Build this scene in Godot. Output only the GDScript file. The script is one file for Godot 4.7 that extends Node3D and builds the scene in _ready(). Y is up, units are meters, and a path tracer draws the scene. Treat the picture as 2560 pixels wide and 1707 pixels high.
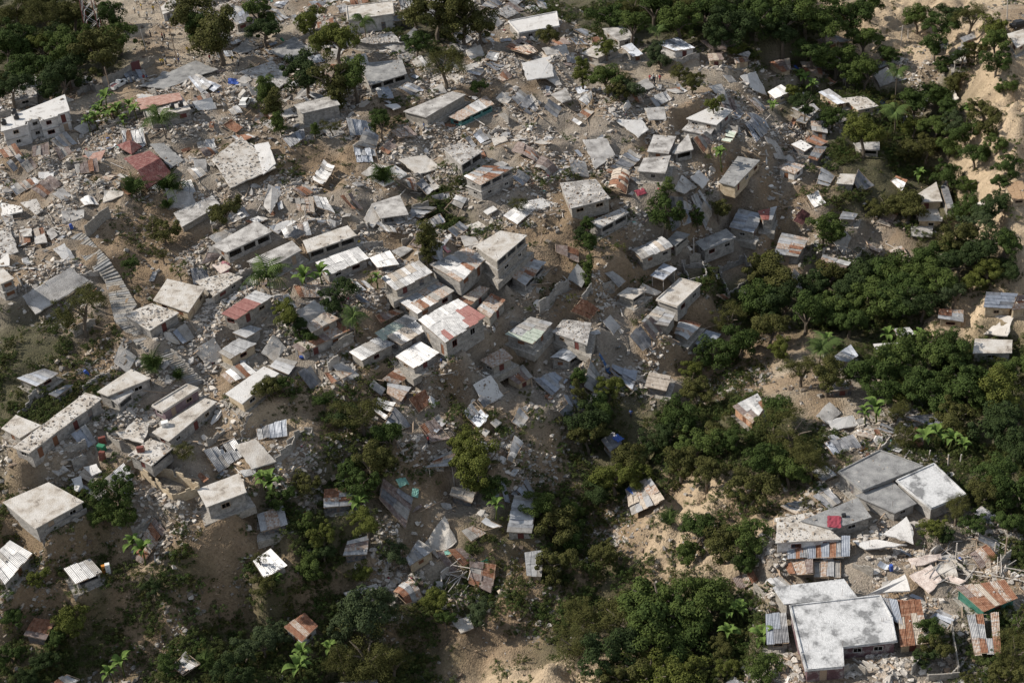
extends Node3D
# An earthquake-damaged hillside quarter seen from the air: terrain, houses, collapsed roofs, rubble, trees, people.

# ---------------------------------------------------------------- data (metres, y up)
const CTRL := [-121.41,-369.64,8,-83.51,-327.45,8,-92.59,-283.75,8,-69.36,-294.51,8,-49.7,-265.37,6,-76.14,-260.3,7,-82.56,-233.91,5,-79.68,-214.71,0,-66.23,-217.09,1,-72.89,-194.59,-3,-58.92,-184.53,-5,-73.32,-175.86,-8,-73.4,-169.15,-14,-72.88,-157.32,-22,-61.91,-171.97,-14,-61.74,-157.81,-24,-18.64,-328.12,8,-26.86,-289.01,6,-33.56,-250.79,3,-47.62,-238.87,2.5,-46.31,-221.62,0,-32.45,-220.7,-1,-18.65,-232.02,-1,-12.18,-212.02,-6,-28.88,-202.77,-6,-41.89,-202.8,-4.5,-38.07,-191.14,-7,-49.61,-178.26,-9,-40.87,-173.49,-14,-41.61,-162.49,-24,-29.03,-177.63,-15,-22.77,-197.39,-11,-26.7,-167.99,-23,-9.78,-198.01,-13,-7.67,-179.23,-19,-11.67,-168.05,-25,-21.09,-156.37,-28,-3.28,-155.28,-26,7.58,-302.3,6,4.96,-261.65,2,-0.41,-237.64,-2,11.62,-249.1,-1,9.22,-224.48,-8,3.77,-204.32,-15,17.92,-237.61,-4,27.49,-254.14,-1,23.02,-284.06,3,39.47,-282.44,2,39.56,-313.39,3,63.31,-319.54,3,49.58,-269.3,-2,35.88,-234.91,-13,23.2,-223.17,-13,18.15,-212.24,-18,12.8,-196.62,-23,7.77,-180.33,-26,12.12,-162.53,-27,32.48,-214.17,-21,42.91,-232.33,-21,52.82,-244.37,-16,59.58,-258.35,-11,66.35,-270.84,-9,58.55,-235.03,-20,71.42,-241.17,-18,84.25,-246.09,-16,90.17,-266.6,-14,76,-294.32,-7,92.22,-288.95,-11,91.45,-320.37,-5,87.51,-323.75,-2,99.93,-267.38,-2,103.35,-262.78,4,110.84,-282.89,6,111.14,-298.85,6,102.93,-298.04,-2,97.42,-243.23,-3,91.36,-226.68,-6,84.22,-212.56,-10,76.45,-208.67,-14,63,-209.29,-17,53.19,-197.5,-16,61.28,-190.52,-16,75.65,-185.43,-14,51.02,-175.91,-14,62.2,-172.21,-14,42.57,-165.77,-14,54.34,-155.25,-14,61.21,-150.11,-14,38.06,-145.91,-14.5,49.15,-136.91,-14.5,61.02,-134.84,-14,32.33,-174.43,-16,24.13,-173.05,-17,19.34,-170.47,-23,29.53,-159,-18,24.98,-149.45,-20,19.19,-148.96,-25,3.86,-147.27,-22]
const SOIL := [-51.58,-284.11,0,-56.81,-258.72,0,-86.67,-254.83,0,-76.68,-240.41,0,-41.26,-252.26,0,-18.66,-259.14,0,6,-279.68,0,12.76,-261.65,0,29.47,-269.69,0,-35.41,-291.13,0,-18.71,-245.85,0,0.31,-250.72,0,-42.44,-212.32,0,-18.98,-218.17,0,-7.93,-232.21,0,15.54,-219.04,0,-60.64,-195.34,0,-65.66,-186.54,0,-50.42,-186.71,0,-37.85,-187.48,0,-34.24,-186.05,0,-76.9,-217.86,0,34.04,-246.86,0,10.61,-206,0,27.5,-254.25,0,-25.92,-233.46,0,0.07,-199.27,0,-10.81,-179.87,0,-4.33,-184.01,0,54.35,-155.26,0,63.8,-158.24,0,46.97,-148.65,0,62.05,-147.58,0,36.02,-159.56,0,55.01,-191.47,0,67.58,-247.68,0,40.65,-264.07,0,59.53,-277.88,0,43.27,-256.17,0,-63.24,-279.32,0,-85.01,-265.72,0,-73.05,-264.91,0,-51.88,-255.33,0,-88.53,-248.01,0,-79.96,-227.57,0,-9.99,-296.89,0,-1.07,-304.65,0,11,-290.1,0,-41.89,-286.86,0,-1.08,-228.04,0,15.96,-222.03,0,8.02,-213.97,0,-26.86,-217.11,0,26.19,-219.04,0,20.2,-211.7,0,-13.69,-207.53,0,-55.69,-177.6,0,-12.24,-176.5,0,4.02,-221.8,0,16.09,-256.28,0,-14.68,-269.51,0,-31.69,-242.15,0,73.46,-249.26,0,57.66,-245.28,0,-55.17,-204.16,0,-47.39,-197.12,0,59.58,-163.34,0,45.5,-153.79,0,39.05,-138.59,0,52.71,-140.06,0,-53.3,-302.86,0,-26.55,-279.28,0,-70.54,-273.64,0,33.88,-278.06,0,42.49,-275.4,0,51.25,-278.44,0,90.83,-300.94,0,97.69,-294.44,0,-44,-179.8,0,-21.66,-172.39,0,-80.82,-287.18,0,-62.91,-297.25,0,-60.18,-325.2,0,-55,-337.54,0,-45.15,-307.8,0,-69.36,-339.38,0,-68.01,-350.86,0,-42.75,-339.35,0,-32.65,-329.65,0,-23.02,-311.78,0,-7.47,-330.63,0,4.25,-324.75,0,-81.46,-281.54,0,-58.68,-290.39,0,-53.96,-317.54,0,11.27,-319.87,0,16.54,-305.36,0,-62.08,-350,0,-50.26,-348.13,0,-38.83,-322.61,0,-2.3,-319.7,0,-97.83,-284.95,0,-91.85,-300.15,0,-68.32,-305.15,0,-19.44,-201.56,0,-7.5,-203.99,0,-3.04,-211.12,0,10,-218.33,0,21.21,-229.83,0,33.27,-242.35,0,16.93,-229.83,0,29.64,-242.97,0,40.76,-250.63,0,52.45,-263,0,63.8,-286.23,0,57.59,-289.63,0,51.03,-301.36,0,64.68,-303.38,0,77.15,-306.98,0,-13.15,-192.95,0,-7.02,-189.35,0,2.04,-209,0,-6.49,-220.84,0,2.85,-232.13,0,11.56,-215.17,0,23.56,-215.67,0,-56.89,-229.03,0,-52.72,-216.7,0,-58.71,-211.1,0,-39.02,-208.31,0,-33.42,-200.44,0,-22.47,-211.6,0,-68.84,-224.15,1,-65.43,-235.32,1,-61.7,-246.27,1,-65.26,-211.04,1,-30.42,-267.58,1,-41.79,-264.33,1,-18.41,-278.57,1,10.14,-233.96,1,14.29,-238.39,1,22.37,-244.17,1,-25.81,-200.08,1,-12.91,-202.51,1,-6.61,-194.52,1,2.91,-194.95,1,8.57,-187.88,1,-72.81,-165.55,1,-62.08,-162.86,1,-52.75,-163.41,1,-49.89,-166.08,1,-35.17,-168.72,1,-29.44,-171.87,1,-46.6,-172.7,1,-70.44,-171.34,1,-14.77,-164.1,1,-5.78,-162.97,1,-21.07,-159.21,1,4.03,-172.44,1,55.66,-258.69,1,28.34,-234.13,1,30.58,-224.54,1,57.7,-249.2,1,-28.94,-195.38,1,-11.97,-205.02,1,1.07,-213.4,1,-22.56,-204.76,1,4.49,-191.81,1,-56.64,-166.87,1,-64.36,-165.98,1,-75.63,-168.96,1,-38.41,-198.19,1,4.7,-237.37,1,16.68,-173.55,1,18.76,-170.63,1,28.75,-171.41,1,15.07,-181.7,1,8.28,-230.41,1,22.07,-235.43,1,-61.59,-206.83,1,-70,-210.97,1,-32.64,-263.39,1,17.41,-246.52,1,44.62,-221.85,1,40.18,-217.4,1,-16.07,-186.33,1,-5.17,-171.6,1,-54.65,-161.46,1,55.49,-249.87,1,99.34,-265.8,2,105.65,-276.15,2,101.76,-257.59,2,93.56,-256.15,2,100.73,-250.71,2,90.67,-321.08,2,92.43,-313.75,2,103.16,-285.96,2,101.71,-299.87,2,19.89,-174.05,2,24.38,-174.79,2,26.42,-175.93,2,30.71,-165.48,2,28.87,-161.82,2,1.08,-148,2,5.04,-148.01,2,-1.2,-148.32,2,94.73,-250.4,2,93.32,-237.05,2,83.93,-218.06,2,90.73,-226.92,2,79.9,-211.42,2,92.89,-326.17,2,99.59,-254.9,2,103.63,-300.53,2,108.17,-296.91,2,22.23,-172.88,2,-59.15,-169.83,2,-42.04,-192.8,2,-38.24,-193.33,2,103.51,-273.69,2,96.84,-239.25,2,1.59,-194.33,2,-76.31,-300.48,3,-74.69,-318.14,3,-73.48,-334.98,3,-83.25,-354.43,3,-68.2,-316.88,3,-57.6,-310.34,3,-50.98,-324.35,3,24.86,-301.75,3,31.51,-299.21,3,41.68,-297.37,3,54.96,-298.83,3,52.93,-196.39,3,56.96,-199.22,3,-74.26,-327.59,3,-79.7,-344.63,3,-78.65,-298.92,3,45.72,-295.6,3,52.99,-202.28,3,-61.5,-313.37,3,-46.65,-328.01,3,113.96,-296.84,3,118.41,-304.55,3,-94.3,-335.29,4,-101.55,-325.01,4,27.68,-329.57,4,45.36,-322.1,4,60.98,-307.42,4,78.17,-303.49,4,89.71,-296.03,4,92.25,-274.89,4,83.93,-259.5,4,72.12,-243.88,4,54.75,-235.02,4,43.18,-233.84,4,23.12,-197.69,4,16.63,-200.35,4,9.92,-169.49,4,15.02,-161.44,4,67.4,-200.63,4,71.1,-181.06,4,69.39,-166.46,4,-38.15,-177.72,4,-35.22,-181.43,4,-26.83,-158.69,4,-46.88,-158.05,4,-81.84,-209.08,4,-81.89,-200.86,4,-68.31,-166.68,4,-7.78,-176.77,4,1.73,-183.63,4,28.34,-188,4,39.39,-194.98,4,-111.44,-335.48,4,-112.18,-355.87,4,-86.99,-321.1,4,37.48,-332.93,4,53.07,-313.26,4,70,-316.48,4,-14,-324.39,4,-9.54,-317.14,4,75.35,-311.37,4,88.72,-248.48,4,84.34,-224.55,4,81.97,-251.88,4,63.35,-239.46,4,51.43,-237.42,4,48.23,-232.66,4,74.64,-202.79,4,79.12,-195.93,4,64.19,-213.87,4,31.9,-189.86,4,26.8,-199.64,4,20.66,-204.43,4,10.92,-191.12,4,6.26,-184.76,4,2.94,-174.3,4,6.06,-161.61,4,21.14,-161.69,4,24.5,-153.35,4,67.87,-153.34,4,62.21,-138.34,4,-50.81,-158.3,4,-43.44,-164.97,4,-30.44,-182.22,4,-24.92,-174.97,4,-33.3,-174.49,4,-18.06,-159.41,4,-58.42,-168.42,4,-51.26,-168.92,4,-76.48,-163.42,4,-67.52,-160.26,4,90.48,-288.97,4,79.91,-282.06,4,98.76,-288.52,4,72.69,-273.23,4,76.8,-263.24,4,71,-295.4,4,61.03,-293.86,4,24.25,-191.47,4,-8.93,-250.4,4,-20.01,-168.88,4,-23.69,-163.49,4,-53.6,-169.93,4,-69.9,-174.7,4]
const HOUSES := [
	["H",[-99.11,12.32,-281.77,-97.72,12.32,-275.96,-93.42,12.32,-277.94,-93.69,12.32,-279.73,-90.9,12.32,-280.83,-90.45,12.32,-279.46,-87.45,12.32,-280.99,-87.5,12.32,-281.86,-85.38,12.32,-283.14,-88.2,12.32,-292.1],8,"cw","w","2","white two storey house with black tanks on its roof"],
	["F",[-75.03,8.68,-302.02,-69.18,8.6,-299.04,-58.48,8.4,-307.71,-64.33,8.45,-314.05],7.65,"cg","g","","long grey roof slab lying flat beside the street of people"],
	["G",[-64.07,8.93,-301.74,-59.45,8.22,-291.83,-56.47,8.4,-297.33,-62.53,9.23,-303.06],7.75,"zd","g","","steel sheet roof slumped beside the pink topped house"],
	["H",[-73.13,10.58,-289.96,-68.78,10.57,-279.43,-60.67,10.65,-281.92,-64.41,10.67,-291.37],7.9,"ct","g","","pale house with pink upper roof and two black tanks"],
	["H",[-103.69,9.9,-305.19,-101.04,9.79,-297.23,-96.18,9.78,-298.97,-98.2,9.89,-307.78],7.76,"c","g","r","ruined block house among dark trees behind white two storey house"],
	["H",[-76.79,9.9,-347.61,-75.48,9.85,-342.22,-73.17,9.91,-344.38,-74.96,9.95,-351.49],7.82,"ct","w","","small cream house at the bend of the people filled street"],
	["H",[-58.58,9.32,-336.95,-56.77,9.23,-331.76,-53.91,9.24,-333.78,-55.27,9.33,-342.57],7.2,"zd","g","","grey roofed shed standing behind a pair of round brown trees"],
	["F",[-53.55,8.05,-305.8,-44.89,6.95,-297.03,-42.28,6.51,-301.88,-47.02,7.39,-312],6,"c","g","r","wide cracked slab strewn with broken concrete beside columnar tree"],
	["F",[-48.39,7.71,-317.3,-42.65,7.11,-311.58,-37.15,7.68,-314.52,-42.94,7.95,-324.25],6.35,"cg","g","","grey humped roof slab with a green drum on it"],
	["H",[-30.95,11.45,-330.91,-30.19,11.45,-321.61,-19.43,11.56,-322.58,-19.94,11.55,-331.58],7.98,"ct","w","p","white walled house with unfinished parapet roof and palm in front"],
	["P",[-20.24,10.29,-324.81,-19.99,10.03,-322.32,-15.75,10.1,-322.05,-18.11,10.35,-325.11],7.99,"zd","k","","black awning against the white walled house with parapet"],
	["H",[-28.95,9.42,-314.21,-24.14,9.34,-311.55,-17.84,9.36,-311.18,-20.35,9.44,-317.53],7.47,"c","g","r","half collapsed house with a folded slab above broken columns"],
	["F",[-24.47,9.07,-313.48,-18.73,7.82,-308.86,-16.6,7.57,-309.89,-17.98,9.27,-311.75],6.6,"c","g","","tilted slab hanging off the half collapsed folded house"],
	["H",[-27.22,7.99,-304.32,-24.73,7.95,-291.88,-16.8,8,-295.98,-17.93,8.05,-304.03],5.92,"cg","g","o","grey slab roof propped on broken columns below the folded house"],
	["H",[-39.95,8.91,-283.15,-37.97,8.84,-278.53,-30.27,8.86,-281,-32.01,8.94,-286.09],5.85,"c","g","","tall blank walled grey house with shrubs against its wall"],
	["H",[-17.65,6.51,-280.07,-12.97,6.42,-276.25,-4.65,6.42,-285.76,-7.44,6.52,-287.73],4.39,"c","g","","long low house with sagging dusty slab and blank side wall"],
	["T",[-8.56,4.85,-278.96,-6.29,4.37,-277.36,0.89,4.49,-283.84,-0.63,4.97,-287.3],2.91,"zr","b","o","teal sided shack under a long rust streaked sheet roof"],
	["G",[-26.86,4.95,-269.14,-23.31,3.81,-268.99,-22.61,4.89,-273.15,-25.3,6.42,-274.08],3.32,"zd","g","","sheet roof slid down below a dark leafy tree"],
	["G",[-20.26,5.31,-273.77,-18.67,4.58,-271.38,-15.11,4.19,-272.7,-16.91,4.94,-275.38],2.97,"r","g","","rusty sheet roof propped over a tiny lean-to"],
	["G",[-42,6.47,-272.6,-40.15,5.9,-268.59,-37.42,5.79,-273.01,-37.93,6.45,-275.58],5.3,"zd","g","","bluish corrugated sheets under the tall blank walled house"],
	["H",[-9.95,3.79,-266.56,-6.47,3.73,-258.39,-2.05,3.76,-263.64,-6.34,3.83,-268.19],1.46,"c","g","ro","block house with rubble heaped over its whole flat roof"],
	["G",[-4.27,6.55,-295.48,-1.33,6.02,-294.25,0.76,6.36,-299.2,-0.65,7.03,-297.61],5.52,"zd","g","","grey sheet leaning in the debris behind dark bushes"],
	["G",[-35.48,3.91,-258.23,-33.12,3.78,-255.2,-31.21,4.08,-261.94,-33.41,4.55,-264.58],2.99,"z","g","","pale zinc sheet roof standing on edge beside bare earth"],
	["H",[6,7.46,-322.21,8.06,7.35,-314.51,17.5,7.35,-316.37,17.6,7.45,-325.38],5.16,"cw","g","p","big pale flat roof with raised hatch at the wood edge"],
	["G",[4.74,7.18,-307.04,9.47,7.28,-301.81,11.71,7.05,-303.69,8.99,6.49,-314.83],5.74,"r","g","","rust and black sheet roof fanned out by the pale flat roof"],
	["F",[7.79,7.31,-297.26,8.46,6.32,-290.28,14.21,5.7,-292.38,14.09,6.94,-300.57],4.29,"cw","g","","white slab tipped down between brick heaps and bushes"],
	["F",[11.83,5.98,-292.89,14.36,4.32,-290.93,15.73,4.41,-290.68,14.32,6.26,-296.38],3.43,"c","g","","grey slab broken off the tipped white slab"],
	["H",[27.2,5.03,-318.53,30.1,5.01,-310.2,33.73,5.08,-311.03,32.47,5.11,-318.98],2.98,"c","g","","grey house with square slab roof above the orange dirt path"],
	["H",[21.24,5.06,-304.97,24.5,5.06,-301.65,29.72,5.17,-305.72,25.66,5.16,-310.63],3.51,"ct","g","","low tan annex beside the grey house above the dirt path"],
	["T",[30.15,4.66,-307.53,32.18,4.18,-302.52,34.49,4.3,-302.89,32.68,4.78,-308.51],2.88,"zb","g","","bluish lean-to below the grey square roofed house"],
	["T",[37.54,5.1,-306.76,41.46,4.62,-302.32,45.8,4.74,-302.68,42.83,5.22,-308.32],2.84,"zb","w","","white walled house with blue sheet roof and dark doorway"],
	["G",[47.65,4.7,-306.8,49.8,2.92,-305.28,57.03,1.78,-306.61,54.09,4.17,-307.78],1.33,"br","g","","wide brown rusted roof sagging among far shrubs"],
	["T",[48.56,3.14,-302.84,48.39,2.66,-299.71,51.57,2.78,-299.54,51.39,3.26,-301.95],1.2,"r","t","","small rust roofed hut above a conical sand heap"],
	["T",[54.4,1.57,-302.74,54.3,1.09,-300.84,57.54,1.21,-300.97,57.03,1.69,-302.72],-0.37,"r","t","","orange rusted hut standing near round far bushes"],
	["G",[55.34,1.74,-303.96,57.71,0.82,-303.75,58.39,1.33,-304.83,57.92,1.86,-304.9],-0.08,"z","g","","pale zinc sheet resting behind the orange rusted hut"],
	["G",[5.44,4.35,-280.07,8.38,2.61,-278.92,10.38,3.31,-281.24,8.96,4.65,-285.74],2.21,"zd","g","","large steel sheet roof caved in amid pale rubble"],
	["G",[10.71,4.21,-278.62,13.12,2.69,-276.32,14.76,3.57,-280.72,12.35,5.23,-281.65],2.19,"zd","g","","square steel sheet roof tipped beside its caved in neighbour"],
	["F",[13.06,4.01,-286.24,14.95,4.15,-281.29,17.15,3.68,-283.51,16.52,3.69,-289.58],2.86,"c","g","","pale slab square tilted by a torn upright sheet"],
	["G",[18.39,4.46,-281.72,19.99,3.87,-279.91,21.42,4.09,-282.95,21.48,4.3,-286.96],2.93,"z","g","","torn zinc sheet standing upright like a fan"],
	["F",[31.47,2.67,-277.75,31.95,1.68,-273.96,35.52,1.46,-274.14,35.57,2.6,-277.5],1.1,"c","g","","flat slab splashed with debris behind a dented white slab"],
	["F",[24.95,2.8,-274.43,29.1,0.72,-269.14,31.47,1.29,-271.23,30.55,2.07,-274.21],-0.25,"cw","g","","pointed white slab with a crack and a hole"],
	["F",[17.91,1.26,-268.72,19.44,-0.41,-258.66,23.86,-0.37,-263.82,22.72,0.92,-268.88],-1.08,"c","g","","smooth grey slab sloping downhill with a dark mesh on it"],
	["G",[3.54,3.2,-262.85,8.83,1.58,-257.3,8.75,2.42,-261.36,4.85,3.25,-266.92],1.12,"br","g","","brown ribbed sheet roof rolled over the slope"],
	["G",[7.41,2.51,-257.15,9.95,0.68,-256.05,12.23,0.83,-258.09,9.13,2.88,-260.32],0.2,"br","g","","second brown ribbed sheet strip curled below the first"],
	["H",[39.61,1.35,-274.78,45.12,1.24,-270.59,49.52,1.23,-276.76,46.01,1.34,-279.8],-0.79,"cw","g","","clean white slab house uphill of the cracked double roof"],
	["H",[38.31,0.12,-272.21,43.42,0.07,-268.33,45.47,0.12,-272.69,40.64,0.17,-275.8],-1.16,"c","g","r","sunken slab joined to the clean white slab house"],
	["H",[30.1,0.34,-263.44,34.16,0.28,-261.67,36.74,0.33,-269.03,32.36,0.38,-270.67],-1.59,"c","g","","cracked double roof half with bare twigs behind it"],
	["H",[35.04,-0.4,-263.38,35.58,-0.39,-262.65,39.36,-0.28,-263.67,39.45,-0.29,-271.02],-2.42,"c","g","o","cracked double roof half standing on open posts"],
	["H",[27.02,1.08,-254.01,32.18,1.04,-251.96,34.26,1.11,-259.21,28.92,1.14,-259.09],-1.15,"c","g","o","lower terrace slab below the cracked double roof"],
	["G",[39.93,-0.27,-267.03,41.48,-2.39,-264.6,44.17,-1.37,-268.92,42.62,0.2,-268.74],-2.82,"br","g","","maroon brown sheet roof draped off the double roof"],
	["G",[51.51,-1.46,-274.74,52.67,-2.13,-267.35,57.31,-4.96,-278.37,54.46,-1.88,-279.02],-5.42,"zd","g","","dark slate coloured sheet roof sliding down bare soil"],
	["G",[45.51,-1.14,-267.13,47.08,-1.01,-265.5,49.19,-0.69,-269.95,47.72,-1.24,-272.24],-2.37,"gn","g","","narrow green edged sheet on thin posts"],
	["G",[49.65,-0.6,-278.11,50.81,-1.57,-277.02,52.36,-1.66,-279.29,50.87,-0.49,-279.21],-2.25,"zb","g","","small bluish sheet between white slab house and slate roof"],
	["H",[43.02,-4.05,-256.01,45.81,-4.09,-253.65,52.63,-4.04,-263.64,48.64,-3.99,-266.26],-5.96,"cg","t","","long grey roofed house with a dark porch at its end"],
	["G",[22.3,0.12,-258.3,25.52,-0.71,-257.86,28.97,-0.92,-263.33,26.9,0.09,-265.65],-1.34,"zd","g","","crumpled sheet roof folded beside the lower terrace slab"],
	["T",[74.81,-0.26,-312.75,77.05,-0.74,-310.1,79.69,-0.62,-311.41,78.55,-0.14,-313.46],-2.52,"r","t","","brown roofed hut joined to a pale sheet roof under trees"],
	["T",[77.48,-0.7,-315.16,79.95,-1.18,-312.43,82.47,-1.06,-312.14,79.35,-0.58,-315.71],-2.88,"z","t","","pale sheet roof joined to the brown roofed hut"],
	["T",[74.8,-2,-310.25,74.47,-2.48,-307.67,77.86,-2.36,-306.52,78.42,-1.88,-310],-3.78,"zb","k","o","bluish awning of sheets below the brown roofed hut"],
	["T",[70.38,-3.41,-308.43,70.62,-3.89,-303.88,73.78,-3.77,-301.27,74.33,-3.29,-307.47],-5.03,"r","t","","brick red rusted roof near a blue tarp"],
	["T",[62.74,-1.59,-305.88,64.65,-2.07,-300.97,66.77,-1.95,-301.39,67.5,-1.47,-306.61],-3.21,"r","t","","rosy rusted roof at the edge of the far lane"],
	["P",[77.76,-4.18,-305.3,78.18,-4.43,-303.94,80.8,-4.37,-303.76,80.58,-4.11,-305.39],-6.07,"z","k","","thin roofed stall on posts under dark trees"],
	["P",[78.16,-5.1,-301.72,78.44,-5.36,-300.85,81.85,-5.29,-300.78,81.62,-5.04,-302.07],-6.8,"zd","k","","black open stall with a slim white edge"],
	["G",[66.99,-3.21,-302.82,70.88,-5.48,-302.67,71.63,-5.44,-303.3,67.77,-3.16,-303.12],-6.07,"zd","g","","narrow grey sheet strip stepping down to green leaves"],
	["G",[70.38,-4.64,-300.51,72.72,-6.45,-299.94,74.53,-6.22,-300.49,71.61,-4.56,-300.62],-6.86,"zd","g","","grey sheet roof at the end of the narrow strip"],
	["G",[73.95,-5.75,-302.25,75.14,-6.16,-299,76.46,-5.77,-299.56,75.63,-5.89,-302.17],-6.95,"r","g","","little rust roof tucked behind the grey strip end"],
	["T",[60.3,-3.66,-294.68,61.32,-4.14,-292.04,65.38,-4.02,-294.59,63.77,-3.54,-297.72],-5.76,"zw","t","","bright white ribbed roof beside leafy banana plants"],
	["T",[71.62,-5.22,-295.27,74.27,-5.7,-289.35,76.64,-5.58,-289.96,74.04,-5.1,-296.49],-7,"zd","t","","long grey ribbed roof row above orange flecked bushes"],
	["H",[76.23,-5.82,-292.62,77.88,-5.83,-285.97,82.54,-5.75,-286.94,80.92,-5.73,-292.48],-7.22,"ct","t","r","dusty tan flat roof ending the grey ribbed row"],
	["T",[64.33,-5.23,-288.92,67.28,-5.71,-284.25,69.94,-5.59,-287.84,69.19,-5.11,-289.78],-7.01,"zd","g","","plain grey sheet hut against dark bushes"],
	["G",[62.25,-6.3,-282.29,62.73,-6.49,-281.25,64.45,-6.41,-284.79,64.05,-5.98,-285.87],-7.68,"r","g","","folded orange sheet leaning at the plain grey hut"],
	["G",[64.29,-6.21,-284.27,66.07,-6.34,-282.87,67.24,-6.21,-285.08,65.5,-5.65,-285.64],-7.8,"zr","g","","patched sheet porch of the plain grey hut"],
	["T",[67.33,-6.3,-283.88,66.8,-6.78,-280.41,69.6,-6.66,-278.17,70.23,-6.18,-282.95],-8.24,"zr","k","","tin walled shack with silver roof above bare slope"],
	["T",[61.43,-7.2,-275.59,63.65,-7.68,-272.73,65.59,-7.56,-274.38,63.76,-7.08,-276.92],-8.82,"z","k","","pale sheet hut beside two rusty roofs on the bare slope"],
	["T",[64.81,-7.26,-276.54,67.24,-7.74,-274.65,69.25,-7.62,-276.04,66.78,-7.14,-278.76],-8.88,"r","k","","orange rust roof above a striped grey and rust hut"],
	["T",[63.35,-7.05,-268.43,65.11,-7.53,-267.77,68.25,-7.41,-273.21,65.98,-6.93,-273.22],-8.99,"zr","k","","striped grey and rust hut with tin walls"],
	["T",[56.64,-7.07,-265.45,59.51,-7.55,-262.86,62.16,-7.43,-265.97,59.19,-6.95,-267.63],-9.09,"zr","w","","hut with half rust half zinc roof on a block base"],
	["H",[74.11,-7.69,-274.59,74.58,-7.7,-271.5,78.42,-7.61,-270.1,79.38,-7.6,-273.75],-9.49,"c","g","o","low slab house with dark open front below a yellow tree"],
	["P",[96.56,1.14,-298.45,99.79,0.89,-298.08,101.19,0.95,-301.55,98.56,1.21,-302.03],-1.95,"z","g","","sheet canopy on tall posts over a wrecked bank"],
	["T",[103.38,2.05,-300.43,103.9,1.57,-299.29,107.07,1.69,-300.72,106.97,2.17,-302.41],-0.05,"zd","g","","small grey roof under trees at the sandy cliff"],
	["H",[100.92,-0.09,-297.62,99.92,-0.12,-292.41,102.54,-0.05,-292.19,103.59,-0.02,-297.08],-1.83,"ct","g","o","sagging slab house hanging on the sandy bank"],
	["F",[97.76,-7.16,-291.15,97.9,-7.97,-288.65,99.36,-5.92,-285.93,99.39,-5.57,-290.32],-8.81,"ct","g","","tan slab slid into the ravine bushes"],
	["G",[87.34,-9.5,-287.43,87.62,-9.81,-284.15,91.03,-10.39,-287.42,90.34,-8.9,-288.23],-10.83,"zd","g","","crumpled grey sheet under the coconut palm"],
	["H",[108.73,7.64,-287.19,108.24,7.55,-279.71,111.02,7.56,-281.94,112.73,7.65,-288.91],5.84,"ct","t","","adobe house beside the upper dirt road"],
	["H",[-89.6,7.13,-226.18,-86.48,7.12,-222.64,-84.45,7.21,-224.14,-87.41,7.22,-228.25],3.49,"ct","g","2","tall block house with a rubble topped roof and red window"],
	["F",[-84.01,2.98,-223.94,-81.28,1.24,-220.31,-72.88,3.07,-227.08,-76.2,5,-228.77],0.27,"c","g","","huge grey roof slab sliding past a round olive tree"],
	["H",[-60.77,4.54,-248.33,-58.43,4.51,-242.37,-52.13,4.57,-249.77,-54.15,4.61,-253.92],3.12,"c","g","","smooth slab roofed house with no visible openings"],
	["H",[-51.78,4.62,-233.88,-48.89,4.61,-230.75,-41.25,4.71,-236.9,-44.61,4.71,-241.72],2.42,"c","g","o","long slab house with open gallery and broken porch"],
	["G",[-53.57,2.86,-230.63,-51.07,2.57,-232.02,-49.74,2.82,-233.69,-52.46,4.11,-234.72],1.3,"br","g","","rusty porch roof hanging off the long gallery house"],
	["H",[-60.82,2.48,-220.27,-54.02,2.44,-215,-52.1,2.5,-222.82,-59.35,2.54,-227.1],0.25,"ct","t","","square tan roof house with a loose zinc patch"],
	["H",[-65.07,2.8,-215.74,-59.72,2.76,-209.86,-55.47,2.82,-214.67,-60.67,2.86,-218.56],0.73,"ct","g","r","debris strewn tan roof house with red brown doors beside stairs"],
	["H",[-54.44,1.8,-226.68,-50.49,1.76,-220.82,-46.04,1.82,-226.37,-48.67,1.86,-228.52],0.05,"ct","g","r","ruined slab house with chewed front edge"],
	["T",[-48.38,2.04,-214.27,-45.9,1.56,-212.68,-40.15,1.68,-218.84,-43.26,2.16,-220.56],-0.38,"rd","g","","block house with red and white sheet roof"],
	["T",[-46.81,-0.67,-212.23,-44.46,-1.15,-210.86,-41.98,-1.03,-213.13,-43.99,-0.55,-213.77],-2.29,"z","g","","small zinc shed below the red and white roof"],
	["G",[-38.02,4.6,-249.45,-37.4,3.83,-246.17,-34.17,3.63,-244.39,-34.6,4.63,-249.12],2.8,"tn","g","","dusty tan sheet roof buckled over a leaning pole"],
	["G",[-34.67,4.39,-249.59,-33.61,4.37,-245.46,-30.39,3.6,-243.67,-32.14,4.43,-248.54],2.54,"z","g","","silver sheets bent beside the dusty tan buckled roof"],
	["H",[-23.8,2.44,-248.43,-22.03,2.34,-242.41,-16.78,2.34,-242.84,-18.48,2.44,-250.89],0.31,"c","g","o","folded slab house with torn white sheets at its porch"],
	["F",[-25.24,1.97,-243.53,-23.58,1.07,-241.47,-22.16,1.62,-244,-23.68,3.06,-247.22],-0.18,"ct","g","","domed tan slab edge falling from the folded slab house"],
	["G",[-22.98,1.31,-242.6,-21.05,0.27,-240.76,-19.25,0.13,-240.43,-20.33,0.89,-244.54],-0.99,"z","g","","ribbed zinc porch sheet hanging from the folded slab house"],
	["G",[-20.2,1.07,-244.4,-18.95,1.03,-241.66,-16.59,0.57,-244.17,-17.7,1.54,-244.74],-0.99,"zw","g","","torn white sheet on the folded slab house front"],
	["G",[-16.68,-0.07,-246.02,-15.03,0.04,-244.63,-11.75,-0.26,-248.21,-16.38,0.78,-248.08],-1.35,"z","g","","crumpled silver sheet heap next to a small tree"],
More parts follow.
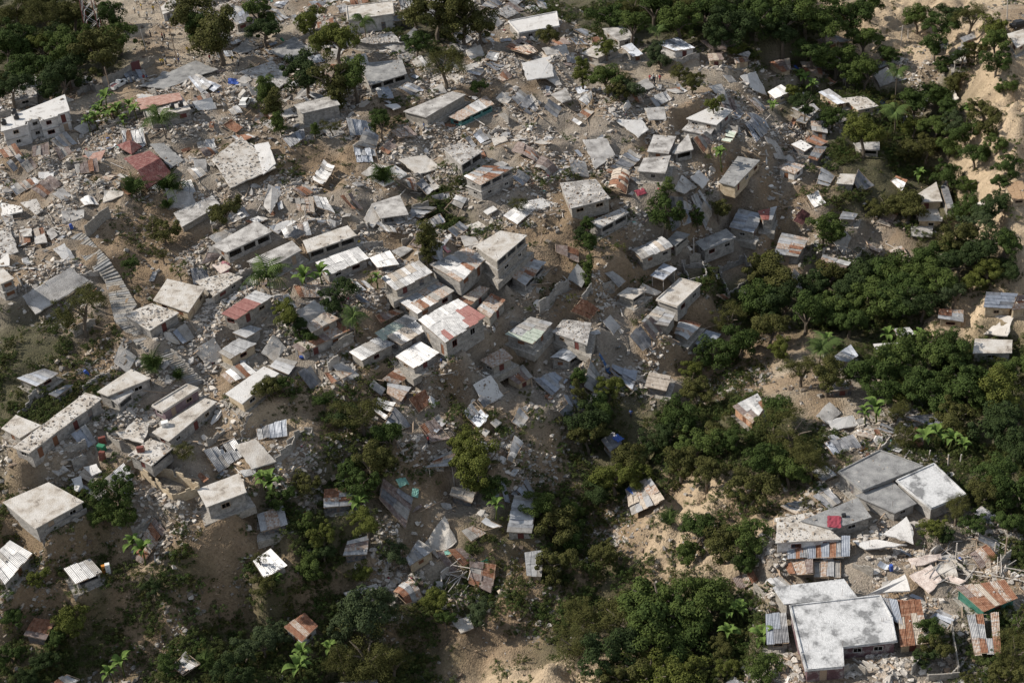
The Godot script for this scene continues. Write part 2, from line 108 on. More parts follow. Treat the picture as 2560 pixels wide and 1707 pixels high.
	["G",[-15.62,0.14,-241.58,-14.52,-0.86,-241.08,-10.27,-1.36,-244.98,-11.19,-0.71,-247.42],-1.81,"zd","g","","dark sheet roof flattened behind a small tree"],
	["H",[-36.08,2.35,-236.67,-34.91,2.27,-232.16,-26.18,2.29,-236.85,-28.02,2.37,-240.81],0.24,"ct","g","o","rounded cream slab roof over a wide dark gallery"],
	["H",[-45.53,2.91,-229.97,-40.83,2.9,-227.15,-35.86,2.99,-232.07,-37.8,3,-235.84],0.63,"c","g","","grey slab house with square windows behind a palm"],
	["T",[-33.52,1.09,-230.42,-31.32,0.61,-226.2,-24.12,0.73,-230.6,-26.14,1.21,-234.32],-1.09,"z","g","","long pale sheet roof house with one dark doorway"],
	["T",[-23.96,0.56,-231.06,-22.58,0.08,-228.32,-18.69,0.2,-228.33,-20.35,0.68,-232.72],-1.06,"zw","k","","small bright white sheet lean-to"],
	["G",[-38.56,3.56,-236.62,-37.2,2.41,-237.2,-35.61,2.61,-239.19,-37.41,4.06,-238.34],1.65,"zd","g","","dark sheet scrap beside the rounded cream slab"],
	["H",[-4.95,1.04,-230.87,-1.31,0.94,-224.87,4.56,0.93,-233.2,-0.24,1.04,-235.69],-3.01,"ct","g","2os","two storey house with smooth tan roof and open upper gallery"],
	["T",[-13.13,-0.44,-228.19,-8.07,-0.92,-222.15,-3.02,-0.8,-229.4,-6.58,-0.32,-233.02],-3.18,"zr","g","","large patched zinc roof abutting the smooth tan roof"],
	["T",[-21.7,0.17,-224.19,-19.22,-0.31,-220.25,-12.84,-0.19,-225.01,-15.19,0.29,-228.86],-1.93,"zg","g","","dull grey sheet roof house on the terrace step"],
	["T",[-19.46,-2.25,-220.57,-15.8,-2.73,-215.99,-9.3,-2.61,-222.03,-13.14,-2.13,-226.46],-4.75,"zr","g","","rust backed zinc roof house with arched windows"],
	["T",[-15.47,-2.32,-213.18,-10.99,-2.8,-205.98,-4.2,-2.68,-212.76,-8.66,-2.2,-218.5],-6.18,"zp","g","","large house with red panels on its grey sheet roof"],
	["T",[-8.78,-4,-221.29,-6.48,-4.48,-220,-3.13,-4.36,-224.74,-4.82,-3.88,-225],-6.1,"r","g","","tan rusted roof wedged behind the red panelled roof"],
	["T",[-5.51,-5.19,-219.51,-3.46,-5.67,-217.04,-0.45,-5.55,-222.1,-2.84,-5.07,-223.98],-7.61,"zr","g","","patched roof hut with a tall doorway beside red panelled roof"],
	["G",[-22.93,-2.57,-216.69,-22.11,-3.68,-215.66,-18.13,-3.94,-219.09,-19.55,-3.12,-218.74],-4.93,"r","g","","narrow rust roof over a gap between two houses"],
	["T",[-23.11,-3.95,-212.95,-21.64,-4.43,-211.04,-15.7,-4.31,-216.91,-17.92,-3.83,-217.62],-5.89,"gn","g","","long greenish grey roof sharing a wall with a hatched roof"],
	["T",[-21.04,-3.99,-211.62,-18.66,-4.47,-209.22,-14.4,-4.35,-212.89,-16.22,-3.87,-215.42],-6.25,"zg","g","","grey sheet roof with a square hatch frame on it"],
	["T",[-34.24,-0.56,-212.04,-33.29,-1.04,-210.4,-28.95,-0.92,-213.9,-31.3,-0.44,-215.85],-2.82,"tn","g","","cream sheet roof joined above a rust striped roof"],
	["T",[-36.77,-2.29,-208.8,-35.01,-2.77,-207.23,-27.38,-2.65,-212.61,-29.46,-2.17,-215.01],-4.47,"r","g","","rust striped roof of a house with a blue door"],
	["G",[-26.5,0.18,-219.33,-25.35,-1.22,-218.89,-23.84,-1.81,-219.38,-25.62,-0.14,-219.89],-2.39,"zb","g","","bluish sheets half hidden behind a dark round tree"],
	["T",[-6.04,4.22,-252.5,-3.19,3.74,-249.2,3.6,3.86,-254.87,-2.18,4.34,-255.85],0.2,"zr","g","2o","two storey block house with rusty roof and dark upper gallery"],
	["G",[-19.06,2.57,-256.69,-16.9,1.97,-254.19,-15.33,1.11,-254.63,-16.47,2.21,-258.27],0.24,"zr","g","","curled patched sheet near a steel grey roof panel"],
	["G",[-15.54,2,-256.14,-13.53,0.31,-253.97,-10.95,0.59,-256.1,-12.94,1.52,-260.3],-0.19,"zd","g","","steel grey roof panel lying on the debris slope"],
	["G",[-12.68,0.48,-253.02,-12.12,-0.19,-252.62,-9.11,-0.4,-252.61,-9.31,0.5,-254.09],-0.66,"zd","g","","small dark sheet lying below the steel grey panel"],
	["H",[12.01,0.81,-252.66,13.18,0.79,-241.99,20.83,0.87,-244.4,18.91,0.89,-252.65],-1.4,"c","g","r","wide rough slab house with a red door above the landslip"],
	["H",[16.19,-1.94,-241.13,18.15,-1.99,-238.51,24.07,-1.94,-243.4,22.96,-1.89,-245.27],-4.02,"c","g","ro","rubble covered terrace over a dark undercroft above the landslip"],
	["G",[20.98,-0.3,-251.11,24.19,-0.64,-248.38,25.71,0.44,-254.65,22.73,-0.31,-257.51],-1.87,"tr","g","","arched tan and rust sheet roof like a barrel"],
	["F",[33.6,-1.9,-250.67,35.48,-3.12,-250.83,38.65,-4.24,-255.11,35.89,-1.9,-256.22],-4.88,"c","g","r","broken white slab above an empty block cell"],
	["F",[37.43,-2.04,-255.23,39.68,-4.47,-254.89,41.7,-4.76,-258.8,39.88,-3.06,-260.07],-6.01,"cw","g","","rounded white slab fragment leaning on the empty cell"],
	["G",[3.1,1.81,-254.42,4.93,0.49,-253.42,6.56,1.12,-255.28,4.41,2.72,-256.04],0.13,"zb","g","","sky blue sheet beside the brown ribbed strips"],
	["T",[23.64,-7.03,-237.98,25.18,-7.51,-235.06,31.52,-7.39,-238.52,29.72,-6.91,-241.58],-9.29,"zg","g","","grey wavy sheet house with a window and open bay"],
	["H",[30.91,-8.58,-243.08,32.24,-8.64,-240.82,35.61,-8.6,-244.75,33.26,-8.54,-246.4],-10.19,"cg","g","o","dark roofed cell behind the wavy sheet house"],
	["H",[36.74,-11.19,-246.19,37.94,-11.22,-242.61,44.73,-11.16,-246.28,43.48,-11.12,-249.96],-13.41,"cg","g","","dark grey slab house with orange door at its end"],
	["T",[44.07,-11.12,-250.28,48.43,-11.6,-248.09,51.44,-11.48,-254.85,47.22,-11,-257.1],-13.46,"zb","g","","slate blue sheet roof house with a red door"],
	["T",[50.44,-10.29,-254.18,50.76,-10.77,-251.41,52.57,-10.65,-250.9,54.39,-10.17,-255.07],-13.35,"rd","g","","narrow tall house with red and white roof"],
	["R",[40.54,-14.78,-243.31,40.87,-14.78,-233.89,47.12,-14.78,-239.97,46.45,-14.78,-246.4],-16.98,"c","g","","roofless block house with jagged open walls"],
	["R",[33.17,-11.42,-240.55,33.67,-11.42,-234.35,37.52,-11.42,-235.62,37.44,-11.42,-240.14],-13.42,"c","g","","smaller roofless cell with broken wall tops"],
	["P",[26.44,-9.76,-232.9,28.6,-10.02,-231.15,31.51,-9.96,-234.65,29.47,-9.7,-236.62],-12.26,"zb","g","","neat blue sheet shelter on posts over stored goods"],
	["H",[19.77,-10.3,-228.23,22.38,-10.31,-226.06,25.29,-10.22,-228.81,21.89,-10.21,-230.2],-12.02,"ct","g","o","wavy slab roof over a dark carport like room"],
	["F",[23.81,-10.46,-229.67,26.89,-11.79,-229.18,28.06,-11.5,-229.65,24.72,-9.73,-230.41],-12.7,"ct","g","r","buckled slab piled with rubble beside the wavy slab roof"],
	["H",[26.6,-11.43,-226.93,30.08,-11.47,-223.71,35.63,-11.4,-230.78,32.03,-11.37,-233.57],-13.82,"ct","g","p","flat tan roofed house with raised rim and barred window"],
	["F",[11.08,-6.85,-229.68,13.4,-7.39,-227.27,14.64,-6.48,-229.56,13.13,-4.92,-231.49],-8.34,"cg","g","","plain grey slab tipped beside the columnar tree"],
	["G",[17.25,-6.83,-230.05,19.35,-9.72,-228.69,21.75,-8.85,-230.28,19.31,-6.8,-230.77],-10.41,"zr","g","","rust and silver roof collapsed below a plain grey slab"],
	["G",[9.48,-3.83,-234.68,13.4,-5.32,-232.52,13.57,-4.14,-234.83,9.64,-2.95,-235.93],-5.68,"br","g","","long brown roof remains at the foot of the landslip"],
	["T",[0.74,-3.92,-227.83,3.26,-4.4,-224.73,7.45,-4.28,-231.86,3.42,-3.8,-233.39],-6.18,"zr","g","o","brownish sheet house with laundry in its yard"],
	["G",[10.8,-7.93,-220.24,14.15,-9.91,-220.24,16.03,-9.81,-223.41,13.05,-7.72,-223.73],-11.17,"rz","g","","roof half brown half silver over a collapsed wall"],
	["T",[-1.01,-8.49,-215.74,3.5,-8.97,-212.56,7.32,-8.85,-218.36,3.65,-8.37,-220.24],-10.59,"gn","g","","sheet roof with a square pale green panel"],
	["H",[7.16,-9.87,-217.13,12.79,-9.92,-212.03,14.22,-9.88,-218.92,9.39,-9.82,-220.97],-11.95,"c","g","r","roof buried in white stones behind a bare terrace wall"],
	["T",[23.21,-11.69,-220.53,27.64,-12.17,-219.04,29.63,-12.05,-222.69,26.52,-11.57,-224.91],-13.71,"zg","g","","greyish hut with a rust corner below the rimmed tan roof"],
	["T",[29.02,-15.03,-220.93,31.08,-15.51,-219.15,34.31,-15.39,-223.47,30.58,-14.91,-224.87],-16.65,"zr","g","","curled pale and rust roof beside the grey ravine hut"],
	["T",[31.92,-17.01,-220.95,34.58,-17.49,-218,37.71,-17.37,-222.66,34.43,-16.89,-224.33],-18.63,"zb","g","","plain grey ravine hut at the tree edge"],
	["G",[20.73,-13.52,-218.26,22.75,-15.79,-216.44,25.06,-15.02,-217.68,22.89,-12.39,-219.71],-16.11,"zd","g","","dark ribbed roof tipped steeply downhill"],
	["G",[23.23,-12.2,-219.34,25.08,-14.83,-217.74,26.96,-14.23,-220.05,24.78,-11.64,-220.71],-15.41,"br","g","","brown ribbed roof overlapping the dark ribbed one"],
	["G",[38.42,-15.16,-231.45,41.37,-18.5,-233.24,42.79,-18.73,-234.33,41.37,-17.53,-235.58],-19.96,"r","g","","small rust ribbed roof under the roofless block house"],
	["G",[42.87,-17.65,-235.89,43.72,-18.46,-234.89,45.91,-18.06,-235.61,44.48,-17.66,-236.81],-20.02,"z","g","","pale ribbed sheet beside trees below the roofless block house"],
	["H",[67.02,-8.59,-259.33,70.14,-8.66,-258.33,71.82,-8.63,-262.49,68.72,-8.56,-263.25],-10.37,"ct","g","o","small tan slab house with open dark front"],
	["G",[70.5,-9.05,-259.27,71.69,-10.84,-258.48,74.99,-10.82,-260.35,72.17,-8.03,-262.67],-11.42,"zd","g","","grey sheet wing drooping off the small tan slab"],
	["G",[78.88,-10.9,-262.59,80.19,-11.64,-259.19,82.1,-11.1,-262.3,80.66,-11.33,-265.01],-12.48,"zr","g","","grey and orange sheet scrap above the tree clump"],
	["H",[81.47,-11.3,-255.69,81.02,-11.3,-253.7,86.37,-11.2,-252.63,87.61,-11.2,-260.84],-13.49,"ct","t","","clean cream double roof section that narrows uphill"],
	["H",[82.81,-13.11,-256.18,80.86,-13.11,-249.3,85.18,-13.02,-248.15,87.38,-13.01,-255.33],-15.14,"ct","t","","clean cream double roof section with square shape"],
	["T",[87.61,-10.94,-257.94,86.51,-11.42,-249.83,87.86,-11.3,-249.78,89.23,-10.82,-259.75],-12.72,"zd","g","","grey side shed hugging the clean cream double roof"],
	["F",[79.48,-14.28,-249.42,78.89,-15.23,-247.3,82.88,-15.3,-246.42,83.74,-14.35,-248.69],-15.97,"c","g","","plain square slab in front of the cream double roof"],
	["T",[65.68,-11.89,-250.9,68.54,-12.37,-250.76,69.89,-12.25,-252.75,67.04,-11.77,-253.47],-13.83,"z","g","o","whitish hut on stilts above a spill of stones"],
	["G",[56.84,-11.8,-251.86,58.57,-12.56,-250.9,60.38,-11.2,-252.5,58.69,-9.84,-252.76],-13.15,"mr","g","","dark maroon sheet roof on the slope"],
	["T",[51.48,-13.75,-243.17,55.82,-14.23,-241.9,59.16,-14.11,-248.09,54.47,-13.63,-250.57],-16.01,"zr","g","","lone hut with zinc roof and rust back on bare earth"],
	["G",[59.55,-16.35,-241.54,62.96,-17.66,-238.99,65.85,-16.41,-241.67,61.31,-15.95,-244.7],-18.98,"rz","g","","large patchwork rust roof under the dark ravine trees"],
	["G",[56.08,-17.61,-238.38,59.07,-18.73,-235.46,62.61,-17.95,-238.33,59.08,-17.3,-241.18],-19.85,"rz","g","","lower patchwork rust roof sinking into ravine trees"],
	["G",[69.87,-16.6,-246.76,71.5,-16.9,-243.97,73.06,-17.06,-245.86,71.25,-16.49,-248.02],-17.87,"r","g","","striped rust sheet on the spill of stones"],
	["G",[71.85,-17.07,-242.08,72.25,-16.92,-239.67,74.83,-17.1,-240.72,73.52,-17.16,-243.6],-17.93,"z","g","","grey sheet scrap touching the dark ravine trees"],
	["T",[80.24,-8.09,-209.22,84.83,-8.57,-208.63,87.17,-8.45,-212.83,82.09,-7.97,-213.53],-10.35,"zb","t","","blue grey roof house over a cream courtyard"],
	["T",[84.42,-8.01,-207.34,87.1,-8.49,-208.25,88.41,-8.37,-212.1,86.58,-7.89,-211.28],-10.27,"r","t","","rust roof joined to the blue grey courtyard house"],
	["F",[79.58,-13.01,-207.74,83.04,-11.87,-204.5,85.08,-10.33,-207.73,81.11,-11.1,-210.73],-13.28,"ct","g","","cream courtyard floor slab in front of the blue grey house"],
	["H",[76.03,-11.47,-200.78,82.28,-11.51,-199.9,83.6,-11.44,-203.56,77.69,-11.41,-204.9],-13.38,"ct","g","o","cream slab house with a dark open front by the courtyard"],
	["T",[73.72,-11.56,-212.27,77.64,-12.04,-211.09,78.81,-11.92,-214.61,74.6,-11.44,-214.97],-13.34,"rz","t","","rust and white striped hut at the ravine rim"],
	["T",[93.66,-2.14,-240.73,93.45,-2.62,-235.14,95.89,-2.5,-235.05,97.12,-2.02,-241.1],-4.08,"th","t","","thatch brown hut roof on the sunny bank"],
	["F",[90.82,-9.99,-247.12,90.38,-8.92,-242.76,91.59,-5.66,-239.83,91.61,-6.51,-243.44],-10.67,"ct","g","","tan slab propped on the sunny bank near the thatch hut"],
	["T",[66.61,-14.22,-214.38,67.28,-14.7,-212.18,70.04,-14.58,-212.56,69.29,-14.1,-214.07],-16,"zb","g","","bluish hut poking out of banana leaves"],
	["H",[62.42,-15.12,-211.67,62.43,-15.17,-209.5,67.84,-15.12,-208.65,67.83,-15.07,-211.33],-16.88,"cw","w","","white roofed house behind the big round trees"],
	["T",[54.05,-14.88,-207.98,56.97,-15.36,-207.18,59.02,-15.24,-208.67,58.37,-14.76,-211.49],-16.82,"zb","g","","blue grey and rust gable hut in the trees"],
	["T",[50.81,-14.23,-200.48,51.81,-14.71,-198.45,55.79,-14.59,-198.4,55.64,-14.11,-200.12],-16.01,"zr","k","","hut with a red and yellow panel at its corner"],
	["T",[61.44,-14.3,-189.05,65.9,-14.78,-186.17,68.8,-14.66,-188.34,65.74,-14.18,-188.77],-15.76,"zd","g","","dark grey roof shaded under tall trees"],
	["G",[47.36,-12.33,-181.97,48.34,-13.67,-180.5,49.82,-13.51,-181.03,48.77,-13.16,-183.13],-14.45,"zd","g","","little grey roof next to a heap of bright household goods"],
	["H",[46.94,-11.62,-173.56,49.47,-11.69,-168.55,59.95,-11.66,-172.92,54.47,-11.59,-177.76],-14.04,"cg","g","p","big mottled grey flat roof with raised kerb"],
	["H",[54.85,-11.61,-170.21,58.07,-11.69,-163.09,64.06,-11.67,-165.54,61.55,-11.59,-173.38],-14.04,"cp","g","p","whitewashed half of the joined grey flat roofs"],
	["H",[48.35,-12.21,-168.47,53.05,-12.28,-163.7,56.69,-12.25,-165.36,54.74,-12.18,-170.56],-14.15,"cg","g","","sagging lower part of the joined grey flat roofs"],
	["H",[39.22,-12.02,-163.74,43.27,-12.07,-161.37,49.46,-12.02,-163.08,48.61,-11.97,-167.64],-14.1,"cg","g","","grey flat roof with a crimson cloth spread on it"],
	["H",[36.09,-12.38,-165.14,34.8,-12.43,-159.93,44.21,-12.38,-159.32,41.28,-12.33,-165.79],-14.62,"ct","w","r","cream roof with small pipes above a striped tin slope"],
	["G",[36.04,-14.56,-162.34,35.58,-15.33,-158.88,44.56,-13.49,-156.09,45.46,-13.21,-159.82],-17.32,"rs","g","","tall sheet slope striped in rust and blue grey"],
	["G",[35.73,-16.12,-159.52,36.13,-16.02,-156.21,39.21,-14.92,-154.78,39.76,-14.65,-157.97],-17.17,"r","g","","rusty sheets dropping off the striped tin slope"],
	["G",[39.9,-14.42,-157.58,39.39,-15.02,-154.88,42.72,-14.18,-153.47,43.52,-14,-156.82],-15.79,"zr","g","","silver ribbed panel below the striped tin slope"],
	["H",[32.63,-12.54,-151.08,33.51,-12.6,-147.65,43.61,-12.56,-147.5,42.6,-12.5,-151.36],-14.79,"cp","g","","whitewashed roof with a broken corner"],
	["F",[44.68,-13.43,-148.61,47.29,-13.38,-148.84,50.82,-12.44,-147.76,50.8,-11.9,-150.47],-14.67,"cw","g","","leaning white slab wedge behind the largest white roof"],
	["H",[34.05,-12.32,-147.07,33.64,-12.32,-137.97,33.6,-12.32,-134.85,38.45,-12.32,-134.79,39.13,-12.32,-138.22,46.56,-12.32,-138.42,47.13,-12.32,-142.94,46.69,-12.32,-147.35],-14.72,"cp","m","ps","largest whitewashed flat roof over maroon doors"],
	["T",[48.52,-12.4,-145.88,46.88,-12.88,-138.15,50.59,-12.76,-138.12,51.53,-12.28,-145.55],-14.5,"r","t","","long rust orange ribbed roof beside the largest white roof"],
	["T",[46.57,-12.29,-146.9,46.6,-12.77,-143.59,48.1,-12.65,-141.6,48.47,-12.17,-145.75],-14.55,"zd","t","","slate sheets strip between white roof and rust orange roof"],
	["T",[56.82,-11.93,-147.02,59.13,-12.41,-142.53,64.22,-12.29,-144.22,63.45,-11.81,-147.36],-14.03,"r","n","","rust brown roof with a blue edge over a green wall"],
	["G",[57.04,-12.89,-142.69,55.94,-13.13,-135.9,59.03,-12.64,-135.09,61.12,-12.88,-142.23],-14.18,"rz","g","","sheet roof split between brown rust and pale zinc"],
	["T",[31.09,-14.64,-148.1,30.25,-15.12,-143.05,33.2,-15,-142.73,33.83,-14.52,-147.92],-16.58,"zb","g","","pale blue sheet roof beside the largest white roof"],
	["F",[52.6,-13.34,-154.99,52.51,-13.39,-153.01,57.26,-13.54,-154.55,57.25,-13.15,-155.15],-14.03,"pk","g","","pinkish slab strip on top of the stone heap"],
	["F",[51.74,-13.4,-151.33,53.46,-13.61,-147.79,55.84,-13.39,-149.84,55.28,-13.39,-153.07],-14.13,"pk","g","","wide pinkish slab cracked under loose poles"],
	["F",[55,-13,-152.21,56.72,-13.48,-150.71,58.11,-12.82,-150.01,58.32,-13.22,-153.57],-14.02,"ct","g","","tan slab wedged beside a tangle of poles"],
	["F",[56.44,-13.14,-150.37,57.93,-13.23,-148.83,58.98,-12.94,-149.13,57.51,-12.96,-150.47],-14.03,"pk","g","","small pale pink slab with clean edges"],
	["F",[50.42,-12.93,-160.24,54.06,-12.9,-157.54,54.79,-12.68,-160.75,54.57,-12.58,-163.11],-14.13,"cw","g","","bright white gable slab leaning over with a slot"],
	["F",[46,-13.61,-160.01,47.27,-13.37,-157.65,53.06,-12.95,-157.28,49.33,-13.43,-159.56],-14.29,"cw","g","","long white fallen beam slab below the leaning gable"],
	["T",[-81.17,-0.06,-203.57,-77.58,-0.54,-201.3,-74.64,-0.42,-204.41,-77.06,0.06,-205.4],-1.84,"zb","g","","blue grey shed roof next to spilled belongings"],
	["T",[-75.43,-1.16,-199.66,-74.23,-1.64,-199.22,-72.02,-1.52,-202.09,-72.96,-1.04,-201.55],-2.94,"zb","g","","narrow broken cell with a bluish sheet"],
	["H",[-77.95,-1.01,-185.55,-75,-1.03,-183.59,-66.17,-0.95,-196.59,-69.2,-0.93,-198.75],-3.22,"ct","g","r","very long slab house with three dark windows in a row"],
	["H",[-81.48,-1.77,-192.1,-77.84,-1.79,-188.95,-75.12,-1.7,-191.85,-79.89,-1.69,-195.4],-3.34,"ct","g","","square dusty slab behind the very long house"],
	["H",[-67.38,-1.06,-198.78,-65.38,-1.13,-197.33,-59.06,-1.11,-201.33,-62.78,-1.03,-204.56],-3.4,"ct","g","","pale slab house with a step in its roof by the stairs"],
	["H",[-65.69,-1.81,-198.19,-63.71,-1.88,-195.84,-61.62,-1.85,-199.11,-62.47,-1.78,-200.08],-3.83,"c","g","o","small lower slab with a dark slit under it"],
	["H",[-58.7,-3.27,-196.51,-56.58,-3.38,-194.51,-51.39,-3.38,-200.36,-53.61,-3.28,-201.83],-5.41,"ct","p","p","long tan roof over a purple wall with round windows"],
	["H",[-57.88,-4.17,-190.51,-54.83,-4.26,-187.71,-48.36,-4.25,-197.38,-50.44,-4.16,-198.67],-6.29,"ct","g","","long tan roof with a white box and a grey block wall"],
	["H",[-60.58,-3.77,-184.48,-56.45,-3.79,-181.12,-53.6,-3.71,-185.24,-57.76,-3.69,-188.13],-5.34,"ct","g","ro","broken slab with a toppled dresser and dark room below"],
	["R",[-59.56,-5.53,-184.12,-53.31,-5.53,-176.99,-49.29,-5.53,-179.01,-55.59,-5.53,-183.5],-7.73,"c","t","","roofless room with a clean tan wall corner"],
	["H",[-50,-7.45,-179.02,-47.95,-7.47,-174.42,-42.13,-7.38,-177.06,-43.8,-7.37,-181.97],-10.14,"ct","g","","cube like house with a hole in its wall above the green slope"],
	["H",[-79.38,-6.34,-179.04,-72.8,-6.36,-171.82,-66.61,-6.28,-177.14,-73.15,-6.26,-182.87],-8.47,"ct","g","","tan roofed house with two red doors and a low front wall"],
	["F",[-63.17,-4.53,-190.7,-58.85,-4.2,-187.86,-58.67,-4.32,-193.18,-60.86,-3.87,-194.4],-5.5,"ct","g","r","tan slab tilted beside a purple walled house"],
	["T",[-48.96,-1.74,-208.28,-46.85,-2.22,-206.5,-42.82,-2.1,-210.26,-45.92,-1.62,-211.76],-3.92,"zg","t","","grey sheet roof on a house with a smashed corner"],
	["H",[-46.75,-2.79,-197.33,-43.69,-2.81,-193.97,-38.37,-2.73,-201.6,-41.09,-2.71,-204.11],-4.84,"cw","t","","bright white roof over a tan wall beside a forked tree"],
	["T",[-27.35,-4.33,-208.42,-25.32,-4.81,-206.14,-19.9,-4.69,-210.17,-22.56,-4.21,-212.12],-6.67,"zg","g","","house with pale ribbed roof and broken front windows"],
	["T",[-19.66,-5.34,-207.11,-16.68,-5.82,-203.87,-12.37,-5.7,-207.54,-15.62,-5.22,-210.91],-7.28,"zw","g","","brilliant white sheet roof with small scribbles of junk"],
	["G",[-31.47,-4.74,-203.7,-30.17,-5.4,-201.09,-26.87,-5.46,-203.64,-28.62,-4.95,-203.99],-6.51,"r","g","","orange rust sheet sagging over a pile of clothes"],
	["T",[-40.26,-3.31,-204.71,-37.2,-3.79,-202.64,-35.78,-3.67,-205.77,-39.07,-3.19,-207.1],-4.77,"zr","k","","small brownish sheet hut behind a forked tree"],
	["G",[-22.09,-7.66,-204.27,-19.66,-8.64,-203.68,-17.35,-7.62,-204.86,-19.69,-7.12,-206.49],-9.49,"r","g","","tan rusted sheets below the brilliant white roof"],
	["T",[-21.41,-8.42,-201.27,-19.09,-8.9,-199.22,-17.48,-8.78,-202.71,-21.26,-8.3,-203.94],-10.2,"zr","k","","rust streaked porch sheet above a silvery sheet"],
	["G",[-23.53,-9.46,-197.82,-21.71,-9.52,-195.78,-20.04,-9.31,-199.18,-22.84,-9.14,-200.66],-10.85,"zw","g","","silvery white sheet tilted next to an olive tree"],
	["T",[-5.66,-9.4,-209.77,-3.73,-9.88,-207.82,-0.09,-9.76,-210.02,-1.79,-9.28,-212.65],-11.5,"zr","g","","little house with rust striped roof and white laundry"],
	["G",[-9.17,-11.91,-198.25,-6.75,-12.78,-194.94,-5.03,-12.77,-197.82,-7.26,-11.76,-201.29],-13.22,"zb","g","","square steel blue roof lying flat on the slope"],
	["G",[-6.71,-11.62,-201.16,-5.73,-12.51,-200.21,-4.62,-12.8,-201.53,-6.01,-11.4,-202.32],-13.23,"zb","g","","smaller steel blue sheet above the square one"],
	["P",[-15.42,-13.34,-186.44,-11.1,-13.59,-186.79,-10.66,-13.53,-191.09,-14.09,-13.27,-188.41],-15.43,"zr","k","","rust striped lean-to on posts above a gully"],
	["T",[-31.34,-13.24,-178.81,-27.17,-13.72,-179.43,-27.23,-13.6,-183.6,-31.51,-13.12,-183.11],-14.94,"rz","k","","checkered rust and silver roof hut in the bushes"],
	["G",[-23.03,-14.72,-181.64,-19.31,-18.21,-177.86,-17.94,-16.46,-183,-22.26,-13.57,-184.73],-18.56,"zp2","g","","big purplish grey sheet roof spread down the slope"],
	["T",[-12.13,-17.14,-183.78,-8.76,-17.62,-181.95,-7.79,-17.5,-184.94,-11.73,-17.02,-185.64],-18.76,"tn","k","","dusty tan sheet hut by a heap of sticks"],
	["F",[-45,-6.7,-188.1,-42.15,-8.47,-183.81,-38.38,-8.26,-184.89,-41.48,-6.13,-188.35],-9.69,"ct","g","","smooth tan slab tilting off a sandy rubble bank"],
	["G",[-2.68,-16.1,-190.07,-1.88,-16.53,-189.81,0.16,-15.63,-193.32,-1.12,-14.58,-194.35],-17.77,"zr","g","","striped pale sheet over a gully edge"],
	["T",[6.29,-12.25,-212.66,9.4,-12.73,-211.65,13.29,-12.61,-215.78,8.77,-12.13,-215.14],-14.59,"zw","g","o","white sheet roof with curled tip on a narrow block house"],
	["T",[-1.67,-12.68,-209.28,0.4,-13.16,-206.82,2.94,-13.04,-208.52,1.48,-12.56,-211.74],-14.46,"br","t","","brown roofed hut with a barred window on a cut bank"],
	["G",[3.16,-13.72,-208.31,5.79,-14.81,-204.39,8.95,-15.29,-209.27,6.95,-14.07,-210.5],-15.79,"zb","g","","dusky blue sheet roof flat among stones"],
	["G",[16.61,-16.03,-212.42,19.9,-17.33,-207.72,21.24,-17.09,-213.18,17.31,-15.88,-214.47],-18,"zb","g","","steel roof with one bright panel beside a blue cloth"],
	["T",[22.05,-16.46,-207.43,25.42,-16.94,-206.08,26.85,-16.82,-210.14,23.21,-16.34,-211.23],-18.32,"tn","k","","tan rusted hut alone at the ravine shoulder"],
	["G",[11.46,-17.77,-204.41,12.06,-18.19,-204.09,14.29,-17.2,-207.18,12.95,-16.66,-207.61],-19.01,"z","g","","grey sheet wedge between two slim trees"],
	["G",[6.69,-15.3,-200.96,7.85,-17.29,-201.02,9.75,-17.14,-203.65,8.31,-15.26,-202.85],-17.74,"zb","g","","grey sheet dropped in the landslip below slim trees"],
	["T",[35.34,-14.98,-197.19,37.75,-15.46,-192.71,40.67,-15.34,-196.65,39.92,-14.86,-199.87],-17,"rz","o","","brown patched roof hut with orange brick side"],
	["T",[13.37,-20.5,-198.9,14.51,-20.98,-196.02,16.75,-20.86,-197.92,15.59,-20.38,-200.54],-22.68,"zb","g","","hut with a violet tarp on its roof in the gully"],
	["G",[16.1,-21.59,-186.38,16.24,-21.82,-180.31,21.29,-17.41,-177.95,19.98,-20.01,-187.33],-22.89,"pt","g","","tan patchwork roof with a bright blue tarp"],
	["T",[-3.58,-19.18,-176.03,0.1,-19.66,-175.79,1.76,-19.54,-183.95,-2.01,-19.06,-184.48],-21.12,"z","g","","pale zinc roof hut beside dense dark trees"],
	["T",[-80.76,-10.49,-170.73,-77.13,-10.97,-165.5,-74.37,-10.85,-171.56,-78.27,-10.37,-174.47],-12.67,"z","g","","large pale zinc roof hut under the red doored tan house"],
	["T",[-69.44,-12.13,-169.01,-67.16,-12.61,-165.89,-63.61,-12.49,-167.74,-65.8,-12.01,-170.54],-14.23,"z","g","o","block hut with zinc roof and fridges outside"],
	["T",[-74.9,-17.23,-161.09,-71.71,-17.71,-160.15,-71.03,-17.59,-163.88,-74.08,-17.11,-164.37],-19.17,"rz","k","","tin walled shack with rust roof and blue black walls"],
	["G",[-53.55,-21.84,-156.59,-51.31,-20.96,-153.61,-49.32,-21.51,-156.25,-51.63,-20.99,-158.33],-22.56,"zr","g","","rust and white sheet roof sunk in bushes below a bare bank"],
	["G",[-70.05,-20.84,-154.49,-68.22,-21.21,-153.51,-66.73,-21.76,-155.65,-68.55,-21.04,-156.16],-22.76,"zr","g","","small rusty roof corner on a sandy bank below dark bushes"],
	["T",[-41.38,-12.3,-177.5,-40.56,-12.78,-173.96,-36.65,-12.66,-175.03,-37.55,-12.18,-179],-14,"zr","k","","zinc roof hut with rust stripe near banana leaves"],
	["T",[-28.54,-16.87,-171.43,-25.05,-17.35,-171.77,-24.87,-17.23,-175.86,-27.98,-16.75,-174.47],-18.57,"rz","k","","rust striped hut roof framed by green vines"],
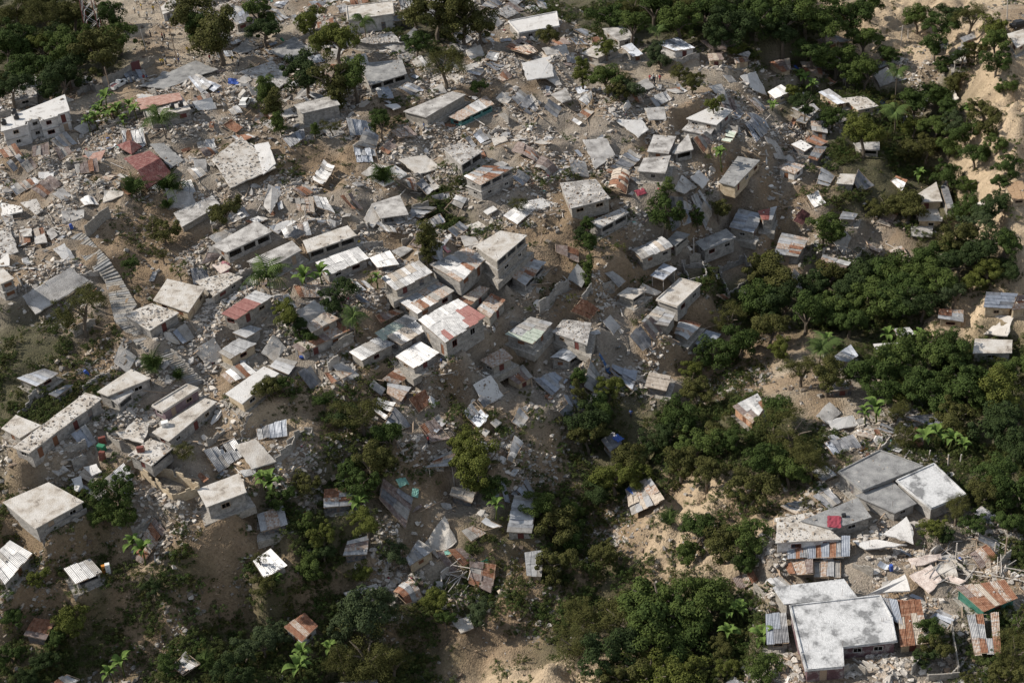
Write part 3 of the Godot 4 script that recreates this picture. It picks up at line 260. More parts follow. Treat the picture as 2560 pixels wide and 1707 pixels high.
	["T",[-41.77,-14.84,-169.79,-39.81,-15.32,-166.19,-36.65,-15.2,-168.49,-39.32,-14.72,-172.02],-16.62,"zw","g","","white dappled sheet roof on the bushy slope"],
	["T",[-19.36,-19.67,-172.79,-18.83,-20.15,-171.38,-15.12,-20.03,-174.35,-17.43,-19.55,-176.57],-22.01,"z","t","","hut with grey roof and wide barred window in the landslip"],
	["G",[-14.86,-20.83,-174.98,-12.81,-23.47,-172.49,-8.73,-21.67,-173.27,-10.93,-20.41,-174.69],-23.82,"br","g","","ridged brown roof collapsed around a green cloth"],
	["G",[-10.18,-23.51,-170.06,-6.79,-24.09,-168.03,-5.78,-21.98,-171.94,-9.58,-21.6,-172.81],-24.62,"br","g","","flat brown patchwork roof on the landslip fan"],
	["G",[-10.56,-18.82,-176.65,-9.23,-19.56,-175,-6.85,-18.74,-175.75,-8.79,-18.16,-176.91],-20.38,"tn","g","","tan rusted sheet propped over grey stones"],
	["G",[-8.22,-18.55,-177.29,-6.82,-18.47,-176.07,-4.34,-18.66,-176.98,-6.69,-17.94,-178.17],-19.52,"zw","g","","white sheet wing beside the tan rusted sheet"],
	["G",[-21.53,-22.12,-168.2,-19.65,-23.14,-166.28,-17.06,-23.63,-167.52,-19.2,-21.91,-170.8],-24.4,"zr","g","","curled grey sheet roof with rusted lip"],
	["H",[-29.02,-21.27,-168.08,-28.32,-21.36,-166.88,-23.58,-21.34,-168.35,-24.01,-21.26,-169.42],-22.75,"c","g","","block room with dusty grey top behind a big dark tree"],
	["T",[-37.43,-20.78,-161.36,-34.65,-21.26,-158.44,-32.48,-21.14,-161.17,-34.6,-20.66,-163.83],-22.88,"rz","w","","white walled hut with brown patches on its roof"],
	["T",[-30.58,-25.51,-153.7,-29.65,-25.99,-152.66,-23.97,-25.87,-153.08,-24.24,-25.39,-153.62],-27.13,"z","g","","zinc roof edge below the feathery tree"],
	["F",[-13.05,-24.27,-163.15,-11.65,-24.27,-160.2,-9.71,-24.6,-161.43,-10.27,-24.25,-163.46],-25.44,"ct","g","","tan slab stump below a pale leaved shrub"],
	["T",[-1.2,-21.3,-173.16,-1.18,-21.78,-168.47,1.02,-21.66,-167.9,1.68,-21.18,-173.24],-23.24,"z","t","","narrow plank walled hut with dusty roof behind a bush"],
	["F",[-94.2,6.68,-254.88,-93.19,6.13,-250.43,-88.84,7.06,-249.54,-89.4,7.3,-251.38],5.43,"cw","g","r","white slab lip at the top of the pancaked building"],
	["F",[-90.28,6.97,-253.96,-86.26,6.49,-249.22,-85.04,6.97,-249.81,-86.8,7.78,-253.24],5.74,"c","g","r","crumbling slab cap of the pancaked building"],
	["F",[-92.63,6.44,-249.31,-91.15,6.07,-246.06,-89.7,6.07,-246.83,-91.11,6.16,-250.38],4.98,"c","g","r","grey slab chip beside the pancaked building lip"],
	["F",[-88.61,5.57,-244.57,-87.29,5.41,-242.12,-85.55,5.64,-241.77,-86.55,5.76,-245.08],4.91,"c","g","","rounded slab tongue of the pancaked building, beside its big floor plate"],
	["F",[-86.03,5.48,-244.23,-84.52,5.48,-239.18,-82.15,5.82,-238.71,-84.14,5.44,-244.77],4.96,"c","g","","square slab tongue in the middle of the pancaked building front"],
	["F",[-83.24,5.85,-243.42,-81.61,5.88,-239.52,-80.75,5.9,-241.16,-82.5,5.71,-244.99],4.94,"c","g","","oval slab tongue at the end of the pancaked building front"],
	["F",[-93.12,5.64,-245.35,-89.79,5.68,-234.86,-86.9,5.8,-236.48,-90.38,6.04,-245.34],4.85,"c","g","r","big smooth floor plate of the pancaked building"],
	["F",[-84.92,7.39,-250.73,-82.99,5.86,-244.6,-80.05,6.29,-241.14,-82.94,6.42,-246.95],4.93,"cw","g","","long white beam slab leaning on the pancaked building"],
	["F",[-54.88,6.86,-263.87,-50.31,5.48,-253.58,-42.25,5.58,-260.22,-50.2,6.96,-273.38],4.49,"ct","g","r","wide crushed roof of a flattened building strewn with stones"],
	["F",[-68.39,7.81,-273.11,-62.87,7.13,-262.5,-60.79,6.96,-265.76,-65.73,7.44,-273.8],6,"cg","g","","grey slab cone leaning on the large red tiled roof"],
	["F",[-44.04,3.51,-249.24,-42.5,3.56,-245.78,-40.88,3.71,-254.01,-43.51,4.93,-255.38],2.59,"c","g","","long grey slab leaning against the crushed building edge"],
	["F",[-47.16,7.12,-269.33,-44.57,6.08,-257.85,-42.27,6.47,-261.29,-44.33,7.37,-269.68],5.12,"cw","g","","pale slab curtain at the crushed building edge"],
	["F",[-18.84,2.56,-265.15,-15.32,1.19,-260.42,-10.58,1.48,-261.69,-13.5,1.99,-267.11],0.86,"ct","g","","bare tan floor plate with a boat shaped scrap on it"],
	["F",[-73.78,-5.88,-185.43,-71.87,-6.8,-184.11,-70.2,-6.41,-184.72,-71.57,-5.47,-185.93],-7.34,"c","g","r","cracked slab in the pale rubble yard beside a mattress"],
	["F",[-69.92,-6.74,-183.73,-68.74,-7.55,-181.07,-67.94,-7.37,-182.34,-68.3,-6.31,-183.76],-8.6,"cw","g","","smooth slab sliding off the pale rubble yard corner"],
	["F",[-68.12,-5.8,-185.27,-66.66,-6.53,-183.78,-64.88,-5.66,-183.49,-66.04,-5.5,-185.39],-6.91,"cw","g","","broad white slab in the pale rubble yard near a wardrobe"],
	["F",[-66.73,-7.77,-180.77,-65.34,-8.29,-179.89,-63.86,-7.22,-180.45,-65.38,-7.21,-181.47],-9.04,"c","g","r","slab scrap beside the dark tree below the rubble yard"],
	["F",[-24.18,-7.3,-202.36,-22.36,-8.78,-201.32,-21.62,-8.46,-202.63,-23.49,-7.29,-203.81],-9.83,"cg","g","","rounded grey slab above the rust streaked porch sheet"],
	["F",[-4.82,-12.76,-196.26,-4,-13.21,-195.38,-2.97,-13.56,-197.05,-3.9,-13.2,-197.78],-13.89,"ct","g","","eight sided slab chip beside the square steel blue roof"],
	["F",[-6.7,-12.95,-194.41,-5.7,-13.33,-193.27,-5.02,-13.21,-194.49,-5.96,-12.82,-194.86],-13.7,"ct","g","","small tan slab chip below the square steel blue roof"],
	["F",[-4.86,6.54,-299.85,-3.58,6.31,-295.89,-0.69,6.48,-297.75,-1.74,6.67,-301.2],5.6,"c","g","","grey slab plate near the brick heaps behind dark bushes"],
	["F",[1.47,4.62,-286.47,3.36,3.97,-284.15,4.86,4.59,-285.73,2.97,5.2,-288.18],3.31,"ct","g","","dusty slab plate below the white tipped slab"],
	["F",[-52.06,1.88,-231.06,-50.14,1.3,-228.61,-48.48,1.66,-229.97,-49.91,2.13,-231.39],0.55,"pk","g","","rosy slab plate in front of the broken porch"],
	["F",[-3.02,-1.41,-247.06,-2.25,-1.5,-245.77,-0.32,-1.24,-247.07,-1.09,-1.13,-248.33],-1.94,"cw","g","","white slab plate on the path to the two storey block house"],
	["F",[-6.43,-1.72,-244.01,-5.08,-1.66,-241.08,-2.79,-1.36,-242.19,-4.14,-1.62,-245.07],-2.07,"ct","g","","tan slab plate beside the smooth tan roof"],
	["F",[-48.26,-7.41,-188.42,-47.35,-7.98,-187.05,-46.54,-7.77,-187.78,-47.12,-7.47,-188.9],-8.34,"cw","g","","angular white slab plate by the roofless tan room"],
	["F",[-44.12,-8.89,-184.1,-43.46,-9.52,-183.16,-41.63,-9.47,-183.63,-41.59,-8.92,-184.3],-9.95,"cw","g","","long white slab plate behind the cube like house"],
	["F",[-52.34,6.41,-269.97,-49.68,6.6,-265.53,-47.46,6.33,-271.07,-49.92,6.29,-273.74],5.93,"ct","g","","slanting slab plate above the wide crushed roof"],
	["F",[-21.54,6.47,-284.34,-19.71,6.29,-281.85,-18.14,6.38,-282.65,-19.09,6.22,-284.89],5.73,"cw","g","","small white slab plate beside the long sagging dusty slab"],
	["F",[20.85,1.18,-269.76,21.19,0.83,-268.89,22.42,1.08,-270.13,22.04,1.6,-270.38],0.38,"cw","g","","small white slab at the head of the smooth grey slab"]]
const TREES := [
	[-105.68,12.91,-326.13,6.57,"d","round",0],[-93.34,12.47,-318.82,5.78,"d","round",0],[-100.02,12.08,-308.83,5.63,"d","round",0],[-96.17,12.35,-340.37,5.69,"d","round",0],[-87.34,12.19,-339.88,5.4,"d","round",0],[-83.79,13.62,-310.94,7.36,"d","round",0],[-90.69,12.44,-305.65,5.97,"d","round",0],[-90.33,12.46,-298.37,5.85,"d","round",0],[-100.83,13.08,-297.12,4.89,"d","wide",0],[-107.85,12.21,-321.85,5.83,"d","round",0],[-82.28,12.03,-322.34,5.17,"d","round",0],[-89.3,12.03,-322.82,5.17,"d","round",0],[-99.81,11.83,-330.09,5,"d","wide",0],[-112.49,11.99,-350.14,5.25,"o","airy",0],[-102.16,12.91,-337.62,6.49,"o","airy",0],[-107.62,12.16,-349.86,5.53,"o","round",0],[-66.11,14,-326.51,6.8,"o","round",9],[-57.99,14,-312.32,8.01,"o","round",9],[-100.54,11.32,-323.52,4.39,"y","round",0],[-104.95,10.25,-328.68,3.12,"y","round",0],[-64,11.8,-322.17,4.32,"d","slim",9],[-50,12.84,-328.06,6.23,"d","slim",9],[-49.18,11.19,-321.24,4.61,"d","wide",9],[-14.68,10.13,-307.14,4.16,"d","round",9],[-4.24,12.88,-312.95,7.13,"d","slim",9],[-0.6,10.75,-312.26,5.09,"d","round",9],[-37.83,11.57,-292.34,5.95,"d","round",9],[-31.49,12.34,-286.66,6.69,"d","slim",9],[-27.49,11.33,-289.21,5.62,"d","round",9],[-37.78,11.77,-322.11,4.62,"y","round",9],[-32.05,12.26,-307.49,6.45,"y","wide",9],[-31.18,9.66,-327.32,1.86,"y","shrub",9],[-8.62,10.64,-292.07,5.79,"o","airy",9],[-9.91,13.89,-314.47,7.16,"o","round",9],[-14.82,13.44,-320.3,5.79,"o","airy",9],[-31.99,7.52,-273.79,2.61,"o","airy",9],[-45.51,9.9,-287.8,4.22,"d","slim",9],[-43.59,9.83,-278.73,4.38,"d","slim",9],[-42.26,8.39,-274.65,2.83,"d","slim",9],[-22.21,7.18,-273.32,2.83,"d","round",9],[-22.61,7.58,-277.39,2.19,"d","wide",9],[-35.38,6.97,-273.25,1.95,"d","slim",9],[-1.79,6.8,-287.92,2.49,"d","wide",9],[29.22,7.45,-321.21,5.77,"d","wide",1],[32.88,8.22,-310.07,4.93,"d","round",1],[39.05,7.85,-320.26,6.26,"d","round",1],[43.64,7.74,-311.14,6.1,"d","round",1],[49.96,7.97,-314.23,6.65,"d","round",1],[54.33,7.48,-305.82,6.39,"d","round",1],[60.87,7.43,-310.04,6.55,"d","round",1],[66.38,5.46,-308.44,6.03,"d","wide",1],[72.23,6.14,-313.16,6.63,"d","round",1],[76.53,3.74,-310.28,6.18,"d","wide",1],[83.61,1.78,-319.01,6.02,"d","round",1],[84.78,0.14,-309.5,5.41,"d","wide",1],[72.01,0.7,-304.88,4.41,"d","wide",1],[50.33,5.95,-304.85,4.59,"d","round",1],[77.18,-1.98,-303.88,5.57,"d","round",1],[80.71,-2.95,-300.39,4.61,"d","wide",1],[46.77,7.57,-318.93,5.99,"d","wide",1],[58.53,7.61,-318.4,5.97,"d","round",1],[65.35,7.62,-317.92,5.97,"d","wide",1],[90.87,0.99,-327.67,4.91,"d","round",1],[34.86,6.62,-327.01,4.86,"o","airy",1],[14.15,8.8,-306.92,3.09,"o","round",9],[42.51,4.27,-285.43,3.03,"o","round",1],[40.87,3.77,-292.84,2.64,"o","round",1],[106.33,5.37,-303.38,4.8,"o","airy",2],[104.97,1.6,-295.01,2.9,"o","round",2],[79.76,-7.25,-275.71,3.23,"o","airy",2],[84.05,0.39,-322.59,3.61,"o","round",1],[20.08,6.54,-289.67,3.72,"y","slim",9],[26.63,6.4,-302.94,3.18,"y","round",1],[45.47,3.73,-275.92,2.56,"y","round",1],[55.06,2.87,-304.54,2.51,"y","wide",1],[75.15,-3.3,-270.77,5.22,"y","wide",9],[87.76,-7.17,-278.42,3.26,"y","wide",2],[65.8,-4.28,-294.65,2.93,"y","wide",1],[108.69,6.82,-295.01,4.23,"y","wide",2],[24.99,6.55,-286.61,4.59,"d","round",1],[26.86,5.79,-283.37,3.66,"d","round",1],[100.43,-0.8,-321.38,4.35,"d","round",2],[97.41,2.29,-298.2,3.65,"d","round",2],[101.49,2.41,-307.17,4.17,"d","round",2],[106.51,1.44,-317.1,4.3,"d","wide",2],[105.17,7.64,-283.14,3.87,"d","round",2],[104.03,5.63,-278.54,3.83,"d","round",2],[88.95,-2.19,-304.47,3.47,"d","round",2],[90.92,-6.77,-289.73,5.19,"d","wide",2],[95.98,-6.18,-291.13,4.51,"d","wide",2],[94.82,-3.76,-277.96,3.89,"d","wide",2],[98.01,0.74,-266.7,3.74,"d","round",2],[96.7,0.42,-259.87,3.05,"d","round",2],[94.88,-4.3,-266.4,4.19,"d","round",2],[93.56,-3.64,-256.88,3.66,"d","wide",2],[92.81,-7.99,-270.18,3.84,"d","wide",2],[71.32,-5.17,-281.73,3.72,"d","round",1],[91.41,-6.42,-275.53,3.88,"d","wide",2],[95.98,-0.58,-244.78,3.51,"d","round",2],[84.74,-9.7,-272.86,3.01,"d","round",2],[89.06,-8.11,-257.71,3.7,"d","round",2],[90.98,-7.97,-252.86,3.04,"d","wide",2],[66.07,-2.47,-284.02,3.33,"d","wide",1],[82.73,-3.52,-298.81,4.59,"d","round",1],[86.35,-7.25,-286.64,3.9,"d","round",2],[88.92,-9.44,-272.42,3.65,"d","round",2],[29.1,5.61,-283.26,3.66,"b","round",1],[37.63,5.23,-301.56,3.39,"b","round",1],[37.65,4.51,-299.12,2.92,"b","round",1],[94.56,-4.62,-273.02,3.2,"b","round",2],[73.44,-12.3,-253.79,2.55,"d","round",3],[79.96,-11.32,-252.77,4.88,"d","wide",3],[61.57,-11.98,-247.01,4.8,"d","round",3],[89.38,-10.29,-247.07,4.09,"d","round",3],[89.52,-3.85,-234.52,4.34,"d","round",3],[81.41,-5.48,-227.91,4.47,"d","round",3],[84.42,-4.01,-223.09,4.8,"d","wide",3],[87.95,-3.89,-222.18,3.74,"d","round",3],[77.55,-8.62,-227.85,4.73,"d","round",3],[73.29,-10.17,-226.33,5.64,"d","wide",3],[70.37,-12.65,-229.55,5.7,"d","round",3],[66.83,-14.06,-231.04,5.72,"d","round",3],[62.33,-14.16,-225.83,5.66,"d","wide",3],[65.48,-11.98,-220.16,5.51,"d","round",3],[69.72,-10.83,-218.97,5.25,"d","wide",3],[75.56,-8.65,-220.54,4.82,"d","round",3],[79.7,-7.22,-221.87,4.18,"d","round",3],[87.65,-6.95,-218.06,3.09,"d","round",3],[46.59,-16.08,-230.35,5.51,"d","round",3],[49.96,-15.47,-227.21,5.23,"d","round",3],[52.73,-13.88,-221.13,5.35,"d","round",3],[57.27,-14.23,-223.84,5.41,"d","wide",3],[59.33,-13.43,-216.31,4.38,"d","wide",3],[72.03,-11.19,-216.2,3.72,"d","round",3],[56.95,-16.03,-233.36,4.88,"d","wide",3],[75.99,-11.47,-253.87,3.95,"o","airy",3],[49.9,-14.46,-234.9,6,"o","round",3],[39.29,-15.43,-224.58,3.64,"o","airy",3],[47.71,-12.72,-202.49,4.37,"o","airy",4],[59.98,-15.99,-235.91,4.46,"o","round",3],[84.2,-7.18,-219.11,3.31,"y","round",3],[81.04,-8.45,-218.41,2.68,"y","wide",3],[47.2,-15.73,-213.84,2.68,"y","round",5],[49.57,-14.25,-241.46,2.69,"y","round",3],[77.39,-9.78,-216.12,3.08,"b","round",3],[84.96,-4.36,-230.05,3.62,"b","wide",3],[36.13,-17.18,-216.3,4.41,"d","round",5],[40.3,-16.35,-217.12,4.41,"d","round",5],[51.37,-11.73,-198.84,4.14,"d","round",4],[45.94,-15,-218.31,4.42,"d","round",3],[64.36,-15.03,-208.93,2.42,"d","round",4],[58.33,-12.19,-198.33,4.91,"d","round",4],[63.49,-11.9,-200.9,5.58,"d","round",4],[68.91,-11.15,-202.77,5.58,"d","round",4],[73.01,-10.76,-201.47,4.54,"d","round",4],[64.51,-12.13,-194.66,4.84,"d","wide",4],[67.84,-11.78,-191.12,4.78,"d","wide",4],[72.26,-10.12,-190.45,5.34,"d","round",4],[72.89,-9.81,-179.3,5.49,"d","wide",4],[80.66,-10.95,-193.96,3.83,"d","round",4],[73.74,-10.66,-173.64,4.46,"d","wide",4],[69.88,-10.95,-168.26,4.02,"d","wide",4],[71.24,-11.18,-164.26,3.78,"d","round",4],[66.62,-11.65,-165.54,3.1,"d","round",4],[67.98,-11.74,-158.55,3.02,"d","wide",4],[62.92,-12.11,-159.74,2.52,"d","wide",4],[59.52,-12.96,-194.46,3.86,"d","round",4],[68.18,-11.4,-183.63,4.08,"d","round",4],[75.43,-9.91,-187.42,5.28,"y","round",4],[57.23,-12.21,-159.94,2.35,"y","wide",4],[31.31,-18.84,-214.33,2.49,"y","round",5],[62.4,-13.71,-194.42,2.88,"y","round",4],[60.19,-13.46,-188.96,3.21,"o","airy",4],[61.69,-11.7,-162.35,3.06,"o","airy",4],[41.99,-10.9,-182.6,5.58,"o","airy",5],[43.32,-11.06,-175.73,4.5,"o","airy",4],[34.14,-12.6,-172.72,4.47,"o","round",5],[24.68,-15.8,-184.78,3.75,"o","round",5],[59.49,-12.29,-181.64,3.3,"o","airy",4],[41.14,-12.7,-191.04,4.4,"d","wide",5],[36.68,-12.79,-179,4.21,"d","round",5],[40.12,-12.65,-176.11,3.61,"d","round",5],[26.71,-16.44,-198.59,3.95,"d","round",5],[30.61,-16.84,-204.86,3.62,"d","round",5],[31.2,-15.54,-190.57,3.05,"d","round",5],[16.91,-19.32,-190.56,4.06,"d","round",5],[20.3,-19.33,-194.75,3.52,"d","wide",5],[27.99,-15.27,-188.14,3.99,"d","wide",5],[28.11,-14.46,-180.29,3.3,"d","wide",5],[12.07,-21.65,-186.28,3.44,"d","round",5],[10.81,-14.38,-208.33,2.41,"d","slim",9],[10.7,-15.13,-205.12,2.4,"d","slim",9],[11.49,-17.7,-200.08,4.47,"d","round",9],[11.09,-18.89,-198.07,3.81,"d","round",9],[14.05,-17.54,-203.47,3.41,"d","round",5],[24.55,-17.99,-194.93,3.31,"d","round",5],[34.11,-14.77,-187.9,2.82,"d","round",5],[14.38,-19.83,-187.24,4.4,"y","round",5],[15.9,-15.86,-207.5,2.73,"y","round",5],[-6.42,-13.46,-185.5,5.54,"y","round",9],[-8.09,-11.94,-189.49,3.64,"y","round",9],[18.15,-19.53,-187.41,3.24,"y","round",5],[-5.23,-16.22,-183.27,3.09,"d","round",7],[-27.74,-6.44,-193.45,3.44,"d","round",9],[-31.41,-5.33,-196.97,2.1,"d","wide",9],[-40.34,-2.64,-197.7,3.05,"d","wide",9],[-37.67,-3.55,-199.55,1.93,"d","round",9],[-21.08,-8.72,-188.66,3.6,"d","round",9],[-23.92,-10.03,-185.16,4.17,"d","round",9],[-25.95,-11.64,-182.03,3.56,"d","round",7],[-27.53,-11.1,-185.77,2.13,"d","round",9],[-28.41,1.92,-216.17,3.87,"d","wide",9],[-34.46,-1.93,-210.89,2.28,"d","round",9],[-35.85,-0.48,-212.98,2.29,"d","round",9],[-13.06,2.41,-231.61,3.85,"d","slim",9],[-13.66,0.54,-229.5,1.92,"d","slim",9],[-25.34,-5.85,-193.07,4.89,"o","airy",9],[3.59,0.5,-246.01,2.23,"o","airy",9],[-61.12,5.58,-239.46,3.45,"o","round",9],[-61.19,3.78,-234.62,2.14,"o","airy",9],[-71.82,5.29,-214.45,4.93,"o","airy",9],[-71.67,3.75,-221.48,3.04,"o","airy",9],[-52.26,-4.69,-184.91,2.73,"o","airy",9],[-37.33,0.93,-214.06,3.2,"y","round",9],[-23.67,0.21,-224.31,1.89,"y","shrub",9],[-57.58,2.57,-229.46,1.72,"y","shrub",9],[-24.86,-14.11,-175.36,2.99,"y","round",7],[-31.46,-14.28,-173.69,2.47,"y","round",7],[-26.12,-19.58,-170.79,2.47,"y","wide",7],[-73,-12.02,-167.6,1.99,"y","round",7],[-68.26,-16.75,-162.28,3.18,"y","round",7],[15.94,-1.92,-239.43,2.19,"d","slim",9],[15.69,-2.42,-233.77,2.36,"d","slim",9],[15.11,-4.65,-230.62,2.35,"d","slim",9],[14.51,-6.49,-228.74,1.75,"d","slim",9],[30.71,-2.98,-244.4,4.51,"d","round",9],[31.67,-0.75,-247.9,2.67,"d","slim",9],[37.74,-5.75,-249.09,2.28,"d","slim",9],[42.3,-7.97,-252.35,2.63,"d","round",9],[14.18,-2.34,-236.38,1.98,"d","slim",9],[-50.42,5.8,-243.61,3.49,"d","wide",9],[-48.75,4.71,-248.78,2.02,"d","slim",9],[-66.55,3.87,-231.57,2.12,"d","wide",9],[-66.16,2.94,-228.94,1.72,"d","shrub",9],[-61.94,-5.89,-178.75,3.71,"d","round",7],[-61.83,-8.96,-176.78,3.3,"d","round",7],[-64.62,-9.6,-176.73,2.47,"d","round",7],[-38.03,-10.95,-179.79,2.51,"d","round",7],[-34.01,-10.89,-182.33,2.53,"d","round",7],[-32.93,-16.81,-169.63,2.94,"d","round",7],[-31.53,-16.28,-171.79,2.47,"d","wide",7],[-70.34,-18.59,-160.85,2.38,"d","wide",7],[-56.26,-14.81,-165.93,2,"d","round",7],[-49.54,-16.12,-166.9,1.45,"d","shrub",7],[-54.54,-16.31,-165.26,1.2,"d","shrub",7],[-52.16,-11.82,-169.67,1.61,"d","shrub",7],[-40.56,-12.65,-168.95,1.78,"d","shrub",7],[-33.78,-2.53,-207.93,1.27,"d","shrub",9],[-34.34,-2.86,-211.22,1.09,"d","shrub",9],[-20.72,-18.65,-172.94,2.49,"b","round",7],[-25.86,-20.1,-160.88,5.46,"b","round",7],[-23.32,-20.88,-163.2,3.72,"b","round",7],[-28.57,-21.2,-160.58,3.2,"b","round",7],[-40.3,-20.6,-157.97,3.16,"b","round",7],[-42.74,-20.77,-156.7,2.82,"b","round",7],[-7.97,-22.55,-161.92,2.73,"b","round",7],[-38.24,-21.27,-161.06,2.39,"b","round",7],[-24.66,-21.91,-155.44,6.05,"o","airy",7],[-28.82,-22.7,-154.18,3.93,"o","airy",7],[-21.77,-24.11,-154.63,3.95,"o","airy",7],[6.49,-21.94,-158.38,4.79,"o","airy",6],[5.38,-18.7,-149.74,4.58,"o","airy",6],[11.57,-20.98,-156.68,6.14,"o","airy",6],[-15.03,-22.24,-165.19,2.76,"y","wide",7],[14.74,-19.37,-143.1,5.57,"y","wide",6],[18.38,-19.99,-142.83,4.65,"y","round",6],[16.68,-19.21,-157.71,7.13,"d","wide",6],[19.8,-18.65,-152.22,6.33,"d","round",6],[23.82,-16.9,-154.07,5.01,"d","round",6],[9.43,-18.73,-147.71,4.92,"d","round",6],[14.5,-19.69,-149.68,5.91,"d","round",6],[19.15,-20.41,-148.09,4.94,"d","round",6],[21.56,-19.41,-151.73,4.06,"d","round",6],[27.89,-14.86,-163.29,4.4,"d","round",6],[24.82,-16.13,-168.17,3.9,"d","round",6],[23.15,-18.32,-166.01,2.9,"d","wide",6],[31.61,-14.39,-163.36,4.39,"d","round",6],[29.94,-15.86,-160.5,2.82,"d","round",6],[4.28,-21.82,-178.94,4.75,"d","round",6],[1.85,-21.56,-181.34,3.52,"d","round",6],[3.13,-21.4,-170.63,3.58,"d","round",6],[7.01,-23.04,-177.87,3.48,"d","round",6],[6.12,-23.13,-183.68,3.14,"d","round",6],[-13.88,-23.36,-162.48,1.93,"d","round",7],[-39.74,-20.5,-165.06,2.43,"d","round",7],[-47.37,-19.48,-165.03,1.77,"d","shrub",7],[-43.5,-19.82,-152.43,3.08,"d","wide",7],[-50.82,-18.69,-162.83,1.75,"d","shrub",7],[-76.41,-15.53,-163.02,2.22,"d","wide",7],[-77.07,-18.83,-159.34,2.36,"d","round",7],[-71.82,-19.6,-157.66,2.35,"d","round",7],[-54,-20.56,-155.39,2.33,"d","round",7],[-73.91,-19.95,-155.27,2.01,"d","round",7],[-43.3,-16.79,-168.18,1.62,"d","shrub",7],[-34.11,-13.36,-175.84,1.98,"d","round",7],[10.47,-21.93,-172.17,3,"d","wide",6],[10.4,-19.64,-144.34,3.94,"o","round",6],[24.98,-19.05,-147.21,2.15,"o","round",6],[59.95,-10.86,-132.94,3.32,"o","airy",8],[57.83,-11.26,-129.81,2.97,"o","round",8],[24.93,-19.45,-143.47,2.12,"y","round",6],[51.32,-12.27,-139.64,2.32,"d","round",8],[51.04,-12.16,-136.76,2.45,"d","round",8],[49.33,-12.62,-135.64,1.98,"d","round",8],[28.87,-15.66,-138.83,3.14,"d","round",8],[62.91,-12.27,-139.52,1.85,"d","shrub",8],[55.99,-12.59,-157.71,1.83,"d","shrub",4],[58.73,-12.47,-158.59,2,"d","wide",4],[-78.14,9.93,-287.65,2.13,"y","wide",9],[-75.96,9.66,-285.13,1.89,"y","shrub",9],[-80.78,9.49,-286.63,1.67,"y","shrub",9],[-78.77,9.59,-283.13,1.88,"y","shrub",9],[-81.92,9.47,-283.06,1.65,"d","shrub",9],[96.74,-0.98,-254.9,2.61,"d","round",2],[104.5,1.81,-273.97,2.53,"d","wide",2],[99.33,-1.06,-252.57,1.79,"d","shrub",2],[93.38,-2.43,-241.78,2.32,"d","round",2],[101.25,1.4,-292.02,2.46,"d","round",2],[98.53,-1.39,-294.64,2.7,"d","wide",2],[99.93,-3.36,-289.45,2.89,"d","round",2]]
const PLANTS := [
	[-80.45,10.14,-293.28,"B",2.81,0],[-74.58,10.16,-288.47,"B",2.38,9],[-80.74,10.07,-283.56,"B",2.34,9],[-74.6,9.87,-281.51,"B",1.8,9],[-81.95,10.07,-281.69,"B",2.14,9],[-77.87,10.06,-285.09,"B",2.35,9],[-77.06,10.11,-286.96,"B",2.37,9],[-72.96,10.11,-285.46,"B",2.36,9],[-80.33,10.12,-288.82,"B",2.38,9],[-80.64,10.1,-286.72,"B",2.17,9],[-65.64,11.75,-276.37,"C",4.2,9],[-26.17,12.78,-317.7,"C",3.19,9],[-40.78,4.63,-221.16,"C",4.58,9],[-35.2,1.22,-225.16,"B",3,9],[-32.39,1.16,-226.24,"B",2.68,9],[-22.62,0.48,-224.02,"B",1.8,9],[-26.41,0.17,-212.23,"C",2.89,9],[-21.69,2.51,-256.44,"S",4.03,9],[-68.44,6.97,-253.45,"S",3.96,9],[-62.03,5.97,-254.96,"S",4.72,9],[-62.03,4.98,-250.59,"S",2.15,9],[87.96,-1.03,-293.36,"C",2.86,2],[84.39,-4.47,-280.29,"C",3.58,2],[69.43,-4.21,-300.63,"B",2.93,1],[70.51,-4.67,-297.82,"B",2.5,1],[59.7,-3.14,-287,"B",2.02,1],[96.65,-2.11,-272.72,"B",2.33,2],[68.79,-3.52,-302.21,"B",2.1,1],[84.9,-10.88,-263.69,"B",2.3,2],[65.3,-14.55,-213.36,"B",2.33,3],[69.91,-13.02,-209.81,"B",1.96,3],[54.86,-14.65,-213.96,"B",1.8,4],[53.48,-11.46,-207.29,"C",3.23,4],[51.51,-11.27,-205.99,"C",2.58,4],[57.72,-13.76,-191.02,"B",3.07,4],[55.62,-13.72,-190.41,"B",1.84,4],[62.32,-12.51,-180.94,"B",2.66,4],[64.39,-12.62,-181.61,"B",2.67,4],[65.87,-12.13,-179.31,"B",2.64,4],[67.21,-11.95,-177.18,"B",2.04,4],[-59.3,-1.7,-205.6,"S",3.46,9],[-55.3,-3.5,-204.02,"S",1.89,9],[-39.44,-9.63,-181.59,"B",2.94,7],[-40.39,-9.04,-182.07,"B",2.06,7],[-26.14,-13.11,-179.06,"B",2.35,7],[-9.64,-14.09,-188.21,"B",2.13,9],[-5.17,-16.99,-179.83,"B",2.08,7],[-59.7,-11.51,-172.78,"B",2.43,7],[-58.11,-11.6,-170.92,"B",2.42,7],[-61.24,-21.58,-157.89,"B",2.49,7],[-62.5,-21.56,-156.09,"B",1.93,7],[-48.72,-21.97,-156.4,"S",2.48,7],[-38.81,-18.12,-166.98,"B",1.99,7],[-34.34,-21.26,-156.19,"B",2.2,7],[-30.78,-22.42,-157.32,"B",2.22,7],[-34.65,-21.43,-153.37,"B",2.99,7],[26.73,-17.89,-152.35,"B",2.42,6],[28.24,-17.53,-152.2,"B",2.41,6],[26.18,-18.16,-148.37,"B",2.64,6],[30.01,-16.53,-145.55,"B",2.86,8],[38.02,7.93,-306.17,"C",2.5,1],[44.87,-1.13,-262.75,"B",2.63,9],[21.57,-18.57,-174.71,"S",2.64,5]]
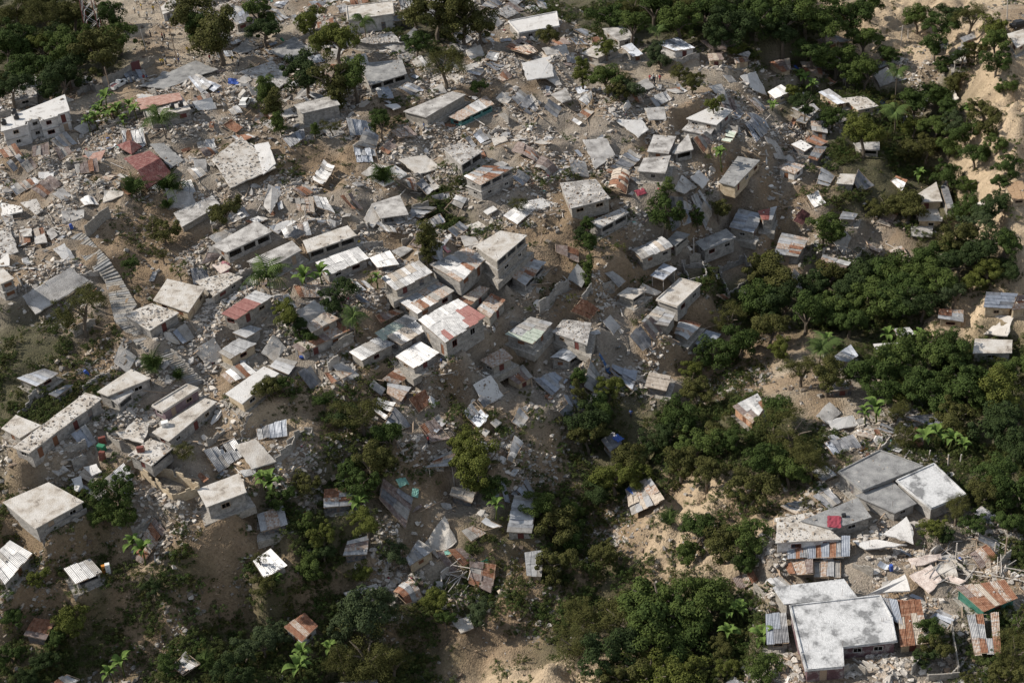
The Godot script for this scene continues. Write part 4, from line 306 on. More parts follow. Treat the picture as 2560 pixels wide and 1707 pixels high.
const PEOPLE := [
	[-84.66,-357.19,"person standing on the dirt street by the maroon gate","people on the dirt street"],
	[-84.17,-357.48,"person standing on the dirt street by the maroon gate","people on the dirt street"],
	[-82.6,-352.87,"person standing on the dirt street by the maroon gate","people on the dirt street"],
	[-84.06,-351.22,"person standing on the dirt street by the maroon gate","people on the dirt street"],
	[-80.31,-347,"person standing on the dirt street by the maroon gate","people on the dirt street"],
	[-79.18,-349.89,"person standing on the dirt street by the maroon gate","people on the dirt street"],
	[-77.4,-333.42,"person standing on the dirt street by the maroon gate","people on the dirt street"],
	[-74.22,-330.9,"person standing on the dirt street by the maroon gate","people on the dirt street"],
	[-73.64,-330.76,"person standing on the dirt street by the maroon gate","people on the dirt street"],
	[-73.47,-326.65,"person standing on the dirt street by the maroon gate","people on the dirt street"],
	[-71.77,-323.95,"person standing on the dirt street by the maroon gate","people on the dirt street"],
	[-68.92,-314.57,"person standing on the dirt street by the maroon gate","people on the dirt street"],
	[-68.05,-314.4,"person standing on the dirt street by the maroon gate","people on the dirt street"],
	[-72.09,-314.58,"person standing on the dirt street by the maroon gate","people on the dirt street"],
	[-71.59,-314.48,"person standing on the dirt street by the maroon gate","people on the dirt street"],
	[-71.13,-315,"person standing on the dirt street by the maroon gate","people on the dirt street"],
	[-74.81,-307.09,"person standing on the dirt street by the maroon gate","people on the dirt street"],
	[-74.14,-306.91,"person standing on the dirt street by the maroon gate","people on the dirt street"],
	[-76.64,-305.09,"person standing on the dirt street by the maroon gate","people on the dirt street"],
	[-77.48,-304.39,"person standing on the dirt street by the maroon gate","people on the dirt street"],
	[-78.27,-305.53,"person standing on the dirt street by the maroon gate","people on the dirt street"],
	[-61.1,-314.15,"person standing on the dirt street by the maroon gate","people on the dirt street"],
	[-60.36,-315.06,"person standing on the dirt street by the maroon gate","people on the dirt street"],
	[-55.84,-312.56,"person standing on the dirt street by the maroon gate","people on the dirt street"],
	[-66.31,-318.81,"person standing on the dirt street by the maroon gate","people on the dirt street"],
	[-64.82,-315.73,"person standing on the dirt street by the maroon gate","people on the dirt street"],
	[-82.38,-347.56,"person standing on the dirt street by the maroon gate","people on the dirt street"],
	[-68.61,-317.63,"person standing on the dirt street by the maroon gate","people on the dirt street"],
	[-54.45,-310.78,"person standing on the dirt street by the maroon gate","people on the dirt street"],
	[-66.81,-319.83,"person standing on the dirt street by the maroon gate","people on the dirt street"],
	[34.62,-292.56,"person in a huddle at the end of the orange path","people huddled by the orange path"],
	[35.43,-293.38,"person in a huddle at the end of the orange path","people huddled by the orange path"],
	[36.19,-293.01,"person in a huddle at the end of the orange path","people huddled by the orange path"],
	[36.57,-291.48,"person in a huddle at the end of the orange path","people huddled by the orange path"],
	[35.31,-290.75,"person in a huddle at the end of the orange path","people huddled by the orange path"],
	[34.74,-290.81,"person in a huddle at the end of the orange path","people huddled by the orange path"],
	[29.1,-298.07,"person walking alone on the orange dirt path",""],
	[-67.74,-224.02,"person climbing the worn hillside steps",""],
	[-14.97,-191.98,"person stooping on the bare slope above a gully",""],
	[-12.06,-205.74,"person standing below the large red panelled house",""],
	[19,-203.34,"person picking through wreckage at the ravine shoulder",""],
	[-13.55,-275.21,"person beside the rusty lean-to sheet",""]]
const STAIRS := [[[-78.8,4.91,-239.68,-77.04,4.98,-243.56,-70.5,3.51,-233.74,-72.57,3.51,-230.64],16,"broad concrete stairway of even steps below the retaining wall"],
	[[-72.31,3.44,-230.71,-70.46,3.44,-233.46,-68.05,1.76,-229.69,-70.71,2.27,-228.96],5,"long worn stairway winding down between the houses to the purple wall"],
	[[-70.71,2.27,-228.96,-68.05,1.76,-229.69,-64.07,0.94,-221.4,-68.54,0.95,-221.49],12,"long worn stairway winding down between the houses to the purple wall"],
	[[-68.54,0.95,-221.49,-64.07,0.94,-221.4,-65.12,0.97,-216.92,-67.14,0.97,-216.76],5,"long worn stairway winding down between the houses to the purple wall"],
	[[-67.14,0.97,-216.76,-65.12,0.97,-216.92,-60.86,0.36,-210.93,-62.39,0.21,-209.41],11,"long worn stairway winding down between the houses to the purple wall"],
	[[-62.75,0.48,-210.32,-61.32,0.46,-211.09,-59.58,-0.39,-209.24,-60.9,-0.41,-208.34],5,"long worn stairway winding down between the houses to the purple wall"],
	[[-60.9,-0.41,-208.34,-59.58,-0.39,-209.24,-56.65,-1.54,-208.81,-58.63,-1.27,-207.77],5,"long worn stairway winding down between the houses to the purple wall"],
	[[-58.63,-1.27,-207.77,-56.65,-1.54,-208.81,-51.68,-4.48,-203.88,-53.92,-4.39,-203.18],16,"long worn stairway winding down between the houses to the purple wall"]]
const WALLS := [[[-88.64,-302.26,-86.24,-305.25,-84.2,-302,-83.12,-303.21],1.9,"jag","broken compound wall under dark trees"],
	[[-83.16,-304.13,-77.88,-310.36],2.5,"whole","long grey compound wall behind the pickup"],
	[[-77.83,-310.35,-76.27,-312.12],2.6,"gate","tall maroon metal gate in the compound wall"],
	[[-76.14,-312.39,-73.83,-316.47],2.2,"jag","compound wall stretch with a bitten top beside the gate"],
	[[-75.75,-241.33,-71.89,-246.26],2.4,"whole","concrete retaining wall above the broad stairway"],
	[[-26.07,-235.62,-21.75,-237.4],1.4,"whole","terrace wall under a heap of clothes"],
	[[5.3,-221.76,11.13,-228.73],2.6,"whole","blank yard wall below the laundry house"],
	[[13.11,-224.83,15.18,-228.09],1.6,"whole","short yard wall beside the plain grey slab"],
	[[-80.32,-197.15,-77.73,-201.05],1.3,"jag","low stone wall above the dusty square slab"],
	[[-70.63,-202.09,-66.34,-204.25],1.1,"whole","low garden wall behind the stepped pale house"],
	[[-74.37,-186.32,-67.63,-192.86],0.5,"whole","kerb wall along the very long slab house"],
	[[-56.65,-208.71,-50.93,-203.44],0.8,"whole","side wall of the long stair flight"],
	[[-45.34,-190.01,-42.46,-193.89],0.7,"jag","low broken wall beside the white roof over tan walls"],
	[[-73.4,-171.92,-66.59,-177.18],0.9,"whole","long low front wall of the house with red doors"],
	[[-36.86,-188.23,-35.74,-189.64,-34.11,-190.84,-32.76,-190.55,-32.89,-189.38],1.3,"jag","curved rubble wall on the sandy bank"],
	[[-38.54,-185.24,-35.99,-187.03,-35.73,-189.39],1.6,"jag","tan cell wall under the curved rubble wall"],
	[[54.72,-141.4,53.25,-133.51],1.8,"whole","tall pale yard wall near the bare trunk tree"],
	[[49.09,-133.01,53.02,-132.78],1.4,"whole","tan terrace wall at the foot of the yard"],
	[[38.62,-135.64,40.41,-136.56,41.62,-135.14],1.8,"jag","jagged wall stump in front of the maroon doors"],
	[[-80.49,-280.53,-76.57,-282.36],1,"jag","grey wall remnant below the banana plants"],
	[[-89.05,-263.45,-85.8,-266.37],0.9,"jag","long broken wall footing on the brown rubble field"],
	[[-28.2,-240.76,-22.54,-243.09],1.1,"jag","block wall remnant beside the domed tan slab"],
	[[41.25,-299.65,46.7,-302.52],1.3,"whole","pale yard wall in front of the blue roofed white house"],
	[[-56.96,-178.8,-54.32,-180.48],0.4,"whole","thin concrete kerb near the roofless tan room"]]
const POLES := [[-68.77,-316.1,8.46,"dark utility pole leaning over the crowded street","wood"],
	[-76.59,-322.46,5.48,"pale utility pole beside the maroon gate","pole_pale"],
	[-80.84,-300.48,6.41,"dark pole standing by the pickup","wood"],
	[-76.28,-344.79,5.53,"pale pole at the cream street house","pole_pale"],
	[-55.48,-293.41,3.53,"short dark post by the slumped steel roof","wood"],
	[112.03,-296.39,6.66,"tall pale pole at the upper dirt road","pole_pale"],
	[94.53,-313.82,4.87,"lone concrete post below the sandy cliff","pole_pale"],
	[97.58,-318.68,2.09,"short concrete post by the sandy cliff","pole_pale"],
	[59.27,-154.46,3.93,"thick concrete column above the pole tangle","pole_pale"],
	[64.56,-154.16,2.55,"crooked concrete stump in the pole tangle","pole_pale"],
	[65.55,-152.76,5.1,"long thin stick standing in the pole tangle","wood"],
	[36.17,-243.95,3.84,"thin pale pole beside the dark roofed cell","pole_pale"],
	[66.27,-175.43,2.57,"concrete post behind the whitewashed flat roof","pole_pale"],
	[62.08,-177.39,1.59,"short post under banana leaves","pole_pale"],
	[64.79,-176.22,2.18,"middle post behind the joined flat roofs","pole_pale"],
	[-35.62,-242.14,3.55,"leaning pole holding the dusty tan sheet roof","pole_pale"],
	[-50.33,-201.89,1.92,"white post at the end of the stairs","pole_pale"]]
const TANGLES := [60.87,-153.19,-11.86,-172.08]
const TOWER := [-90.45,-334.74]
const VEHICLES := [[-79.66,-303.94,2.59,"pickup","white pickup with maroon load bed parked along the compound wall"],
	[-50.99,-290.24,2.94,"white","white car crushed up to rubble beside a leaning slab"],
	[114.48,-295.66,1.81,"dark","black car on the upper dirt road"]]
const PROPS := [
	["tank",-96.83,12.37,-283.92,"upright black tank behind a fallen black tank on the white house"],
	["tank",-95.77,12.37,-281.27,"black tank set in a white ring on the white house"],
	["tank",-97.81,12.37,-279.1,"black tank at the corner of the white house roof"],
	["tank",-64.6,10.67,-282.91,"black tank on the pink topped house, further from the slumped steel roof"],
	["tank",-62.9,10.69,-283.55,"black tank on the pink topped house, nearer the slumped steel roof"],
	["tank",-17.97,9.4,-311.24,"black tank at the corner of the half collapsed folded house"],
	["drum",-45.11,7.9,-321.37,"green plastic drum on the grey humped slab","green_plastic"],
	["drum",-57.82,-999,-265.26,"blue plastic drum beside the fallen red tiled roof","blue_plastic"],
	["drum",-78.49,-999,-243.24,"blue plastic drum at the head of the broad stairway","blue_plastic"],
	["drum",-56.49,-999,-260.48,"blue plastic drum near a white boulder below the red roof","blue_plastic"],
	["drum",-34.72,-999,-207.97,"blue plastic drum at the rust striped house corner","blue_plastic"],
	["drum",49.69,-999,-152.86,"dark blue drum among white stones behind the leaning slab wedge","blue_plastic"],
	["drum",-70.12,-999,-205.09,"blue drum among spilled belongings behind the blue grey shed","blue_plastic"],
	["box",-63.35,-999,-169.68,"white fridge standing outside the block hut","white_enamel","fridge","fridge",[0.7,1.6,0.7]],
	["box",-64,-999,-169.74,"orange cabinet beside the white fridge","orange_cabinet","cabinet","cabinet",[0.6,1.3,0.5]],
	["box",-65.65,-999,-189.68,"red brown dresser standing upright in the pale rubble yard","dresser_red","dresser","dresser",[1.1,1.2,0.6]],
	["box",-65.25,-999,-186.38,"red brown wardrobe below the green cabinet","dresser_red","wardrobe","wardrobe",[0.9,1.6,0.6]],
	["box",-65.48,-999,-188.15,"green cabinet between two red brown pieces of furniture","green_plastic","cabinet","cabinet",[1.3,1.1,0.7]],
	["box",-58.55,-3.69,-184.96,"small red dresser perched on the broken slab","dresser_red","dresser","dresser",[1.1,0.9,0.6]],
	["box",-55.94,-4.12,-191.95,"white box on the long tan roof","white_enamel","crate","box",[1.1,0.7,0.9]],
	["box",45.58,-11.97,-163.78,"little black box on the grey roof with crimson cloth","black_plastic","crate","box",[0.6,0.4,0.5]],
	["cloth",43.9,-11.99,-162.7,"crimson cloth spread on the grey flat roof","crimson_cloth",2.6],
	["cloth",17.32,-21.16,-185.44,"blue tarpaulin on the tan patchwork roof","blue_cloth",2.3],
	["cloth",-54.62,-999,-301.54,"bright blue tarpaulin on bare ground near the street","blue_plastic",2.2],
	["cloth",85.54,-999,-294.1,"blue tarpaulin at the foot of the royal palm","blue_plastic",2],
	["cloth",27.06,-999,-250.01,"crimson sheet hanging in the rubble beside the barrel roof","crimson_cloth",2],
	["cloth",15.89,-999,-214.37,"deep blue cloth beside the steel roof with one bright panel","door_blue",1.9],
	["cloth",-19.41,-999,-185.26,"turquoise sheet beside the big purplish roof","teal_cloth",1.7],
	["cloth",-17.53,-999,-183.93,"turquoise cloth lying on bare earth below the turquoise sheet","teal_cloth",1.4],
	["cloth",16.14,-20.61,-198.97,"violet blue tarpaulin on the gully hut roof","blue_cloth",1.9],
	["cloth",52.96,-999,-181.88,"orange cloth in the heap of household goods","orange_cabinet",1.5],
	["cloth",50.72,-999,-183.87,"pink cloth in the heap of household goods","pink_cloth",1.3],
	["cloth",51.84,-999,-201.12,"red panel by the hut at the grove edge","crimson_cloth",1.2],
	["cloth",-12.86,-20.96,-174.51,"pale green cloth on the ridged brown roof","teal_cloth",1.3],
	["cloth",-7.46,-999,-172.57,"bright green cloth above the flat brown patchwork roof","green_plastic",1.3],
	["cloth",69.29,-999,-305.62,"blue tarpaulin near the brick red rusted roof","blue_plastic",1.8],
	["cloth",-4.85,-999,-208.43,"white laundry beside the little rust striped house","shirt_white",1.2],
	["cloth",-49.77,-999,-230.28,"rose cloth in the debris by the broken porch","pink_cloth",1.9],
	["cloth",-10.44,-999,-235.67,"pink sheet near the dark fallen sheet","pink_cloth",1.6],
	["chair",-5.55,-999,-191.26,"white plastic chair on the rubble slope","white_enamel"]]
const HIPS := [
	[[-67.55,6.81,-263.17],[[-72.63,7.91,-267.34,-67.86,7.91,-269.73,-64.23,9.71,-261.8,-67.86,9.71,-257.38],[-67.86,9.71,-257.38,-64.23,9.71,-261.8,-62.18,7.51,-259.39,-65.96,7.51,-253.43]],"large red tiled roof come down whole on the rubble","red_tile"],
	[[-72.83,6.95,-273.94],[[-75.45,7.65,-274.51,-71.48,7.55,-269.58,-72.04,8.85,-272.73],[-71.48,7.55,-269.58,-69.91,7.65,-272.77,-72.04,8.85,-272.73],[-69.91,7.65,-272.77,-72.85,7.85,-276.32,-72.04,8.85,-272.73],[-72.85,7.85,-276.32,-75.45,7.65,-274.51,-72.04,8.85,-272.73]],"small red pyramid roof behind the large red roof","red_tile"],
	[[-68.21,10.62,-287.61],[[-73,11.07,-289.11,-71.03,11.07,-283.13,-62.92,11.07,-286.33,-64.13,11.07,-290.2]],"pink painted raised roof strip on the pale house","pink_paint"],
	[[-79.26,7.07,-271.8],[[-81.55,7.67,-270.81,-77.47,7.47,-267.87,-77.01,7.97,-271.93]],"pink triangular slab beside the red pyramid roof","pink_paint"]]

# ---------------------------------------------------------------- mesh helper
class MB:
	var v := PackedVector3Array()
	var n := PackedVector3Array()
	var c := PackedColorArray()
	var col := Color(1, 1, 1)
	func tri(a: Vector3, b: Vector3, d: Vector3, hint: Vector3) -> void:
		var f := (b - a).cross(d - a)
		if f.length_squared() < 1e-14:
			return
		f = f.normalized()
		v.append(a)
		if f.dot(hint) > 0.0:
			v.append(d); v.append(b)
		else:
			v.append(b); v.append(d)
			f = -f
		for i in 3:
			n.append(f); c.append(col)
	func quad(a: Vector3, b: Vector3, d: Vector3, e: Vector3, hint: Vector3) -> void:
		tri(a, b, d, hint)
		tri(a, d, e, hint)
	func prism(b: Array, t: Array) -> void:
		var k := b.size()
		var m := Vector3.ZERO
		for i in k:
			m += b[i] + t[i]
		m /= 2.0 * k
		for i in k:
			var j := (i + 1) % k
			quad(b[i], b[j], t[j], t[i], (b[i] + t[j]) * 0.5 - m)
		for i in range(1, k - 1):
			tri(b[0], b[i], b[i + 1], Vector3.DOWN if k > 4 else b[0] - m)
			tri(t[0], t[i], t[i + 1], Vector3.UP if k > 4 else t[0] - m)
	func box(o: Vector3, x: Vector3, y: Vector3, z: Vector3) -> void:
		prism([o - x - y - z, o + x - y - z, o + x - y + z, o - x - y + z], [o - x + y - z, o + x + y - z, o + x + y + z, o - x + y + z])
	func tube(pts: Array, rad: Array, sides := 6, cap := true) -> void:
		var rings := []
		for i in pts.size():
			var d: Vector3 = (pts[mini(i + 1, pts.size() - 1)] - pts[maxi(i - 1, 0)]).normalized()
			var u := d.cross(Vector3.FORWARD if absf(d.z) < 0.9 else Vector3.RIGHT).normalized()
			var w := d.cross(u)
			var ring := []
			for s in sides:
				var a := TAU * s / sides
				ring.append(pts[i] + (u * cos(a) + w * sin(a)) * rad[i])
			rings.append(ring)
		for i in pts.size() - 1:
			for s in sides:
				var s2: int = (s + 1) % sides
				quad(rings[i][s], rings[i][s2], rings[i + 1][s2], rings[i + 1][s], rings[i][s] + rings[i + 1][s2] - pts[i] - pts[i + 1])
		if cap:
			for e in [0, pts.size() - 1]:
				for s in range(1, sides - 1):
					tri(rings[e][0], rings[e][s], rings[e][s + 1], pts[e] - pts[1 if e == 0 else e - 1])
	func mesh() -> ArrayMesh:
		var a := []
		a.resize(Mesh.ARRAY_MAX)
		a[Mesh.ARRAY_VERTEX] = v
		a[Mesh.ARRAY_NORMAL] = n
		a[Mesh.ARRAY_COLOR] = c
		var m := ArrayMesh.new()
		m.add_surface_from_arrays(Mesh.PRIMITIVE_TRIANGLES, a)
		return m

var rng := RandomNumberGenerator.new()
var M := {}
var names := {}

func rnd(a: float, b: float) -> float:
	return rng.randf_range(a, b)

func numbered(called: String) -> String:
	var k: int = names.get(called, 0)
	names[called] = k + 1
	return called if k == 0 else "%s_%03d" % [called, k]

func tag(o: Node, label: String, category: String, group := "") -> void:
	o.set_meta("label", label)
	o.set_meta("category", category)
	if not o is MultiMeshInstance3D:
		o.set_meta("kind", "thing")
	if group != "":
		o.set_meta("group", group)

func thing(called: String, at: Vector3, label: String, category: String, group := "") -> Node3D:
	var o := Node3D.new()
	o.name = numbered(called)
	add_child(o)
	o.position = at
	tag(o, label, category, group)
	return o

func part(called: String, m: Mesh, mat: Material, parent: Node) -> MeshInstance3D:
	var o := MeshInstance3D.new()
	o.name = called
	o.mesh = m
	o.material_override = mat
	parent.add_child(o, true)
	return o

func single(called: String, m: Mesh, mat: Material, at: Transform3D, label: String, category: String, group := "") -> MeshInstance3D:
	var o := MeshInstance3D.new()
	o.name = numbered(called)
	o.mesh = m
	o.material_override = mat
	add_child(o)
	o.transform = at
	tag(o, label, category, group)
	return o

# ---------------------------------------------------------------- materials
func lin(r: float, g: float, b: float) -> Color:
	return Color(r, g, b).linear_to_srgb()

func noise_map(seed_: int, freq: float, oct: int, kind := FastNoiseLite.TYPE_SIMPLEX_SMOOTH, size := 512) -> PackedByteArray:
	var f := FastNoiseLite.new()
	f.seed = seed_
	f.frequency = freq
	f.noise_type = kind
	f.fractal_octaves = oct
	f.fractal_gain = 0.6
	var im := f.get_seamless_image(size, size)
	im.convert(Image.FORMAT_L8)
	return im.get_data()

# two-tone stain texture: ramp of linear colours over coarse noise, broken up by fine noise
func stain(seed_: int, ramp: Array, coarse: float, fine_amt: float, contrast := 1.6, fine := 0.09) -> ImageTexture:
	var size := 512
	var a := noise_map(seed_, coarse, 5)
	var b := noise_map(seed_ + 7, fine, 3)
	var data := PackedByteArray()
	data.resize(size * size * 3)
	var lut := []
	for i in 256:
		var t := clampf((i / 255.0 - 0.5) * contrast + 0.5, 0.0, 0.9999) * (ramp.size() - 1)
		var k := int(t)
		var u := t - k
		var p: Array = ramp[k]
		var q: Array = ramp[k + 1]
		lut.append([p[0] + (q[0] - p[0]) * u, p[1] + (q[1] - p[1]) * u, p[2] + (q[2] - p[2]) * u])
	var srgb := PackedByteArray()
	srgb.resize(1025)
	for i in 1025:
		srgb[i] = int(clampf(Color(i / 1024.0, 0, 0).linear_to_srgb().r * 255.0, 0, 255))
	for i in size * size:
		var l: Array = lut[clampi(int(a[i] + (b[i] - 128) * 0.35 * fine_amt * 3.0), 0, 255)]
		var m := 1.0 + (b[i] - 128) / 128.0 * fine_amt
		for ch in 3:
			data[i * 3 + ch] = srgb[clampi(int(l[ch] * m * 1024.0), 0, 1024)]
	return ImageTexture.create_from_image(Image.create_from_data(size, size, false, Image.FORMAT_RGB8, data))

func bump(seed_: int, freq: float, strength: float) -> ImageTexture:
	var f := FastNoiseLite.new()
	f.seed = seed_
	f.frequency = freq
	f.fractal_octaves = 4
	f.fractal_gain = 0.65
	var im := f.get_seamless_image(512, 512)
	im.convert(Image.FORMAT_RGBA8)
	im.bump_map_to_normal_map(strength)
	return ImageTexture.create_from_image(im)

func mat(called: String, tex: Texture2D, scale_: float, rough: float, tint := Color.WHITE, normal: Texture2D = null, nscale := 1.0, metal := 0.0, vc := false) -> StandardMaterial3D:
	var m := StandardMaterial3D.new()
	m.resource_name = called
	m.albedo_color = tint
	m.albedo_texture = tex
	m.roughness = rough
	m.metallic = metal
	m.vertex_color_use_as_albedo = vc
	if tex or normal:
		m.uv1_triplanar = true
		m.uv1_world_triplanar = true
		m.uv1_scale = Vector3.ONE * scale_
	if normal:
		m.normal_enabled = true
		m.normal_texture = normal
		m.normal_scale = nscale
	m.cull_mode = BaseMaterial3D.CULL_DISABLED
	M[called] = m
	return m

func materials() -> void:
	var nb := bump(11, 0.05, 6.0)
	var nf := bump(12, 0.14, 6.0)
	var s1 := 1.0 / 14.0
	# poured concrete in several tones: weathering blotches, grit
	var tc := stain(1, [[.17, .16, .15], [.33, .315, .30], [.45, .435, .415], [.53, .515, .495]], 0.009, 0.17, 1.25)
	mat("concrete", tc, s1, 0.95, Color.WHITE, nf, 0.5)
	mat("concrete_white", stain(2, [[.36, .345, .33], [.58, .565, .545], [.58, .57, .555], [.64, .63, .62]], 0.008, 0.14, 1.2), s1, 0.92, Color.WHITE, nf, 0.5)
	mat("concrete_grey", stain(3, [[.13, .13, .13], [.22, .22, .22], [.28, .28, .275], [.36, .355, .345]], 0.009, 0.16, 1.25), s1, 0.95, Color.WHITE, nf, 0.5)
	mat("concrete_tan", stain(4, [[.24, .21, .18], [.44, .40, .35], [.51, .485, .45], [.58, .555, .52]], 0.009, 0.15, 1.25), s1, 0.95, Color.WHITE, nf, 0.5)
	mat("whitewash", stain(5, [[.20, .203, .206], [.36, .363, .366], [.47, .474, .478], [.53, .534, .538], [.57, .574, .578]], 0.007, 0.16, 2.0, 0.05), s1, 0.9, Color.WHITE, nf, 0.5)
	mat("concrete_pink", stain(6, [[.42, .34, .30], [.58, .49, .44], [.66, .58, .53]], 0.02, 0.2), s1, 0.95, Color.WHITE, nf, 0.5)
	mat("red_tile", stain(7, [[.09, .028, .026], [.15, .042, .038], [.19, .075, .065], [.26, .17, .15]], 0.02, 0.3), s1, 0.85, Color.WHITE, nf, 0.6)
	mat("pink_paint", stain(8, [[.27, .145, .115], [.36, .215, .17], [.42, .29, .245]], 0.02, 0.2), s1, 0.9)
	# block walls
	mat("wall_grey", stain(21, [[.16, .15, .14], [.25, .24, .225], [.33, .315, .295], [.38, .365, .345]], 0.02, 0.25), s1, 0.95, Color.WHITE, nb, 0.7)
	mat("wall_grey2", stain(22, [[.19, .175, .155], [.29, .27, .24], [.37, .345, .31]], 0.03, 0.25), s1, 0.95, Color.WHITE, nb, 0.7)
	mat("wall_white", stain(23, [[.38, .37, .355], [.56, .55, .535], [.66, .65, .64]], 0.02, 0.15), s1, 0.9, Color.WHITE, nf, 0.4)
	mat("wall_tan", stain(24, [[.30, .23, .15], [.44, .36, .25], [.52, .44, .33]], 0.02, 0.2), s1, 0.9, Color.WHITE, nf, 0.5)
	mat("wall_purple", stain(25, [[.13, .09, .105], [.20, .145, .165], [.26, .21, .22]], 0.02, 0.2), s1, 0.9)
	mat("wall_teal", stain(26, [[.03, .12, .12], [.06, .19, .18], [.16, .24, .23]], 0.03, 0.2), s1, 0.85)
	mat("wall_orange", stain(27, [[.33, .15, .08], [.44, .25, .15], [.50, .36, .27]], 0.03, 0.3), s1, 0.9)
	mat("wall_green", stain(28, [[.02, .10, .07], [.04, .16, .12], [.08, .19, .15]], 0.03, 0.2), s1, 0.8)
	mat("wall_maroon", stain(29, [[.09, .05, .055], [.13, .075, .085], [.30, .29, .28]], 0.012, 0.2), s1, 0.9)
	mat("wall_tin", stain(30, [[.06, .065, .075], [.11, .115, .13], [.20, .19, .18], [.22, .13, .09]], 0.03, 0.3), s1, 0.7, Color.WHITE, null, 1.0, 0.2)
	# corrugated sheet
	var tz := stain(41, [[.17, .17, .178], [.26, .264, .272], [.34, .345, .353], [.42, .425, .433]], 0.015, 0.22)
	mat("zinc", tz, 0.12, 0.55, Color.WHITE, null, 1.0, 0.25)
	mat("zinc_light", stain(42, [[.29, .29, .295], [.39, .394, .402], [.47, .474, .482]], 0.015, 0.18), 0.12, 0.5, Color.WHITE, null, 1.0, 0.2)
	mat("zinc_white", stain(43, [[.46, .46, .46], [.58, .58, .58], [.66, .66, .66]], 0.012, 0.14), 0.12, 0.5, Color.WHITE, null, 1.0, 0.1)
	mat("zinc_dull", stain(44, [[.20, .185, .17], [.31, .295, .275], [.40, .385, .365]], 0.015, 0.25), 0.12, 0.7, Color.WHITE, null, 1.0, 0.1)
	mat("steel_dark", stain(45, [[.10, .105, .115], [.16, .165, .18], [.23, .235, .25], [.30, .30, .31]], 0.015, 0.22), 0.12, 0.55, Color.WHITE, null, 1.0, 0.25)
	mat("steel_blue", stain(46, [[.19, .21, .25], [.28, .305, .35], [.37, .395, .44]], 0.015, 0.2), 0.12, 0.5, Color.WHITE, null, 1.0, 0.25)
	mat("rust", stain(47, [[.10, .045, .025], [.20, .085, .045], [.27, .13, .075], [.33, .23, .17]], 0.02, 0.35), 0.14, 0.85)
	mat("rust_pale", stain(48, [[.22, .115, .065], [.33, .22, .15], [.42, .37, .32], [.46, .455, .45]], 0.025, 0.3, 2.2), 0.14, 0.75)
	mat("rust_brown", stain(49, [[.10, .07, .06], [.16, .115, .10], [.22, .175, .16], [.31, .28, .265]], 0.02, 0.3), 0.14, 0.8)
	mat("sheet_tan", stain(50, [[.30, .25, .20], [.44, .385, .325], [.53, .48, .42]], 0.02, 0.25), 0.12, 0.8)
	mat("sheet_red", stain(51, [[.18, .05, .042], [.25, .08, .068], [.30, .145, .125]], 0.02, 0.2), 0.12, 0.6)
	mat("sheet_green", stain(52, [[.26, .31, .26], [.36, .41, .35], [.45, .48, .43]], 0.02, 0.2), 0.12, 0.7)
	mat("sheet_maroon", stain(53, [[.07, .025, .025], [.11, .04, .04], [.16, .08, .075]], 0.02, 0.2), 0.12, 0.7)
	mat("thatch", stain(54, [[.22, .13, .07], [.34, .23, .14], [.42, .31, .21]], 0.05, 0.5), 0.2, 0.95)
	# ground, stone, wood, foliage
	mat("soil", stain(61, [[.50, .49, .48], [.72, .71, .70], [.88, .88, .87], [1.0, 1.0, 1.0]], 0.03, 0.4, 1.5, 0.16), 1.0 / 11.0, 1.0, Color.WHITE, nb, 2.0, 0.0, true)
	mat("rubble_pale", stain(62, [[.27, .25, .225], [.40, .375, .345], [.51, .485, .455], [.61, .59, .56]], 0.03, 0.25), 0.25, 0.95, Color.WHITE, null, 1.0, 0.0, true)
	mat("clod", null, 1.0, 1.0, Color.WHITE, null, 1.0, 0.0, true)
	mat("wood", stain(63, [[.20, .13, .08], [.32, .24, .17], [.42, .35, .28]], 0.04, 0.3), 0.5, 0.9)
	mat("bark", stain(64, [[.07, .055, .04], [.13, .105, .08], [.20, .17, .14]], 0.04, 0.3), 0.4, 0.95)
	mat("pole_pale", stain(65, [[.38, .34, .30], [.50, .46, .42], [.58, .55, .51]], 0.04, 0.2), 0.4, 0.9)
	for k in [["leaf_dark", .050, .076, .022], ["leaf_fresh", .072, .100, .028], ["leaf_deep", .036, .054, .020], ["leaf_olive", .078, .080, .027], ["leaf_yellow", .098, .112, .028], ["leaf_blue", .056, .076, .036], ["leaf_weed", .085, .105, .036], ["leaf_palm", .085, .125, .040], ["leaf_banana", .115, .175, .045]]:
		var m := mat(k[0], null, 1.0, 0.6, lin(k[1], k[2], k[3]), null, 1.0, 0.0, true)
		m.roughness = 0.85
		m.metallic_specular = 0.2
		m.backlight_enabled = true
		m.backlight = lin(k[1] * 0.6, k[2] * 0.65, k[3] * 0.4)
	for k in [["black_plastic", .015, .015, .017, .4], ["blue_plastic", .03, .08, .33, .6], ["blue_cloth", .05, .11, .36, .8], ["crimson_cloth", .25, .04, .06, .9], ["green_plastic", .02, .16, .08, .5], ["white_enamel", .72, .72, .70, .35], ["red_paint", .20, .07, .06, .7], ["door_maroon", .11, .03, .025, .7], ["door_brown", .16, .07, .035, .7], ["door_blue", .03, .10, .25, .6], ["dresser_red", .17, .055, .04, .5], ["orange_cabinet", .5, .2, .03, .6], ["glass_dark", .012, .014, .017, .1], ["tyre", .02, .02, .02, .9], ["skin", .12, .065, .04, .6], ["hair", .012, .01, .009, .8], ["teal_cloth", .17, .34, .29, .85], ["pink_cloth", .5, .22, .24, .85], ["yellow_paint", .6, .42, .05, .6], ["iron", .14, .10, .08, .7], ["shirt_white", .62, .62, .60, .9], ["shirt_blue", .06, .10, .25, .9], ["shirt_red", .32, .05, .05, .9], ["trousers_dark", .03, .035, .05, .9], ["trousers_tan", .22, .18, .13, .9], ["maroon_gate", .13, .045, .05, .6], ["shirt_yellow", .5, .36, .06, .9], ["orange_flower", .55, .2, .02, .8]]:
